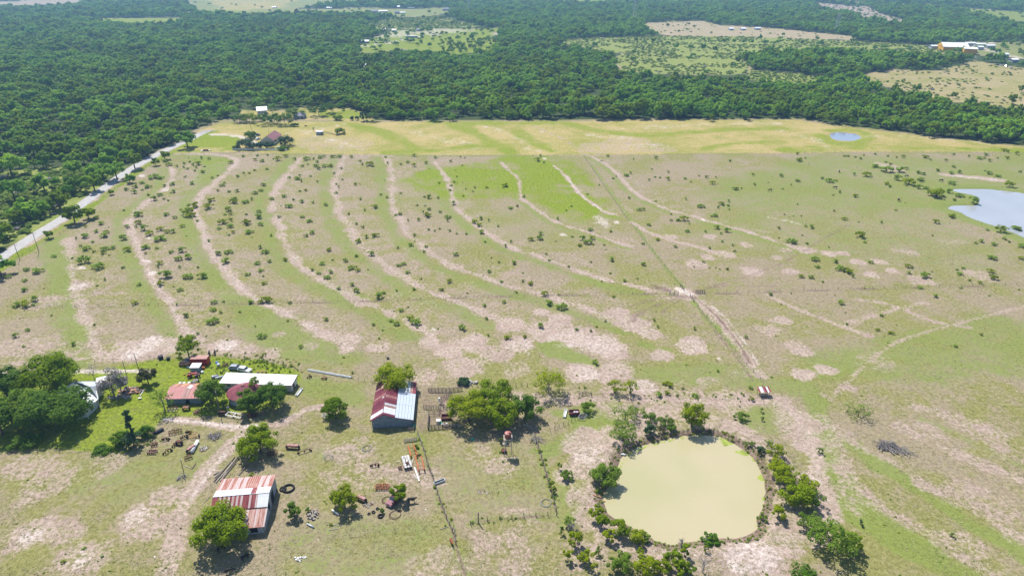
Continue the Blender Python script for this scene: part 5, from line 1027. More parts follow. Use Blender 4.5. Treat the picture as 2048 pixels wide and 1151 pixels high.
MB().box((-2.2, -.12, 1.2), (1.7, .06, 1.5)).obj('window_opening', DARK_, t)
MB().tube((.4, yk, zk+.1), (-W_-.4, yk, zk+.1), .08).obj('ridge_cap', WHM2, t)
# ---- pink roofed shed
g = GH(335,808); g2 = GH(402,807); Wd = (g2-g).length; D = 7.2
t = thing('pink_roofed_shed', 'low shed with faded pink tin roof and an orange rust strip at the back', 'shed', g, math.atan2(g2.y-g.y, g2.x-g.x)+.02)
rr = random.Random(2)
roof_field(t, (-.4, -.5, 2.2), (Wd+.4, -.5, 2.2), (Wd+.4, D*.62, 3.3), (-.4, D*.62, 3.3), 11, lambda i: rr.choice([PINK, PINK, REDM3]))
roof_field(t, (Wd+.3, D+.4, 2.3), (-.4, D+.4, 2.3), (-.4, D*.62, 3.32), (Wd+.3, D*.62, 3.32), 11, lambda i: GALV if i < 2 else rr.choice([ORNG, ORNG, REDM3]))
boards(t, 0, Wd, 0, lambda x: 2.2, 16, BLUEW); wall(t, ((0, 0), (0, D)), 0, 2.3, BLUEW); wall(t, ((Wd, 0), (Wd, D)), 0, 2.3, BLUEW); wall(t, ((0, D), (Wd, D)), 0, 2.2, GREYW)
MB().box((Wd*.62, -.12, .75), (1.0, .06, 1.4)).obj('door_opening', DARK_, t)
MB().add([(Wd*.5,D*.55,3.25),(Wd*.62,D*.5,3.2),(Wd*.66,D*.66,3.36),(Wd*.55,D*.7,3.36)],[(0,1,2,3)]).obj('tin_patch', GALV, t)
# ---- round bin with conical red roof
g = GH(480,812); g.y += 4.2
t = thing('round_bin', 'round grey bin house with a faceted red cone roof, half hidden by trees', 'bin', g, .1)
n = 16; R = 4.5
for k in range(n):
    a0 = 2*math.pi*k/n; a1 = 2*math.pi*(k+1)/n; m = MB()
    m.slab((math.cos(a0)*(R+.5), math.sin(a0)*(R+.5), 2.5), (math.cos(a1)*(R+.5), math.sin(a1)*(R+.5), 2.5), (math.cos(a1)*.35, math.sin(a1)*.35, 4.7), (math.cos(a0)*.35, math.sin(a0)*.35, 4.7), .05); m.obj('roof_panel', [REDM2, REDM][k % 2], t)
    m = MB(); m.slab((math.cos(a1)*R, math.sin(a1)*R, 0), (math.cos(a0)*R, math.sin(a0)*R, 0), (math.cos(a0)*R, math.sin(a0)*R, 2.6), (math.cos(a1)*R, math.sin(a1)*R, 2.6), .05); m.obj('wall_panel', GREYW, t)
MB().lathe([(.0, 5.05), (.45, 4.9), (.42, 4.6)], n=10).obj('roof_cap', REDM3, t)
# ---- long white roofed shed
g = GH(444,777); g2 = GH(584,782); Wd = (g2-g).length; D = 4.6
t = thing('long_white_roofed_shed', 'long narrow shed with brilliant white flat roof and brown fascia', 'shed', g, math.atan2(g2.y-g.y, g2.x-g.x))
roof_field(t, (-.4, -.5, 2.45), (Wd+.4, -.5, 2.45), (Wd+.4, D+.4, 2.8), (-.4, D+.4, 2.8), 22, lambda i: WHITE)
MB().box((Wd/2, -.58, 2.28), (Wd+.9, .08, .3)).obj('fascia', BROWN, t)
MB().box((Wd+.48, D/2, 2.45), (.08, D+.9, .3)).obj('fascia', BROWN, t)
boards(t, 0, Wd, 0, lambda x: 2.4, 22, WHM2, name='wall_panel'); boards(t, 0, D, Wd, lambda x: 2.5, 4, WHM, name='wall_panel', axis='y', out=1)
wall(t, ((0, D), (Wd, D)), 0, 2.7, GREYW); wall(t, ((0, 0), (0, D)), 0, 2.5, GREYW); MB().box((Wd+.12, 1.6, 1.1), (.06, 1.1, 2)).obj('door', BROWN, t)
for k in range(4): MB().box((2.5+k*5.2, -.12, 1.5), (1.1, .06, .8)).obj('window', GLASS, t)
# ---- farmhouse under the trees
E_ = [(150,826),(172,821),(196,798),(193,783),(204,770),(192,763),(150,763),(112,790),(116,826)]
P = [G(*p, 2.9) for p in E_]; c = sum(P, Vector())/len(P); gz = groundz(c.x, c.y)
t = thing('farmhouse', 'old white farmhouse with grey hip roof and bright white porch edge under oaks', 'house', (c.x, c.y, gz))
Q = [Vector((p.x-c.x, p.y-c.y, 0)) for p in P]
m = MB().prism([(q.x*.86, q.y*.86) for q in Q], 0, 2.6).obj('wall', WHM2, t)
r1 = Vector((1.2, 2.6, 4.7)); r2 = Vector((-1.5, -2.2, 4.7)); n = len(Q)
for k in range(n):
    a, b_ = Q[k], Q[(k+1) % n]; a = Vector((a.x, a.y, 2.95)); b_ = Vector((b_.x, b_.y, 2.95)); mid = (a+b_)/2
    top = r1 if (mid-r1).length < (mid-r2).length else r2; q2 = (b_-a).normalized()
    m = MB().add([b_, a, top+Vector((0, 0, k*.003)), b_+Vector((0,0,-.08)), a+Vector((0,0,-.08)), top+Vector((0,0,-.1))], [(0,1,2),(5,4,3)]); m.obj('roof_panel', GALV, t)
    MB().tube(a, b_, .16, n=4).obj('eave_board', WHM, t)
m = MB(); tb = [(q.x*.99, q.y*.99) for q in Q]
0 and m.add([(r1.x, r1.y, 5.2), (r2.x, r2.y, 5.2), (r2.x, r2.y-.02, 5.05), (r1.x, r1.y, 5.05)], [(0,1,2,3)]); 
MB().tube(r1+Vector((0,0,.02)), r2+Vector((0,0,.02)), .14).obj('ridge_cap', GALV, t)
o = MB().prism([(q.x*.97, q.y*.97) for q in Q], 2.62, 2.8).obj('ceiling_board', WHM2, t)
for k in (0, 1, 2, 3): MB().tube((Q[k].x*.96, Q[k].y*.96, 0), (Q[k].x*.96, Q[k].y*.96, 2.9), .1).obj('porch_post', WHITE, t)
for k in (0, 1, 2):
    mid = (Q[k]+Q[k+1])/2*.86; an = math.atan2(Q[k+1].y-Q[k].y, Q[k+1].x-Q[k].x); MB().box((mid.x, mid.y, 1.5), (1.2, .1, 1.2), an).obj('window', GLASS, t)
# ---- farmhouse yard outbuilding (white scrap of roof behind the hip)
g = GH(207,772); t = thing('white_lean_to', 'small bright white lean-to behind the farmhouse roof', 'shed', g, .5)
MB().slab((-1.4,-1.2,2.2),(1.6,-1.2,2.2),(1.6,1.4,2.7),(-1.4,1.4,2.7),.06).obj('roof_sheet', WHITE, t); wall(t, ((-1.2,-1),(1.4,-1)), 0, 2.1, WHM2); wall(t, ((1.4,-1),(1.4,1.2)), 0, (2.1,2.5), WHM2)
wall(t, ((-1.2,1.2),(1.4,1.2)), 0, 2.5, WHM2)
# ---- red container
def container(px0, py0, px1, py1, label, m, h=2.4, d=2.4, name='red_container'):
    g = GH(px0, py0); g2 = GH(px1, py1); L_ = (g2-g).length
    t = thing(name, label, 'container', g, math.atan2(g2.y-g.y, g2.x-g.x))
    MB().box((L_/2, d/2, h/2+.1), (L_-.1, d-.1, h-.1)).obj('body', m, t)
    for k in range(int(L_/.45)): MB().box((.25+k*.45, -.02, h/2+.1), (.16, .07, h-.3)).obj('rib', m, t)
    for sx in (0, L_): MB().box((sx, d/2, h/2+.1), (.12, d+.1, h+.04)).obj('end_frame', m, t)
    MB().box((L_/2, d/2, h+.12), (L_+.1, d+.1, .06)).obj('roof', REDM3 if m == REDP else m, t)
    for sx in (.6, L_-.6): MB().box((sx, d/2, .03), (.3, d, .14)).obj('skid', IRON, t)
    return t
container(382.7, 731, 415.5, 730.5, 'red boxy farm container with a rust streaked top standing in tall grass', REDP)
g = GH(382,744.5); t = thing('tin_hut', 'little dark tin hut with a clean white roof in front of the red container', 'hut', g, .02)
for k in range(6): MB().box((.22+k*.47, 0, .9), (.44, .06+.02*(k % 2), 1.8)).obj('wall_sheet', GREYW, t)
wall(t, ((2.8,0),(2.8,2.2)), 0, 1.9, BLUEW); wall(t, ((0,0),(0,2.2)), 0, 1.9, BLUEW); wall(t, ((0,2.2),(2.8,2.2)), 0, 1.9, BLUEW)
for k in range(3): MB().slab((-.15+k*1.05,-.2,1.92+k*.002),(.88+k*1.05,-.2,1.92+k*.002),(.88+k*1.05,2.5,2.1+k*.002),(-.15+k*1.05,2.5,2.1+k*.002),.05).obj('roof_sheet', WHITE, t)
# ---- shelter with red and white striped roof
g = GH(1518,792); t = thing('striped_shelter', 'tiny open feeder shelter with a red and white striped roof', 'shelter', g, .04)
for k, mm in enumerate((DRED, WHM, WHM2, DRED, REDM2, WHM, DRED)):
    MB().slab((-.3+k*.53,-.5,1.75),(.2+k*.53,-.5,1.75),(.2+k*.53,1.9,2.2),(-.3+k*.53,1.9,2.2),.05).obj('roof_sheet', mm, t)
for (x, y, z) in ((0,0,1.8),(3.1,0,1.8),(0,1.6,2.1),(3.1,1.6,2.1)): MB().tube((x, y, -.2), (x, y, z-.05), .07).obj('post', WOOD, t)
MB().box((1.5,.1,.55),(2.6,.5,.5)).obj('feed_trough', WOODP, t); MB().tube((.1,0,1.2),(-.9,-.6,0),.05).obj('brace', WOOD, t)
g = GH(1524,779.5); MB().tube((0,0,-.2),(0,0,1.9),.16,.14,8).obj('wooden_post', WOOD).location = g
tag(bpy.data.objects['wooden_post'], 'stout dark post just behind the striped shelter', 'post')
# ---- water tower
g = GH(1016,906); t = thing('water_tower', 'tall water tower with a rusty red tank on a spindly timber frame', 'water tower', g, .03)
for sx in (-.85, .85):
    for sy in (-.85, .85): MB().tube((sx*1.15, sy*1.15, -.2), (sx, sy, 5.3), .065, .055, 5).obj('leg', WOODP, t)
for z in (1.8, 3.6):
    for (a, b_) in (((-1,-1),(1,-1)), ((1,-1),(1,1)), ((1,1),(-1,1)), ((-1,1),(-1,-1))): MB().tube((a[0]*.97, a[1]*.97, z), (b_[0]*.97, b_[1]*.97, z), .045).obj('girt', WOODP, t)
for (a, b_) in (((-1,-1),(1,-1)), ((1,-1),(1,1)), ((-1,1),(-1,-1))):
    MB().tube((a[0]*.95, a[1]*.95, 3.6), (b_[0]*.93, b_[1]*.93, 5.2), .03).obj('brace', STEEL, t); MB().tube((b_[0]*.95, b_[1]*.95, 3.6), (a[0]*.93, a[1]*.93, 5.2), .03).obj('brace', STEEL, t)
for k in range(8): MB().box((-1.05+k*.3, 0, 5.35), (.27, 2.3, .06)).obj('deck_plank', WOODP, t)
for k in range(4): MB().box((-1.3+k*.3, -.4, 3.66), (.24, 1.1, .05)).obj('lower_deck_plank', WOODP, t)
MB().lathe([(.0,5.4),(.88,5.4),(.9,6.0),(.88,6.05),(.9,6.8),(.84,6.84)], n=18).obj('tank', streak('tank_rust', (.17,.045,.03), (.33,.13,.08)), t, True)
MB().lathe([(.86,6.85),(.3,7.1),(0,7.14)], n=18).obj('tank_lid', streak('lid_rust', (.30,.08,.07), (.45,.22,.19)), t, True)
MB().box((.45,-.3,7.02),(.45,.4,.1),.4).obj('hatch', DARK_, t); MB().lathe([(0,.14),(.14,.07),(.14,-.07),(0,-.14)],(1.05,-.7,5.7),8).obj('float_ball', WHITE, t)
MB().tube((.95,-.95,5.5),(1.0,-1.0,0),.035).obj('down_pipe', STEEL, t)
# ---- far houses: parts wall, roof, windows, door
def house(px, py, wpx, d, h, rh, wm, rmats, label, name='far_house', cat='house', rz=0, win=3, hip=False, ridge='x'):
    g = GH(px, py); Wd = wpx*mpp(py); t = thing(name, label, cat, g, rz)
    MB().box((0, d/2, h/2), (Wd, d, h)).obj('wall', wm, t)
    o_ = .5
    if rh > 0:
        if ridge == 'x':
            i_ = min(Wd*.3, d/2) if hip else -o_*0
            x0, x1 = -Wd/2-o_, Wd/2+o_; rx0, rx1 = (x0+i_+o_, x1-i_-o_) if hip else (x0, x1)
            A = [(x0,-o_,h),(x1,-o_,h),(x1,d+o_,h),(x0,d+o_,h)]; B_ = [(rx0,d/2,h+rh),(rx1,d/2,h+rh)]
        else:
            i_ = min(d*.3, Wd/2) if hip else 0
            y0, y1 = -o_, d+o_; A = [(-Wd/2-o_,y0,h),(Wd/2+o_,y0,h),(Wd/2+o_,y1,h),(-Wd/2-o_,y1,h)]; B_ = [(0,y0+i_,h+rh),(0,y1-i_,h+rh)]
        v = A+B_
        if ridge == 'x': F1 = [(0,1,5,4)]; F2 = [(2,3,4,5)]; F3 = [(1,2,5),(3,0,4)]
        else: F1 = [(1,2,5,4)]; F2 = [(3,0,4,5)]; F3 = [(0,1,4),(2,3,5)]
        MB().add(v, F1).add([(a, b_, c_-.004) for a, b_, c_ in v], [(3,2,1,0)] if False else []).obj('roof_slope', rmats[0], t); MB().add(v, F2).obj('roof_slope', rmats[-1], t)
        MB().add(v, F3).obj('roof_slope' if hip else 'gable', rmats[0] if hip else wm, t)
        MB().box((0, d/2, h-.05), (Wd+2*o_-.1, d+2*o_-.1, .08)).obj('eave', WHM2, t)
    else: MB().box((0, d/2, h+.1), (Wd+.6, d+.6, .2)).obj('roof', rmats[0], t)
    for k in range(win): MB().box((-Wd/2+Wd*(k+.7)/(win+.4), -.03, h*.55), (min(1.3, Wd*.14), .1, 1.1)).obj('window', GLASS, t)
    MB().box((Wd/2-Wd*.1, -.03, 1.0), (min(1.0, Wd*.12), .1, 2.0)).obj('door', BROWN, t)
    return t
PURR = mat('red_shingle', (.25,.11,.12), .8, .25, .6); GRYR = mat('grey_shingle', (.20,.21,.25), .8, .2, .6); BRTR = mat('bright_tin', (.72,.73,.75), .5, .06, .4); CREAM = mat('cream_siding', (.55,.53,.48), .8, .1); GOLD = mat('golden_cladding', (.68,.36,.035), .6, .12, .3); LGREY = mat('light_siding', (.40,.42,.46), .8, .15)
house(536,290,26,18,3.2,3.4,CREAM,[PURR],'ranch house with red shingle roof between round cedars', 'ranch_house', ridge='y')
house(531,278,20,9,3.2,3.2,CREAM,[PURR],'rear wing of the red roofed ranch house', 'ranch_house_wing', ridge='x', win=1) if False else None
house(525,229,18,11,3.4,2.4,WHM2,[BRTR,BRTR],'bright white roofed house among the trees beyond the lane', rz=.35)
house(597,238,20,9,2.6,2.0,LGREY,[GRYR],'low grey roofed house half hidden behind the lane trees', hip=True)
house(638.5,270,12,4,2.4,0,GREYW,[BRTR],'small white roofed cattle shed at the left of the hay field', 'cattle_shed', 'shed', win=0)
house(731,141,19,12,4,3,WHM2,[BRTR],'lone white roof deep in the dark forest', rz=.3)
house(823,76,24,5,3,0,LGREY,[BRTR],'long grey mobile home in the village clearing', 'mobile_home', 'mobile home', win=5)
house(728,87,18,9,3.2,1.8,LGREY,[BRTR],'white roofed house with red edge left in the village clearing')
house(844,76,6,5,2.6,1.2,LGREY,[GRYR],'small grey shed right of the long mobile home', 'small_shed', 'shed', win=0)
house(775,34,18,12,3.6,3,LGREY,[GRYR],'dark grey roofed house above the green thicket', hip=True)
house(744,27,19,14,5,3,mat('lilac_siding', (.35,.33,.42), .8, .1),[GRYR],'lilac grey two storey house far away left of a dark tree')
house(766,25,17,9,3,2,LGREY,[BRTR],'long white roofed house right of the lilac grey house'); house(805,17,21,12,4.4,2.4,LGREY,[BRTR],'bright roofed barn against the far wood','far_barn','barn'); house(822,18,13,8,2.6,1.4,LGREY,[GRYR],'low grey shed right of the bright roofed far barn','far_shed','shed'); house(794,28,9,8,4,2.4,LGREY,[GRYR],'small grey house in the middle of the far clearing'); house(805,27.5,10,6,2.6,1.4,LGREY,[BRTR],'white roofed shed beside the small grey house','far_shed','shed')
house(896,22,22,14,4,4,LGREY,[GRYR],'large violet grey roofed house at the right of the far clearing', hip=True); house(917,23,8,8,3,2,LGREY,[GRYR],'small dark house right of the large violet grey one')
for i, (px, py, w_, rm_, lb) in enumerate([(657,18,14,BRTR,'white shed at the foot of the dark far copse'),(375,28,11,BRTR,'white building at the right end of the left meadow'),(393,31,16,BRTR,'long white building next to the left meadow'),(337,32,11,GRYR,'grey roofed house behind the left meadow'),(486,38,18,BRTR,'white roofed house in the far wood'),(505,41,10,GRYR,'reddish house right of the white roofed far wood house'),(548,17,8,BRTR,'single white shed in the top field'),(767,63,8,BRTR,'little house behind the village road, left one'),(788,64,8,BRTR,'little house behind the village road, middle one'),(838,63,11,GRYR,'little house behind the village road, right one'),(1345,13,12,BRTR,'white roofed house in the far centre woods'),(1463,61,8,BRTR,'left white shed on the tan field edge'),(1487,61,9,BRTR,'middle white shed on the tan field edge'),(1516,60,11,BRTR,'right white shed on the tan field edge'),(1776,4,18,LGREY,'blue grey house at the very top right'),(1800,4,14,BRTR,'white roofed house at the very top right'),(616,82,7,BRTR,'tiny white house in the forest, leftmost'),(635,57,6,BRTR,'tiny white house near the far copse'),(676,84,12,GRYR,'grey roofed house left of the village clearing'),(615,156,6,BRTR,'tiny bright hut in the forest'),(545,157,5,BRTR,'tiny bright hut among forest crowns on the left'),(556,130,5,BRTR,'tiny grey hut deep in the forest')]):
    house(px, py, w_, 8, 3, 1.8, LGREY, [rm_], lb, win=1)
# the golden sheds on the right
house(1911,103,46,30,6,5,GOLD,[BRTR],'largest golden walled warehouse with a vast white roof','warehouse','warehouse',rz=-.25,win=0,ridge='x')
house(1939,110,22,18,8,1.6,GOLD,[BRTR],'tall golden cube shaped hall right of the large warehouse','warehouse','warehouse',rz=-.45,win=0)
for i, (px, py, w_, lb) in enumerate([(1942,92,20,'white open shed behind the golden halls'),(1962,94,18,'second white shed behind the golden halls'),(1982,97,16,'grey blue shed right of the white sheds'),(1962,100,10,'low pale shed between the white sheds and the trees'),(1870,98,14,'low white shed left of the golden warehouse'),(2010,115,14,'white roofed shed among the yard trees'),(2030,126,12,'grey shed at the right picture edge')]):
    house(px, py, w_, 9, 4, 1.4, LGREY, [BRTR], lb, 'yard_shed', 'shed', win=0)
# ---- transmission towers
def pylon(px, py, H, label):
    g = GH(px, py); t = thing('transmission_tower', label, 'transmission tower', g, .2); S = mat('pylon_steel', (.45,.47,.50), .5, .1, metal=.3)
    b = MB(); hw = lambda z: 4.2*(1-z/H)**1.3+.8
    for sx in (-1, 1):
        for sy in (-1, 1):
            q = MB(); zs = [0, H*.25, H*.5, H*.75, H]; q.path([Vector((sx*hw(z), sy*hw(z), z)) for z in zs], .16, .12, 4); q.obj('leg', S, t)
    n = 9
    for k in range(n):
        z0 = H*k/n; z1 = H*(k+1)/n; a, c_ = hw(z0), hw(z1)
        for (x0, y0, x1, y1) in ((-1,-1,1,-1),(1,-1,-1,-1),(1,-1,1,1),(1,1,1,-1),(1,1,-1,1),(-1,1,1,1),(-1,1,-1,-1),(-1,-1,-1,1)): b.tube((x0*a, y0*a, z0), (x1*c_, y1*c_, z1), .09, n=3)
    b.obj('lattice', S, t)['kind'] = 'stuff'
    for z, l in ((H*.68, 7), (H*.82, 8.5), (H*.96, 6)):
        q = MB(); q.tube((-l, 0, z), (l, 0, z), .16, n=4).tube((-l, 0, z), (0, 0, z+1.8), .1, n=4).tube((l, 0, z), (0, 0, z+1.8), .1, n=4); q.obj('cross_arm', S, t)
        for s in (-1, 1): MB().tube((s*l, 0, z), (s*l, 0, z-2), .18, n=5).obj('insulator', GLASS, t)
pylon(1268,48,44,'left transmission tower rising out of the far woods'); pylon(1672,66,34,'right transmission tower at the end of the tan field')
pylon(938,22,36,'faint transmission tower above the village')
# ---- utility poles
def pole(px, py, h, label, arm=True, r=.14, lean=(0, 0), name='utility_pole'):
    g = GH(px, py); t = thing(name, label, 'pole', g, .3); L_ = Vector((lean[0], lean[1], h))
    MB().tube((0,0,-.3), L_, r, r*.7, 7).obj('shaft', WOOD, t)
    if arm:
        MB().box(tuple(L_*.93), (2.0,.1,.12)).obj('cross_arm', WOOD, t)
        for s in (-.85, 0, .85): MB().tube(L_*.93+Vector((s,0,.06)), L_*.93+Vector((s,0,.3)), .05, n=5).obj('insulator', GLASS, t)
    else: MB().box(tuple(L_*.9+Vector((.1,-.15,0))), (.25,.2,.3)).obj('lamp_box', STEEL, t)
    return t
pole(284,760,10,'tall leaning pole with a grey box beside the round brownish bush', False, lean=(-.2,0)); pole(254,753,6,'shorter pole among the bare grey trees', False, .12)
pole(78,505,10,'power pole beside the road, right of two'); pole(40,520,8,'power pole beside the road, left of two', lean=(-.2,0)); pole(502,258,14,'tall power pole in the meadow behind the ranch house'); pole(538,266,5,'short pole behind the red shingle roof',False,.1)
pole(440,826,8.4,'bare leaning pole beside the dark tree by the sheds',False,.13); pole(367.5,943,4.6,'lone tilted post among the rusty implements',False,.1)
# ================================================================= FENCES
_post = {}
def post_mesh(r, h, m):
    k = (r, h, m.name)
    if k not in _post: _post[k] = MB().tube((0,0,-.25), (0,0,h), r, r*.9, 5).mesh('post', m)
    return _post[k]
def fence(name, label, px, step, h=1.2, r=.06, wires=(.4,.75,1.1), rails=None, m=None, pick=None, tall=None, world=None, cat='fence', wr=.012, panel=False):
    m = m or WOOD; pts = world or [GH(*p) for p in px]
    base = pts[0]; t = thing(name, label, cat, base); rr = random.Random(len(label)*7)
    seg = [(pts[i], pts[i+1]) for i in range(len(pts)-1)]; P = []
    for i, (a, b_) in enumerate(seg):
        n = max(1, int(round((b_-a).length/step)))
        for k in range(n+(1 if i == len(seg)-1 else 0)): q = a.lerp(b_, k/n); P.append(Vector((q.x, q.y, groundz(q.x, q.y)))-base)
    for i, q in enumerate(P):
        hh = h*rr.uniform(.9, 1.1); o = bpy.data.objects.new('post', post_mesh(r, h, m)); COL.objects.link(o); o.parent = t; o.location = q
        s = 1.0+(1.6 if tall and i in tall else 0); o.scale = (1+.6*(s > 1), 1+.6*(s > 1), hh/h*s); o.rotation_euler = (rr.uniform(-.05, .05), rr.uniform(-.05, .05), 0)
    if wires:
        b = MB()
        for z in wires:
            for i in range(len(P)-1): b.tube(P[i]+Vector((0,0,z)), P[i+1]+Vector((0,0,z)), wr, n=3, cap=False)
        o = b.obj('wire', STEEL, t)
    if rails:
        for i in range(len(P)-1):
            for z in rails:
                d = P[i+1]-P[i]; an = math.atan2(d.y, d.x); mid = (P[i]+P[i+1])/2+Vector((0,0,z+rr.uniform(-.03,.03)))
                MB().box((0,0,0), (d.length*.98, .05, .11), an).obj('rail', pick or m, t).location = mid
    return t
fence('wire_fence', 'long wire fence across the pasture left of the fence crossing', [(-40,612),(0,613),(150,614),(290,611),(345,609),(500,606),(750,602),(1000,594),(1240,589),(1338,587)], 4.6)
fence('wire_fence', 'long wire fence across the pasture right of the fence crossing', [(1410,587.5),(1560,583),(1700,578),(1900,573),(2120,568)], 4.6)
fence('wire_fence', 'straight wire fence running from the hay field down to the crossing', [(1166,311),(1245,425),(1335,540),(1362,572)], 4.4)
fence('wire_fence', 'straight wire fence running from the crossing down towards the striped shelter', [(1389,604),(1440,668),(1480,715),(1535,775)], 4.2)
fence('wire_fence', 'top wire fence between the hay field and the brushy pasture', [(346,309),(470,308),(700,311),(900,313),(1200,311),(1536,307),(1800,304),(2140,309)], 5.2)
fence('wire_fence', 'wire fence along the pasture side of the country road', [(30,520),(120,470),(200,400),(275,345),(345,309)], 5)
fence('wire_fence', 'wire fence above the farmstead lawn from the left edge to the big barn', [(-40,737),(60,735),(190,726),(300,717),(425,712),(520,722),(602,742)], 6, 1.15)
fence('wire_fence', 'short wire fence from the lawn corner to the back of the big barn', [(704,756),(730,765),(745,768)], 3.0)
fence('wire_fence', 'wire fence below the farmhouse lawn', [(-40,908),(30,906),(120,903),(220,900)], 6)
fence('wire_fence', 'post and wire fence above the big bright tree clump', [(922,772),(965,772),(1055,774)], 1.75, 1.5, .08, wires=(.5,.9,1.3))
fence('wire_fence', 'fence line right of the yellow green tree leading to the airy mesquites', [(1140,780),(1158,786),(1230,793),(1290,795),(1400,794),(1500,797)], 3.4, 1.1)
fence('wire_fence', 'wire fence curving past the dark stock trailer', [(1100,862),(1118,854),(1136,848),(1150,840)], 1.9, 1.2, .08)
fence('wire_fence', 'weedy fence running down from the big barn to the brown calf', [(836,868),(848,900),(857,932),(868,962),(880,1000),(893,1036),(905,1062)], 2.2, 1.3, .11)
fence('wire_fence', 'lower end of the weedy fence by the brown calf', [(908,1056),(912,1088)], 1.6, 1.3, .09)
fence('wire_fence', 'fence with one extra tall post below the water tower paddock', [(941,1048),(957,1045),(975,1041),(1000,1038),(1024,1037),(1048,1034),(1072,1032),(1096,1031),(1113,1030)], 2.5, 1.4, .10, tall=[1])
fence('wire_fence', 'brushy fence down the right side of the water tower paddock', [(1070,876),(1080,905),(1090,940),(1102,980),(1112,1022)], 2.4, 1.3, .11)
fence('wire_fence', 'dotted low fence line below the red pickup', [(640,1078),(700,1072),(760,1066),(850,1060)], 3.2, .9, .04)
fence('white_rail_fence', 'white rail fence in front of the red roofed ranch house', [(465,300),(500,300.5),(540,301),(574,301)], 2.6, 1.3, .16, wires=None, rails=(.2,.35,.5,.65,.8,.95,1.1,1.25), m=WHITE)
fence('white_rail_fence', 'white entrance rails at the road end of the driveway', [(400,268),(412,265),(430,264)], 2.8, 1.4, .1, wires=None, rails=(.5,1.0,1.3), m=WHITE)
fence('cattle_pen', 'dark board cattle pen beside the small shed in the hay field', [(648,266),(660,268),(672,271),(688,268),(690,264)], 1.8, 1.3, .1, wires=None, rails=(.4,.8,1.2), cat='pen')
# corral beside the big barn
rl3 = (.25,.55,.85,1.15,1.4)
fence('corral_fence', 'tall board corral fence at the top, between barn and tree clump', [(857,783),(877,783),(900,783),(924,780)], 1.15, 1.5, .09, wires=None, rails=rl3)
fence('corral_fence', 'picket like corral fence in the middle of the pens', [(847,816),(858,818),(872,818),(887,818)], .75, 1.5, .07, wires=None, rails=(.3,.9,1.35))
fence('corral_fence', 'slanting corral fence climbing to the right of the middle gate post', [(880,803),(890,796),(903,787)], .8, 1.5, .07, wires=None, rails=(.3,.9,1.35))
fence('corral_fence', 'short corral fence going down right from the middle gate post', [(882,808),(890,817),(896,822)], .8, 1.4, .07, wires=None, rails=(.3,.9,1.3))
fence('corral_fence', 'bottom board fence of the corral with white tubs behind it', [(856,859),(870,857),(885,856),(900,854),(906,853)], 1.1, 1.6, .1, wires=None, rails=rl3)
fence('corral_fence', 'left side board fence of the lower corral pen', [(856,858),(857,845),(858,832)], 1.1, 1.5, .09, wires=None, rails=rl3)
fence('corral_fence', 'sparse rail fence across the lower pen top', [(858,830),(868,830),(878,829),(880,818)], 1.5, 1.3, .07, wires=None, rails=(.4,1.1))
fence('corral_fence', 'short worn fence stub at the barn corner', [(817,861),(828,861),(829,850)], 1.1, 1.2, .08, wires=None, rails=(.4,.8,1.1))
fence('metal_gate', 'pale slatted gate below the big barn corner', [(808,883),(820,882),(834,880)], 1.6, 1.1, .06, wires=None, rails=(.2,.4,.6,.8,1.0), m=WOODP, cat='gate')
fence('metal_gate', 'gate panels and posts right of the yellow green tree', [(1158,793),(1165,790),(1172,789),(1183,792)], 1.4, 1.3, .1, wires=None, rails=(.4,.8,1.15), cat='gate')
fence('metal_gate', 'bent grey gate at the top of the brushy fence', [(1060,884),(1066,872),(1072,872)], 1.2, 1.1, .06, wires=None, rails=(.3,.6,.9), m=WOODP, cat='gate')
fence('wooden_gate', 'three post gate panel left of the white salt patch', [(1339.5,589.5),(1348,590),(1356,590)], 2.0, 1.7, .12, wires=None, rails=(.3,.6,.9), pick=STEEL, cat='gate')
fence('wooden_gate', 'slatted double gate panel right of the white salt patch', [(1391.5,587),(1400,586.5),(1409,586)], 1.0, 1.7, .12, wires=None, rails=(.2,.5,.8,1.1,1.4), cat='gate')
fence('wooden_gate', 'posts of the crossing gate just above the white salt patch', [(1361,574),(1365,577.5),(1368,581)], 1.8, 1.7, .12, wires=None, rails=(.3,.7,1.1), cat='gate')
fence('wooden_gate', 'posts of the crossing gate just below the white salt patch', [(1380,594),(1384,598),(1387.5,603)], 1.8, 1.7, .12, wires=None, rails=(.3,.7,1.1), cat='gate')
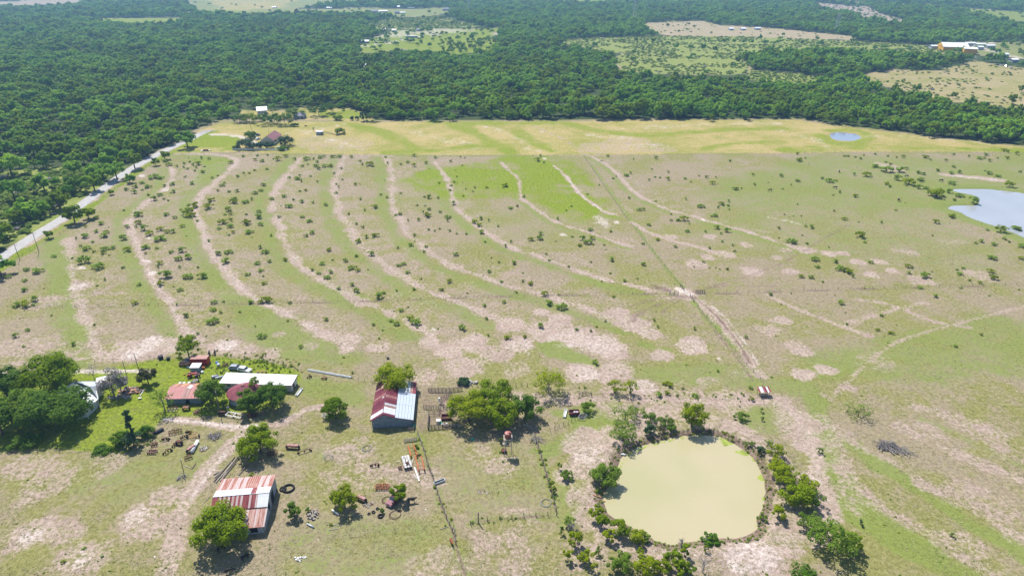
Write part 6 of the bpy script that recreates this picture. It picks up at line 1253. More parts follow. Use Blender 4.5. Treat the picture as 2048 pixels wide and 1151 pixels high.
# ================================================================= ANIMALS, VEHICLES, MACHINES
def cow_mesh(name, m, graze=True):
    me = bpy.data.meshes.new('skel')
    J = [(-.75,0,1.15,.27),(-.35,0,1.12,.36),(.15,0,1.08,.38),(.6,0,1.14,.31),(.95,0,1.2 if not graze else .95,.17),(1.15,0,1.3 if not graze else .6,.14),(1.45,0,1.2 if not graze else .3,.10),
         (.62,.2,.75,.12),(.6,.2,.4,.07),(.6,.2,.03,.06),(.62,-.2,.75,.12),(.66,-.2,.4,.07),(.66,-.2,.03,.06),
         (-.72,.2,.8,.16),(-.62,.2,.55,.10),(-.78,.2,.38,.06),(-.74,.2,.03,.06),(-.72,-.2,.8,.16),(-.6,-.2,.55,.10),(-.74,-.2,.38,.06),(-.7,-.2,.03,.06),
         (-.98,0,1.2,.04),(-1.05,0,.6,.035),(1.1,.18,1.38 if not graze else .66,.04),(1.1,-.18,1.38 if not graze else .66,.04)]
    Eg = [(0,1),(1,2),(2,3),(3,4),(4,5),(5,6),(3,7),(7,8),(8,9),(3,10),(10,11),(11,12),(0,13),(13,14),(14,15),(15,16),(0,17),(17,18),(18,19),(19,20),(0,21),(21,22),(5,23),(5,24)]
    me.from_pydata([j[:3] for j in J], Eg, []); o = bpy.data.objects.new('skel', me); COL.objects.link(o)
    o.modifiers.new('skin', 'SKIN'); sv = me.skin_vertices[0].data
    for i, j in enumerate(J): sv[i].radius = (j[3], j[3]); sv[i].use_root = (i == 1)
    s = o.modifiers.new('sub', 'SUBSURF'); s.levels = 1; s.render_levels = 1
    dg = bpy.context.evaluated_depsgraph_get(); dg.update(); r = bpy.data.meshes.new_from_object(o.evaluated_get(dg)); r.name = name
    bpy.data.objects.remove(o); r.materials.clear(); r.materials.append(m)
    return r
COWM = [cow_mesh('cow', mat('black_hide', (.012,.011,.012), .7, .3)), cow_mesh('cow_up', MATS['black_hide'], False), cow_mesh('calf', mat('brown_hide', (.28,.075,.03), .7, .3), False)]
def cow(px, py, rz, label, v=0, s=1.0, group='black cattle on the pasture'):
    o = bpy.data.objects.new('cow', COWM[v]); COL.objects.link(o); o.location = GH(px, py); o.rotation_euler = (0,0,rz); o.scale = (s,s,s); tag(o, label, 'cow', group)
for a in [(823,1004,.2,'black cow resting in the tree shade right of the red pickup',1,1.05),(444,1100,.8,'black cow in the shade under the round tree, nearest the barn',0,1.05),(491,1117,.9,'black cow at the right rim of the round tree shade',0,.95),(459,1144,.5,'black cow at the bottom edge below the round tree shade',0,.9),
    (1678,345,1.2,'black cow alone in the upper pasture, farthest from the lake',1,1),(1670,377,2.6,'black cow grazing beside a pair of shrubs',0,1.05),(1813,354,2.9,'black cow left of the two near the lake scrub',0,1),(1842,364,3.0,'black cow walking below a round shrub',1,1),(1882,363,2.8,'black cow closest to the bare bank above the lake',0,1.05),(1797,402,.6,'black cow by the marshy finger of the lake',0,1.1),(1540,382,2.9,'black cow at the left of the upper pasture shrubs',0,1),(612,254,0,'black cow left of two near the hay field shed',0,1),(627,259,1.3,'black cow right of two near the hay field shed',1,1),
    (419,709,1.9,'black cow left of two behind the farmstead fence',1,.9),(430,708,1.9,'black cow right of two behind the farmstead fence',1,.9)]: cow(*a[:3], a[3], a[4], a[5])
cow(903,1086,-1.2,"reddish brown calf beside the lower end of the weedy fence",2,.8,None)
def wheel(parent, c, r, wd, axis='Y', name='wheel', rim=STEEL):
    m = MB().torus(c, r*.72, r*.28, axis, 14, 6); o = m.obj(name, RUBBER, parent, True)
    q = {'Y': Vector((0,1,0)), 'X': Vector((1,0,0))}[axis]; MB().tube(Vector(c)-q*wd*.3, Vector(c)+q*wd*.3, r*.5, n=10).obj('hub', rim, o)
def pickup(px, py, rz, label, paint, s=1.0, name='pickup_truck', bed=True, cat='pickup'):
    t = thing(name, label, cat, GH(px, py), rz); t.scale = (s, s, s); b = MB()
    # side outline (x, z), extruded across and narrowed at the cab
    def hull(prof, y0, y1, inset=0):
        m = MB(); n = len(prof); vs = []
        for y in (y0, y1): vs += [(x, y*(1-inset*(z > 1.05)), z) for x, z in prof]
        m.add(vs, [tuple(range(n)), tuple(range(2*n-1, n-1, -1))]+[(k, n+k, n+(k+1) % n, (k+1) % n) for k in range(n)]); return m
    low = [(-2.55,.45),(-2.55,1.0),(-.55,1.02),(.95,1.02),(2.3,.95),(2.5,.85),(2.5,.45),(2.0,.35),(-2.1,.35)]
    if not bed: low = [(-2.2,.4),(-2.25,.95),(.95,1.0),(2.1,.9),(2.25,.75),(2.25,.4)]
    hull(low, -.92, .92).obj('body', paint, t)
    cab = [(-.55,1.0),(-.4,1.62),(.35,1.64),(.95,1.02)] if bed else [(-2.1,.95),(-1.7,1.5),(.35,1.52),(1.05,1.0)]
    hull(cab, -.84, .84, .12).obj('cab', paint, t)
    MB().slab((.42,-.66,1.6),(.97,-.74,1.06),(.97,.74,1.06),(.42,.66,1.6),.03).obj('windscreen', GLASS, t)
    for s_ in (-1, 1): MB().box((0 if bed else -.6, s_*.79, 1.32), (.9 if bed else 2.0, .06, .42)).obj('side_window', GLASS, t)
    if bed: MB().box((-1.55,0,1.0), (1.7,1.5,.12)).obj('bed_floor', DARK_, t); [MB().box((-1.55,s_*.82,1.12),(1.95,.12,.24)).obj('bed_side', paint, t) for s_ in (-1,1)]; MB().box((-2.5,0,1.12),(.1,1.7,.24)).obj('tailgate', paint, t)
    MB().box((2.52 if bed else 2.27,0,.55), (.12,1.8,.2)).obj('bumper', STEEL, t)
    for s_ in (-.68, .68): MB().box((2.5 if bed else 2.24, s_, .78), (.06,.28,.16)).obj('headlight', WHITE, t)
    for x in (-1.6, 1.6):
        for s_ in (-.85, .85): wheel(t, (x, s_, .38), .38, .24)
    return t
pickup(789,1001,math.radians(-118),'faded maroon pickup truck with white front bumper under a small tree',PURP,1.0)
CARW = mat('white_car_paint', (.65,.66,.68), .3, .05); CARD = mat('dark_car_paint', (.03,.035,.05), .3, .1); CARG = mat('grey_car_paint', (.28,.31,.36), .35, .1); CARR = mat('red_car_paint', (.35,.03,.03), .35, .1)
for a in [(506,273,.1,'white car left of the ranch house drive',CARW),(515,271,-.3,'dark car behind the ranch house cedars',CARD),(549,268,1.2,'white pickup behind the red shingle roof',CARW),(560,297,.3,'white car by the fence right of the ranch house',CARW),(516,279,1.3,'white car nose to the ranch house wall',CARW)]:
    pickup(a[0], a[1], a[2], a[3], a[4], 1.0, 'parked_car', False, 'car')
pc = {}
for nm, m in (('w', CARW), ('d', CARD), ('g', CARG)):
    pc[nm] = pickup({'w':757,'d':764,'g':771}[nm], {'w':82,'d':81.5,'g':83}[nm], .4, {'w':'white','d':'black','g':'grey'}[nm]+' car in the crowded village yard', m, 1.05, 'parked_car', False, 'car'); pc[nm]['group'] = 'cars crowded in the village yard'; remember(pc[nm])
for i, (px, py) in enumerate([(753,85),(761,86),(767,85.5),(774,86),(779,83.5),(784,86),(750,83),(776,81.5),(789,84.5),(760,78.5),(803,79),(786,88.5)]):
    k = 'wdgdgwdwgdwg'[i]; copy_tree(pc[k], GH(px, py), i*1.3, {'w':'white','d':'black','g':'grey'}[k]+' car in the crowded village yard', 'cars crowded in the village yard')
for i, (px, py, k, lb) in enumerate([(867,68.5,'d','dark car on the sandy village road'),(880,69,'g','grey car on the sandy village road'),(905,70,'w','white car at the right end of the village road'),(1995,131,'d','black car leading the line in the right yard'),(2003,132,'w','white car second in the line of the right yard'),(2012,134,'d','dark car third in the line of the right yard'),(2020,136,'w','white car last in the line of the right yard'),(1950,116,'w','white car beside the golden hall'),(1872,90,'w','white car left of the golden warehouse'),(915,72,'g','grey van past the village road end')]):
    o = copy_tree(pc[k], GH(px, py), i*.7, lb, None); 
    if 'group' in o: del o['group']
# boat-like white trailer on the ranch lawn
def flatbed(px, py, rz, L_, Wd, label, deckm, name='flatbed_trailer', h=.8, load=None):
    t = thing(name, label, 'trailer', GH(px, py), rz); n = 6
    for k in range(n): MB().box((0, -Wd/2+Wd*(k+.5)/n, h), (L_, Wd/n-.03, .07)).obj('deck_plank', deckm, t)
    for s in (-1, 1): MB().box((0, s*Wd*.36, h-.12), (L_, .1, .14)).obj('beam', IRON, t)
    MB().tube((L_/2,-Wd*.3,h-.15),(L_/2+1.2,0,h-.3),.05).tube((L_/2,Wd*.3,h-.15),(L_/2+1.2,0,h-.3),.05).obj('hitch', IRON, t)
    for s in (-1, 1): wheel(t, (-L_*.1, s*(Wd/2-.1), .36), .36, .22)
    return t
t = flatbed(411,302,.15,6,1.9,'white low trailer with a dark load on the ranch lawn',WHITE,'low_trailer',.55); MB().box((.3,0,.85),(3.6,1.2,.4),.02).obj('load', IRON, t)
b = G(809.6,935.6); a = G(816,908.5); c = G(823.5,931)
d_ = G(802,912)
ctr = (G(802,912,.8)+G(816,908.5,.8)+G(823.5,931,.8)+G(809.6,935.6,.8))/4; ax = (G(816.5,933.3,.8)-G(809,910,.8))
L_ = ax.length; t = thing('hay_wagon', 'white decked flat wagon loaded with scrap beside the orange frame', 'wagon', (ctr.x, ctr.y, groundz(ctr.x, ctr.y)), math.atan2(ax.y, ax.x))
for k in range(6): MB().box((0, -1.05+.35*(k+.5), .85), (L_, .33, .06)).obj('deck_plank', WHM2 if k % 2 else WOODP, t)
for s in (-1, 1): MB().box((0, s*.7, .72), (L_*.96, .1, .16)).obj('beam', IRON, t)
for x in (-L_*.3, L_*.3):
    for s in (-.95, .95): wheel(t, (x, s, .38), .38, .2)
MB().tube((L_/2,0,.6),(L_/2+1.3,0,.4),.05).obj('tongue', IRON, t)
rr = random.Random(5); q = MB()
for k in range(13): x, y = rr.uniform(-L_*.35, L_*.4), rr.uniform(-.6, .6); an = rr.uniform(0, 3.1); l = rr.uniform(.4, 1.3); q.tube((x, y, .95), (x+math.cos(an)*l, y+math.sin(an)*l, 1.0+rr.uniform(0, .35)), .05, n=4)
q.box((.9,.1,1.05),(.6,.5,.3),.4); o = q.obj('scrap_load', IRON); o.location = t.location; o.rotation_euler = t.rotation_euler; tag(o, 'tangle of dark scrap iron lying on the white wagon deck', 'scrap')
# orange steel frames
def beams(name, label, cat, prs, z, m, w=.22, h=.28, legs=True, cross=()):
    P = [(G(*a, z), G(*b_, z)) for a, b_ in prs]; base = P[0][0]; base = Vector((base.x, base.y, groundz(base.x, base.y))); t = thing(name, label, cat, base)
    for a, b_ in P:
        a = a-base; b_ = b_-base; d = b_-a; mid = (a+b_)/2; MB().box((0,0,0), (d.length, w, h), math.atan2(d.y, d.x)).obj('beam', m, t).location = mid
        if legs:
            for e in (a.lerp(b_, .06), a.lerp(b_, .94)): MB().tube((e.x, e.y, -.1), (e.x, e.y, e.z), .07, n=5).obj('leg', m, t)
    for a, b_ in cross:
        a = G(*a, z)-base; b_ = G(*b_, z)-base; MB().tube(a, b_, .07, n=5).obj('cross_bar', m, t)
    return t
beams('loader_frame', 'upper pair of orange steel beams lying beside the wagon', 'steel frame', [((816,891),(822,911)),((827,888),(834,910))], .7, ORIRON, .35, .3, cross=[((817,895),(829,894)),((822,908),(833,907))])
beams('loader_frame', 'lower pair of orange steel beams with dark feet beside the fence', 'steel frame', [((830,911),(837.5,940)),((843,911),(848.5,938))], .9, ORIRON, .3, .3, cross=[((830,913),(843,913)),((834,930),(847,930)),((836,937),(848,937))])
beams('white_beam', 'broken white beam pointing down from the orange frame', 'beam', [((829,934),(838.5,961))], .2, WHITE, .3, .2, legs=False); beams('white_pole', 'thin white pole lying left of the broken white beam', 'pole', [((827,947),(835,957))], .12, WHITE, .08, .08, legs=False)
for i, (a, b_) in enumerate((((792,922),(801,921)), ((822,921),(829,914)), ((823,926),(826,920)))): beams('white_pole', ['thin white pole left of the wagon','thin white pole between wagon and orange beams','short white stick right of the wagon'][i], 'pole', [(a, b_)], .3, WHITE, .07, .07, legs=False)
# troughs and pipes
def trough(p0, p1, wd, label, m, name='trough', inner=None, h=.45, closed=False, cat='trough'):
    a = GH(*p0); b_ = GH(*p1); d = b_-a; L_ = d.length; t = thing(name, label, cat, a, math.atan2(d.y, d.x))
    if closed: MB().tube((0,0,wd/2+.05), (L_,0,wd/2+.05), wd/2, n=12).obj('tube', m, t, True); [MB().box((x,0,.06),(.12,wd*.9,.14)).obj('cradle', WOOD, t) for x in (L_*.15, L_*.5, L_*.85)]
    else:
        MB().box((L_/2,0,.08),(L_,wd,.06)).obj('floor', inner or m, t)
        for s in (-1, 1): MB().box((L_/2,s*wd/2,h/2),(L_,.07,h)).obj('side', m, t)
        for x in (0, L_): MB().box((x,0,h/2),(.07,wd+.07,h)).obj('end', m, t)
    return t
trough((616,740),(702,755),.6,'very long white feed trough in the pasture above the sheds',WHITE,h=.4,inner=WHITE); trough((604,778),(593,792),.75,'short white feed trough by the end of the long white roofed shed',WHITE,inner=WHITE,h=.5)
trough((1132,820),(1128.5,835),.75,'white feed trough near the dark stock trailer',WHITE,inner=WHITE,h=.5); trough((868,968),(889,960),.8,'dark feed trough with a pale rim sticking out of the fence',GALV,inner=DARK_,h=.5)
trough((384.5,906),(396,884),.95,'white tank lying among the rusty implements',WHITE,'white_tank',closed=True,cat='tank')
trough((614,1048),(628,1055),.4,'pale blue pipe lying right of the striped barn',GALV,'pipe',closed=True,cat='pipe'); trough((664,1020),(678,1030),.35,'white pipe lying under the mesquite by the pickup',WHITE,'pipe',closed=True,cat='pipe')
# stock trailer and wire frame near the pond
t = thing('stock_trailer', 'low dark trailer with white bundles inside, left of the wire frame', 'trailer', GH(1148,828), .12)
MB().box((0,0,.45),(3.0,1.7,.1)).obj('floor', IRON, t)
for s in (-1,1): MB().box((0,s*.85,.8),(3.0,.08,.7)).obj('side', PURP, t); MB().box((s*1.5,0,.8),(.08,1.7,.7)).obj('end', PURP, t); wheel(t,(.2,s*.95,.35),.35,.2)
for i,x in enumerate((.2,.95)):
    o = MB().lathe([(0,.0),(.35,.05),(.4,.3),(.2,.5),(0,.52)],n=9).obj('white_bundle', WHITE, None, True); o.location = t.location+Vector((x,.1,.5)); tag(o, ['left','right'][i]+' one of two white bundles lying in the low dark trailer', 'bundle')
t = thing('panel_cage', 'open framework of grey pipes and dark netting beside the low trailer', 'pipe frame', GH(1163,833), .3)
for (a, b_) in (((-1.6,-1,.9),(0,-1.7,.9)),((0,-1.7,.9),(1.5,-.6,.9)),((1.5,-.6,.9),(.4,1,.9)),((.4,1,.9),(-1.6,-1,.9))): MB().tube(a,b_,.06).obj('top_rail', STEEL, t); MB().tube((a[0],a[1],0),a,.06).obj('upright', STEEL, t); MB().tube((a[0],a[1],.4),(b_[0],b_[1],.4),.04).obj('low_rail', STEEL, t)
MB().box((.1,-.2,.35),(1.6,1.2,.4),.3).obj('netting', BLACK, t)
# tyres
def tyre(px, py, R, label, flat=True, group=None, z=0, name='tyre', w_=.28):
    o = MB().torus((0,0,R*w_+z), R*.72, R*w_, 'Z' if flat else Matrix.Rotation(1.2,3,'X'), 16, 6).obj(name, RUBBER, None, True); o.location = GH(px,py)+(Vector((0,0,0)) if flat else Vector((0,0,R*.6))); tag(o, label, 'tyre', group); return o
tyre(577,977,1.9,'large black hay ring tyre beside the striped barn, right half',w_=.13); tyre(566,978,1.0,'black tyre overlapping the large ring beside the striped barn',w_=.2)
for a in [(738,1027,.42,'small tyre farthest left of the tyre heap'),(747,1024,.5,'second tyre from the left of the tyre heap'),(755,1017,.45,'top tyre of the tyre heap left of the pickup'),(761,1032,.75,'biggest tyre of the heap, lowest one'),(764,1021,.5,'tyre wedged upright in the tyre heap'),(690,1001,.4,'pale tyre caught in the mesquite left of the pickup')]: tyre(*a[:3], a[3])
# rings and cages of wire
def wire_cage(px, py, R, h, label, n=14, m=STEEL, name='wire_cage', cat='wire cage', flat=False):
    t = thing(name, label, cat, GH(px,py), .2)
    for z in ((.1,h*.5,h) if not flat else (.06,)): MB().torus((0,0,z), R, .03, 'Z', 24, 4).obj('hoop', m, t)
    if not flat:
        q = MB(); [q.tube((R*math.cos(6.283*k/n),R*math.sin(6.283*k/n),0),(R*math.cos(6.283*k/n),R*math.sin(6.283*k/n),h),.02,n=3) for k in range(n)]; q.obj('wire_bars', m, t)['kind']='stuff'
    else:
        for k in range(4): MB().torus((.06*k,.05*k,.1+.04*k), R*(.96-.03*k), .025, 'Z', 24, 4).obj('coil', m, t)
wire_cage(657,915,1.15,1.1,'round bale feeder of pale wire in the open yard'); wire_cage(790,1029,1.45,.3,'flat ring of rusty wire below the pickup',flat=True,m=IRON,name='wire_coil',cat='wire'); wire_cage(733,897,1.3,.3,'tangled pale wire coil below the big barn',flat=True,name='wire_coil',cat='wire')
wire_cage(1092,1006,1.35,.3,'grey wire coil inside the paddock corner',flat=True,name='wire_coil',cat='wire'); wire_cage(773,1000,1.2,.3,'wire coil behind the maroon pickup',flat=True,name='wire_coil',cat='wire',m=IRON); wire_cage(562,1001,.01,.01,'x') if False else None
wire_cage(565,785,.9,.5,'pale round wire cage under the trees by the long shed')
# rusty implements of several kinds
def harrow(px, py, rz, label, L_=3.6, Wd=1.8, m=IRON, m2=None, name='disc_harrow', n=7, rows=2, hitch=True, s=1.0):
    t = thing(name, label, 'farm implement', GH(px,py), rz); t.scale = (s,s,s); m2 = m2 or m
    for r in range(rows):
        y = -Wd/2+Wd*r/(rows-1) if rows > 1 else 0; MB().box((0,y,.62),(L_,.14,.14)).obj('frame_bar', m2, t)
        for k in range(n): x = -L_/2+L_*(k+.5)/n; MB().tube((x-.03,y,.3),(x+.03,y,.3),.28,n=10).obj('disc', m, t) 
        MB().tube((-L_/2,y,.3),(L_/2,y,.3),.04,n=5).obj('axle', m, t)
    for x in (-L_/2,0,L_/2): MB().box((x,0,.66),(.12,Wd,.12)).obj('cross_bar', m2, t)
    if hitch: MB().tube((-L_*.3,Wd/2,.66),(0,Wd/2+1.3,.6),.06).tube((L_*.3,Wd/2,.66),(0,Wd/2+1.3,.6),.06).obj('hitch', m2, t)
    return t
def planter(px, py, rz, label, L_=3.2, m=PURP, name='seed_planter'):
    t = thing(name, label, 'farm implement', GH(px,py), rz); q = MB(); q.add([(-L_/2,-.3,.6),(L_/2,-.3,.6),(L_/2,.3,.6),(-L_/2,.3,.6),(-L_/2,-.45,1.15),(L_/2,-.45,1.15),(L_/2,.45,1.15),(-L_/2,.45,1.15)],[(0,3,2,1),(4,5,6,7),(0,1,5,4),(1,2,6,5),(2,3,7,6),(3,0,4,7)]); q.obj('hopper', m, t)
    MB().box((0,.02,1.19),(L_*.98,.5,.05)).obj('lid', REDM3 if m == PURP else IRON, t); MB().box((0,-.6,.5),(L_,.12,.12)).obj('tool_bar', IRON, t)
    for s in (-1,1): wheel(t,(s*(L_/2+.15),0,.5),.5,.18,'X','wheel',IRON)
    for k in range(7): MB().tube((-L_/2+L_*(k+.5)/7,-.6,.5),(-L_/2+L_*(k+.5)/7,-.7,.02),.05,n=4).obj('tine', IRON, t)
    MB().tube((-.5,.4,.5),(0,1.7,.4),.05).tube((.5,.4,.5),(0,1.7,.4),.05).obj('hitch', IRON, t)
def plough(px, py, rz, label, L_=2.6, m=IRON, name='plough', s=1.0):
    t = thing(name, label, 'farm implement', GH(px,py), rz); t.scale = (s,s,s); MB().box((0,0,.75),(L_,.14,.16)).obj('beam', m, t); MB().tube((-L_*.2,0,.75),(-L_*.1,0,1.35),.05).tube((-.1*L_,0,1.35),(L_*.3,0,.8),.05).obj('mast', m, t)
    for k in range(3):
        x = -L_/2+.3+k*L_*.38; q = MB(); q.tube((x,0,.72),(x+.1,0,.2),.06,n=5).add([(x+.1,0,.05),(x+.55,.12,.05),(x+.3,.3,.5),(x,.15,.55)],[(0,1,2,3)]).add([(x+.1,-.03,.05),(x,.12,.55),(x+.3,.27,.5),(x+.55,.09,.05)],[(0,1,2,3)]); q.obj('share', m, t)
    wheel(t,(L_*.45,-.4,.33),.33,.12,'Y','wheel',m); wheel(t,(-L_*.45,.35,.28),.28,.12,'Y','wheel',m)
def roller(px, py, rz, label, L_=2.6, R=.42, m=None, name='field_roller'):
    t = thing(name, label, 'farm implement', GH(px,py), rz); MB().tube((-L_/2,0,R),(L_/2,0,R),R,n=14).obj('drum', m or CARD, t); MB().box((0,R+.3,R+.1),(L_+.3,.12,.12)).obj('frame_bar', IRON, t); [MB().box((s*(L_/2+.1),R*.4,R+.05),(.1,R+.6,.12)).obj('side_bar', IRON, t) for s in (-1,1)]
def rake(px, py, rz, label, m=YEL, s=1.0, name='hay_rake'):
    t = thing(name, label, 'farm implement', GH(px,py), rz); t.scale=(s,s,s)
    for k in range(3): q = Matrix.Rotation(.9,3,'X'); MB().torus((-.7+k*.7,.4*(k%2),.8), .62, .05, q, 18, 5).obj('rake_wheel', m, t)
    MB().box((0,-.3,.6),(2.4,.12,.12)).obj('tool_bar', m, t); MB().tube((-1,-.3,.6),(-.2,-1.3,.4),.05).tube((1,-.3,.6),(-.2,-1.3,.4),.05).obj('hitch', m, t); wheel(t,(-1.5,-.4,.45),.45,.2,'X'); wheel(t,(1.5,-.2,.45),.45,.2,'X')
roller(318,864,.9,'dark cylinder roller at the edge of the brush clump'); plough(331,880,.3,'small dark plough right below the dark roller',1.8); harrow(309,890,.2,'compact rusty harrow farthest left of the implements',1.7,.9,name='spike_harrow',n=4)
harrow(305,905,.0,'maroon streaked implement at the lower left of the scrap field',2.4,1.1,IRON,PURP,n=5); plough(335,905,1.1,'tangled plough with a bright seat in the scrap field',2.0,s=1.1); harrow(351,865,.35,'long jumbled dark implement at the top of the scrap field',3.4,1.3,name='cultivator',n=6); plough(376,866,.2,'small end piece right of the long jumbled implement',1.3)
plough(368,876,.8,'little grey brown plough left of the yellow rake',1.5); planter(359,888,-.2,'small rusty planter in the middle of the scrap field',1.4,IRON); plough(349,892,1.4,'little rusty wheel frame left of the small planter',1.0); rake(388,873,.1,'yellow wheel rake with black tyres')
planter(383,900,1.1,'maroon machine leaning against the white tank',2.4); harrow(377,916,.6,'dark double harrow below the white tank',1.9,1.0,n=4,name='spike_harrow'); planter(586,896,-.08,'maroon seed planter right of the shade tree',3.2); plough(609,904,.5,'long slanting plough right of the maroon planter',4.2,s=.9)
plough(749,932,.35,'small rusty tiller in the open yard',2.2); harrow(765,975,.0,'wide orange tinted disc harrow above the pickup',3.4,1.5,IRON,ORIRON,n=8,rows=3); harrow(800,937,.5,'pair of small black wheels left of the wagon',1.0,.5,RUBBER,IRON,name='wheel_axle',n=2,hitch=False)
planter(723,1000,-.5,'purple red machine poking out of the mesquite shade',2.6); harrow(545,908,.3,'implement hidden below the shade tree',2.6,1.2); harrow(540,894,.2,'rusty implement in the shade tree right edge',1.8,.9,n=4); harrow(505,915,.1,'grey timber stack implement left of the shade tree',2.8,1.0,WOODP,WOODP,name='timber_stack',n=5,rows=3,hitch=False)
planter(445,829,.0,'dark open wagon box beside the leaning pole',2.0,DARK_,'wagon_box'); harrow(505,832,.0,'dark rusty machine under the shed trees',2.6,1.0); harrow(470,832,-.25,'bent pale pipe frame on the grass by the track',5.0,1.6,STEEL,STEEL,name='bent_pipe_stack',n=1,hitch=False); harrow(393,826,.1,'small box like wagon by the track',1.4,1.0,PURP,PURP,name='cart',n=3); planter(373,819,.1,'round topped rusty bin below the pink roofed shed',1.6,ORNG)
harrow(346,820,.1,'grey scrap heap of rods left below the pink roofed shed',2.8,1.2,STEEL,IRON,name='scrap_heap',n=3); plough(648,758,.3,'rusty piece under the long trough',1.4,ORNG); plough(619,755,1.2,'dark stump of iron left of the rusty piece',1.0)
plough(651,817,.2,'dark machine left of the lone round tree',2.0); harrow(652,833,.1,'pale machine parked under the left of the lone round tree',2.0,1.2,STEEL,CARG,n=3,name='mower')
harrow(890,966,.2,'x',.1,.1) if False else None
# wreckage in the tall grass
t = pickup(371,729,.1,'wrecked pink and rust car left of the red container',ORNG,.85,'wrecked_car',False,'car'); pickup(378,724,-.2,'dark wreck hidden behind the pink one',CARD,.8,'wrecked_car',False,'car'); pickup(473,738,-.1,'blue grey wrecked car in the weeds',CARG,1.0,'wrecked_car',False,'car'); pickup(490,742,-.35,'white wrecked hatchback right of the blue grey wreck',CARW,1.0,'wrecked_car',False,'car')
harrow(451,731,.1,'brown hay machine in the bright weeds',1.8,1.1,PURP,IRON,n=4); plough(524,746,.1,'orange and grey scrap behind the white roof',3.2,ORNG)
def tractor(px, py, rz, label, m, s=1.0):
    t = thing('tractor', label, 'tractor', GH(px,py), rz); t.scale = (s,s,s); MB().box((.7,0,1.0),(1.5,.55,.6)).obj('bonnet', m, t); MB().box((-.35,0,.8),(.9,.6,.45)).obj('chassis', IRON, t); MB().box((-.6,0,1.15),(.45,.5,.12)).obj('seat', BLACK, t); MB().tube((.9,0,1.3),(.9,0,1.9),.04).obj('exhaust', IRON, t); MB().torus((-.15,0,1.45),.2,.025,Matrix.Rotation(.9,3,'Y'),12,4).obj('steering_wheel', BLACK, t)
    for s_ in (-.65,.65): wheel(t,(-.6,s_,.68),.68,.35,'Y','rear_wheel',m); wheel(t,(1.2,s_*.8,.36),.36,.2,'Y','front_wheel',m); MB().box((-.6,s_*.95,1.3),(1.0,.35,.06)).obj('fender', m, t)
tractor(384,753,.25,'bright red tractor in front of the little tin hut',REDP,1.0); tractor(395,753,2.2,'maroon tractor touching the bright red one',PURP,.9); planter(391,766,1.0,'pale striped machine below the two tractors',1.9,WHM2,'hay_elevator')
# barrels, tubs and small things
def barrel(px, py, label, m, R=.3, h=.88, lying=False, name='barrel', cat='barrel', group=None):
    q = MB().lathe([(0,0),(R,0),(R*1.03,h*.33),(R,h*.34),(R*1.03,h*.66),(R,h*.67),(R,h),(R*.93,h),(R*.9,h-.04),(0,h-.04)],n=14); o = q.obj(name, m, None, True); o.location = GH(px,py)
    if lying: o.rotation_euler = (0,math.pi/2,.5); o.location.z += R
    tag(o, label, cat, group); return o
for i,(px,py) in enumerate(((361,769),(369,769),(379,768.5),(387,767))): barrel(px,py,['first','second','third','last'][i]+' white drum from the left in the row behind the pink roofed shed',WHITE,.42,.9)
barrel(322,717,'large black drum on the lawn edge',BLACK,.75,1.2); barrel(337,719,'smaller grey topped black drum right of the large one',BLACK,.55,1.0); barrel(434,726,'blue tarp covered drum in the tall grass',BLUE,.45,.6); barrel(437,731,'grey drum below the blue one',GALV,.5,.8); barrel(407,737,'orange tub right of the tin hut',ORIRON,.5,.7); barrel(405,745,'white box shaped tub at the tin hut corner',WHITE,.4,.6); barrel(376,734,'white tub in the grass left of the tin hut',WHITE,.35,.3)
barrel(369,749,'yellow bucket left of the bright red tractor',YEL,.3,.4); barrel(423,757,'pale green lying tank in the weeds',STEEL,.5,2.2,True,'lying_tank','tank'); barrel(431,758,'white striped lying tank in the weeds',WHM2,.35,2.4,True,'lying_tank','tank')
barrel(945,879,'teal plastic tub near the tree clump shadow',TEAL,.38,.35,name='plastic_tub',cat='tub'); barrel(881,846,'teal tub in the corral junk',TEAL,.4,.5,name='plastic_tub',cat='tub'); barrel(885,851,'left white tub at the corral bottom fence',WHITE,.35,.7,name='plastic_tub',cat='tub'); barrel(893,850,'right white tub at the corral bottom fence',WHITE,.35,.7,name='plastic_tub',cat='tub'); barrel(776,717,'black bucket alone in the pasture above the barn tree',BLACK,.45,.5,name='bucket',cat='bucket')
barrel(1008,903,'dark rusty kettle under the water tower',IRON,.75,.8,name='iron_kettle',cat='kettle'); barrel(828,852,'teal lidded bin at the barn corner',TEAL,.4,.8,name='bin',cat='bin'); barrel(456,815,'blue and white tub below the round bin',WHITE,.35,.4,name='plastic_tub',cat='tub')
t = thing('squeeze_chute', 'maroon slatted cattle feeder in the lower corral pen', 'feeder', GH(893,838), .1)
for k in range(6): MB().box((-1.3+k*.5,-.7,.75),(.1,.08,1.4)).obj('slat', PURP, t)
MB().box((0,-.7,1.4),(2.8,.12,.14)).obj('top_bar', PURP, t); MB().box((0,0,.7),(2.8,1.2,.1)).obj('floor', IRON, t); MB().box((0,.7,.8),(2.8,.08,1.4)).obj('back', PURP, t); [MB().box((s*1.4,0,.8),(.08,1.4,1.4)).obj('end', PURP, t) for s in (-1,1)]
t = thing('cream_crate', 'cream coloured crate beside the maroon feeder', 'crate', GH(877,845), .05); MB().box((0,0,.5),(1.1,.9,.9)).obj('box', CREAM, t); MB().box((0,0,.98),(1.2,1.0,.06)).obj('lid', WHITE, t)
MB().box((0,0,1.3),(.5,.4,1.4)).obj('white_chest', WHITE).location = GH(879,806); tag(bpy.data.objects['white_chest'],'tall white box standing on the middle corral gate post','box')
t = thing('broken_bench', 'white seat and leaning white board on the lawn by the rubble', 'bench', GH(280,797), .2); MB().box((0,0,.35),(.95,.45,.12)).obj('seat', WHITE, t); [MB().box((s*.35,0,.15),(.08,.4,.3)).obj('leg', WHITE, t) for s in (-1,1)]
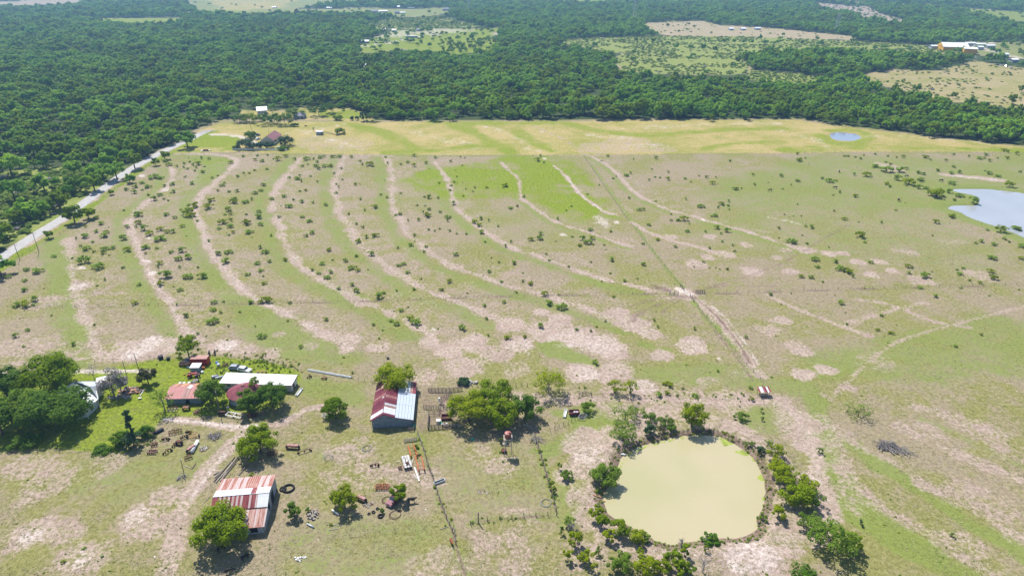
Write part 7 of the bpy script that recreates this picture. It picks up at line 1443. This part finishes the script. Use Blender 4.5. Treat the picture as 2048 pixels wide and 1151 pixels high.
beams('white_board', 'narrow white board leaning above the white seat', 'board', [((280,791),(288,779))], .25, WHITE, .14, .1, legs=False)
# pole pile
t = thing('pole_pile', 'row of long weathered poles lying side by side above the striped barn', 'poles', GH(454,940))
for k, (a, b_) in enumerate([((428,963),(470,914)),((432,965),(476,914)),((435,960),(478,917)),((441,962),(464,925)),((445,958),(468,930)),((430,955),(446,940)),((450,950),(472,926)),((428,949),(440,943))]):
    A = GH(*a)-t.location; B_ = GH(*b_)-t.location; MB().tube(A+Vector((0,0,.18)), B_+Vector((0,0,.22)), .15, .12, 7).obj('pole', WOODP if k % 2 else WOOD, t)
for i,(a,b_,r,lb,m_) in enumerate([((478,950),(497,928),.16,'dark log lying below the shade tree left side',WOOD),((482,945),(494,930),.12,'second dark log beside the first one',WOOD),((432,984),(446,966),.1,'thin pole running up from the barn left side',WOODP),((408,1005),(420,992),.1,'forked pale stick in the bare ground left of the barn',WOODP),((368,931),(383,937),.1,'pale bent branch near the lone tilted post',WOODP),((384,937),(392,926),.14,'dark forked branch near the lone tilted post',WOOD),((655,1048),(683,1051),.07,'pale pipe lying level under the rubble',STEEL),((657,1060),(675,1057),.07,'second pale pipe below the level one',STEEL),((880,1058),(896,1053),.08,'white branch leaning to the fence',WOODP),((960,1135),(963,1122),.06,'pale stick lying at the bottom centre',WOODP),((1187,990),(1203,995),.16,'reddish drift log on the left pond shore',ORNG),((1204,1002),(1211,1003),.16,'short drift log at the waterline',ORNG),((1047,849),(1063,853),.08,'bent white pipe in the clump shadow',WHITE)]):
    A = GH(*a); B_ = GH(*b_); o = MB().tube((0,0,r),B_-A+Vector((0,0,r)),r,r*.7,7).obj('fallen_log' if r > .11 else 'lying_stick', m_); o.location = A; tag(o, lb, 'log' if r > .11 else 'stick')
# rubble and brush piles
def rubble(px, py, rx, ry, n, label, ms, smin, smax, name='rubble_heap', seed=1, h=.5, cat='rubble', sticks=False):
    rr = random.Random(seed); t = thing(name, label, cat, GH(px,py)); k_ = mpp(py)
    for k in range(n):
        a = rr.uniform(0,6.28); q = math.sqrt(rr.random()); x = q*rx*k_*math.cos(a); y = q*ry*k_*1.6*math.sin(a); z = h*(1-q)*rr.uniform(.2,1); s = rr.uniform(smin,smax); m = MB()
        if sticks:
            an = rr.uniform(0,3.14); l = s*4; m.path([Vector((-l*math.cos(an),-l*math.sin(an),-z*.5)),Vector((rr.uniform(-.2,.2),rr.uniform(-.2,.2),.15)),Vector((l*math.cos(an),l*math.sin(an),rr.uniform(-.1,.4)))], .07+.13*rr.random()*(k%3==0), .03, 4); nm = 'branch'
        else: m.box((0,0,0),(s*rr.uniform(.6,1.4),s*rr.uniform(.5,1.2),s*rr.uniform(.3,.8)),rr.uniform(0,3),rr.uniform(-.5,.5)); nm = 'rubble_piece'
        m.obj(nm, rr.choice(ms), t).location = (x,y,z+s*.2 if not sticks else z+.25)
rubble(262,782,22,7,90,'heap of broken bricks and burnt timber beside the bare grey trees',[ROCK,ROCK,WOOD,IRON,ORNG],.3,1.0,seed=3,h=.9); rubble(240,794,24,5,60,'spread of pale rubble on the sandy ground below the brick heap',[WOODP,CONC,ROCK],.2,.6,seed=4,h=.2); rubble(408,896,9,6,60,'round patch of pinkish broken stone in the scrap field',[ROCK,CONC],.12,.4,seed=5,h=.2)
rubble(430,872,11,6,34,'pile of silvery dead branches in the scrap field',[BARKG],.2,.45,'branch_pile',6,.5,'brush pile',True); rubble(1775,893,15,7,110,'big heap of dark silver dead branches alone in the right pasture',[BARKG,BARKG,WOOD],.3,.65,'branch_pile',7,1.5,'brush pile',True); rubble(1808,903,16,6,24,'thin scattered twigs right of the big branch heap',[BARKG],.25,.6,'branch_pile',8,.2,'brush pile',True)
rubble(627,1030,12,9,46,'heap of pale rubble with weeds right of the striped barn',[CONC,WOODP,ROCK,BLACK],.2,.6,seed=9,h=.5); rubble(600,1117,12,4,18,'few white stones in the bottom pasture',[CONC,WHITE],.2,.5,seed=10,h=.1); rubble(365,955,8,5,14,'faint grey twig heap on the bare track',[BARKG],.15,.3,'branch_pile',11,.3,'brush pile',True)
rubble(935,765,18,4,30,'old grey boards heaped in a dark bush above the tree clump',[WOODP,GREYW],.3,1.2,'board_heap',12,.5,'boards'); big_tree(928,766,30,0,'dark bush around the heaped grey boards','cedar',71,10,1500,.2,.1,hm=1.8,name='bush',cat='bush')
rubble(965,983,14,5,30,'pink stony ring with a weed in the paddock',[ROCK,CONC],.1,.3,seed=13,h=.1); rubble(905,852,16,3,24,'scattered planks between corral and tree clump',[WOODP,WOOD],.3,1.0,'board_heap',14,.2,'boards'); rubble(1075,880,8,6,20,'tangle of pale poles at the top of the brushy fence',[WOODP],.2,.4,'branch_pile',15,.6,'brush pile',True); rubble(1247,909,4,2,6,'white boulders at the left waterline of the pond',[WHITE,CONC],.3,.6,'boulder_group',16,.2,'boulders'); rubble(735,1008,10,6,22,'pale junk beside the purple red machine',[WOODP,IRON,STEEL],.15,.4,seed=17,h=.2)
rubble(1240,600,1,1,1,'x',[CONC],.1,.1) if False else None
# dead trees by the pond
def dead_tree(px, py, h, label, seed, spread=1.0):
    rr = random.Random(seed); t = thing('dead_tree', label, 'dead tree', GH(px,py)); b = MB(); tops = []
    b.path([Vector((0,0,-.2)),Vector((.1,0,h*.4)),Vector((rr.uniform(-.2,.2),0,h*.75))],.13,.07,6); b.obj('trunk', BARKG, t); b = MB()
    for k in range(34):
        z = h*rr.uniform(.2,.75); an = rr.uniform(0,6.28); l = h*rr.uniform(.15,.42)*spread; e = Vector((math.cos(an)*l,math.sin(an)*l,z+l*rr.uniform(.2,.9))); m_ = Vector((0,0,z)).lerp(e,.5)+Vector((rr.uniform(-.15,.15),rr.uniform(-.15,.15),.1)); b.path([Vector((0,0,z)),m_,e],.05,.015,4)
        for q in range(3): d = Vector((rr.uniform(-1,1),rr.uniform(-1,1),rr.uniform(-.2,1)))*.45; b.tube(m_.lerp(e,.6),m_.lerp(e,.6)+d,.018,.01,3)
    b.obj('branches', BARKG, t)
dead_tree(1405,1143,4.2,'spiky silver dead tree on the bottom edge below the pond',1); dead_tree(1362,1094,3.0,'thin bare snag standing in the lower pond edge',2,.6); dead_tree(1270,815+12,3.6,'pale dead mesquite above the pond bank',3,1.1); dead_tree(1143,1064,3.2,'grey dead mesquite right below the paddock corner',4,1.1); dead_tree(505,778,4.4,'bare stems standing against the white roof',5,.5)

# ================================================================= GRASS TUFTS
tm_, tn, tb_ = newmat('grass_tufts'); N_ = tn.nodes; a_t = N_.new('ShaderNodeAttribute'); a_t.attribute_name = 'tint'; r_t = N_.new('ShaderNodeValToRGB')
for i, (p, c) in enumerate(((0, (.15,.13,.07,1)), (.3, (.18,.21,.05,1)), (.62, (.26,.28,.09,1)), (1, (.42,.34,.22,1)))):
    e = r_t.color_ramp.elements[i] if i < 2 else r_t.color_ramp.elements.new(p); e.position = p; e.color = c
tn.links.new(a_t.outputs['Fac'], r_t.inputs[0]); tn.links.new(r_t.outputs[0], tb_.inputs['Base Color']); tb_.inputs['Roughness'].default_value = .9; tb_.inputs['Specular IOR Level'].default_value = .05
rs = np.random.RandomState(21); n = 90000
ty = 104+190*rs.uniform(0, 1, n)**1.35; tx = rs.uniform(-1, 1, n)*(ty*.74+52)
cl = fnoise(tx, ty, 9, 33, 3); ok = (rs.uniform(size=n) < smooth(.38, .6, cl)*.9+.1) & (sdist(tx, ty, POND) < -.8); tx, ty, cl = tx[ok], ty[ok], cl[ok]; n = len(tx); tz = hgt(tx, ty)
Vt = []; K = 4
for k in range(K):
    a = rs.uniform(0, math.pi, n); l = rs.uniform(.05, .14, n); h = rs.uniform(.02, .07, n); ox = rs.normal(0, .12, n); oy = rs.normal(0, .12, n); ca, sa_ = np.cos(a)*l, np.sin(a)*l; lean = np.stack([-np.sin(a), np.cos(a)])*rs.choice([-1, 1], n)*rs.uniform(.04, .12, n)
    Vt.append(np.stack([np.stack([tx+ox-ca, ty+oy-sa_, tz-.02], 1), np.stack([tx+ox+ca, ty+oy+sa_, tz-.02], 1), np.stack([tx+ox+ca*1.2+lean[0], ty+oy+sa_*1.2+lean[1], tz+h], 1), np.stack([tx+ox-ca*1.2+lean[0], ty+oy-sa_*1.2+lean[1], tz+h*.8], 1)], 1))
Vt = np.stack(Vt, 1).reshape(-1, 3); Ft = np.arange(len(Vt)).reshape(-1, 4)
gme = mesh_from_np('grass', Vt, Ft, [tm_]); set_tint(gme, np.repeat(np.clip(rs.normal(.55, .28, n), 0, 1), K))
go_ = bpy.data.objects.new('grass', gme); COL.objects.link(go_); tag(go_, 'tufts of dry and green pasture grass over the near ground', kind='stuff')
# ---- air
hb = MB().box((0, 2600, 59.5), (9400, 5900, 124)); hzm = bpy.data.materials.new('haze'); hzm.use_nodes = True
hn = hzm.node_tree; hn.nodes.clear(); ho = hn.nodes.new('ShaderNodeOutputMaterial'); hv = hn.nodes.new('ShaderNodeVolumePrincipled')
hv.inputs['Color'].default_value = (.34,.62,1,1); hv.inputs['Density'].default_value = HAZE; hv.inputs['Anisotropy'].default_value = .2
hn.links.new(hv.outputs[0], ho.inputs['Volume'])
ho_ = hb.obj('haze', hzm); ho_['kind'] = 'stuff'
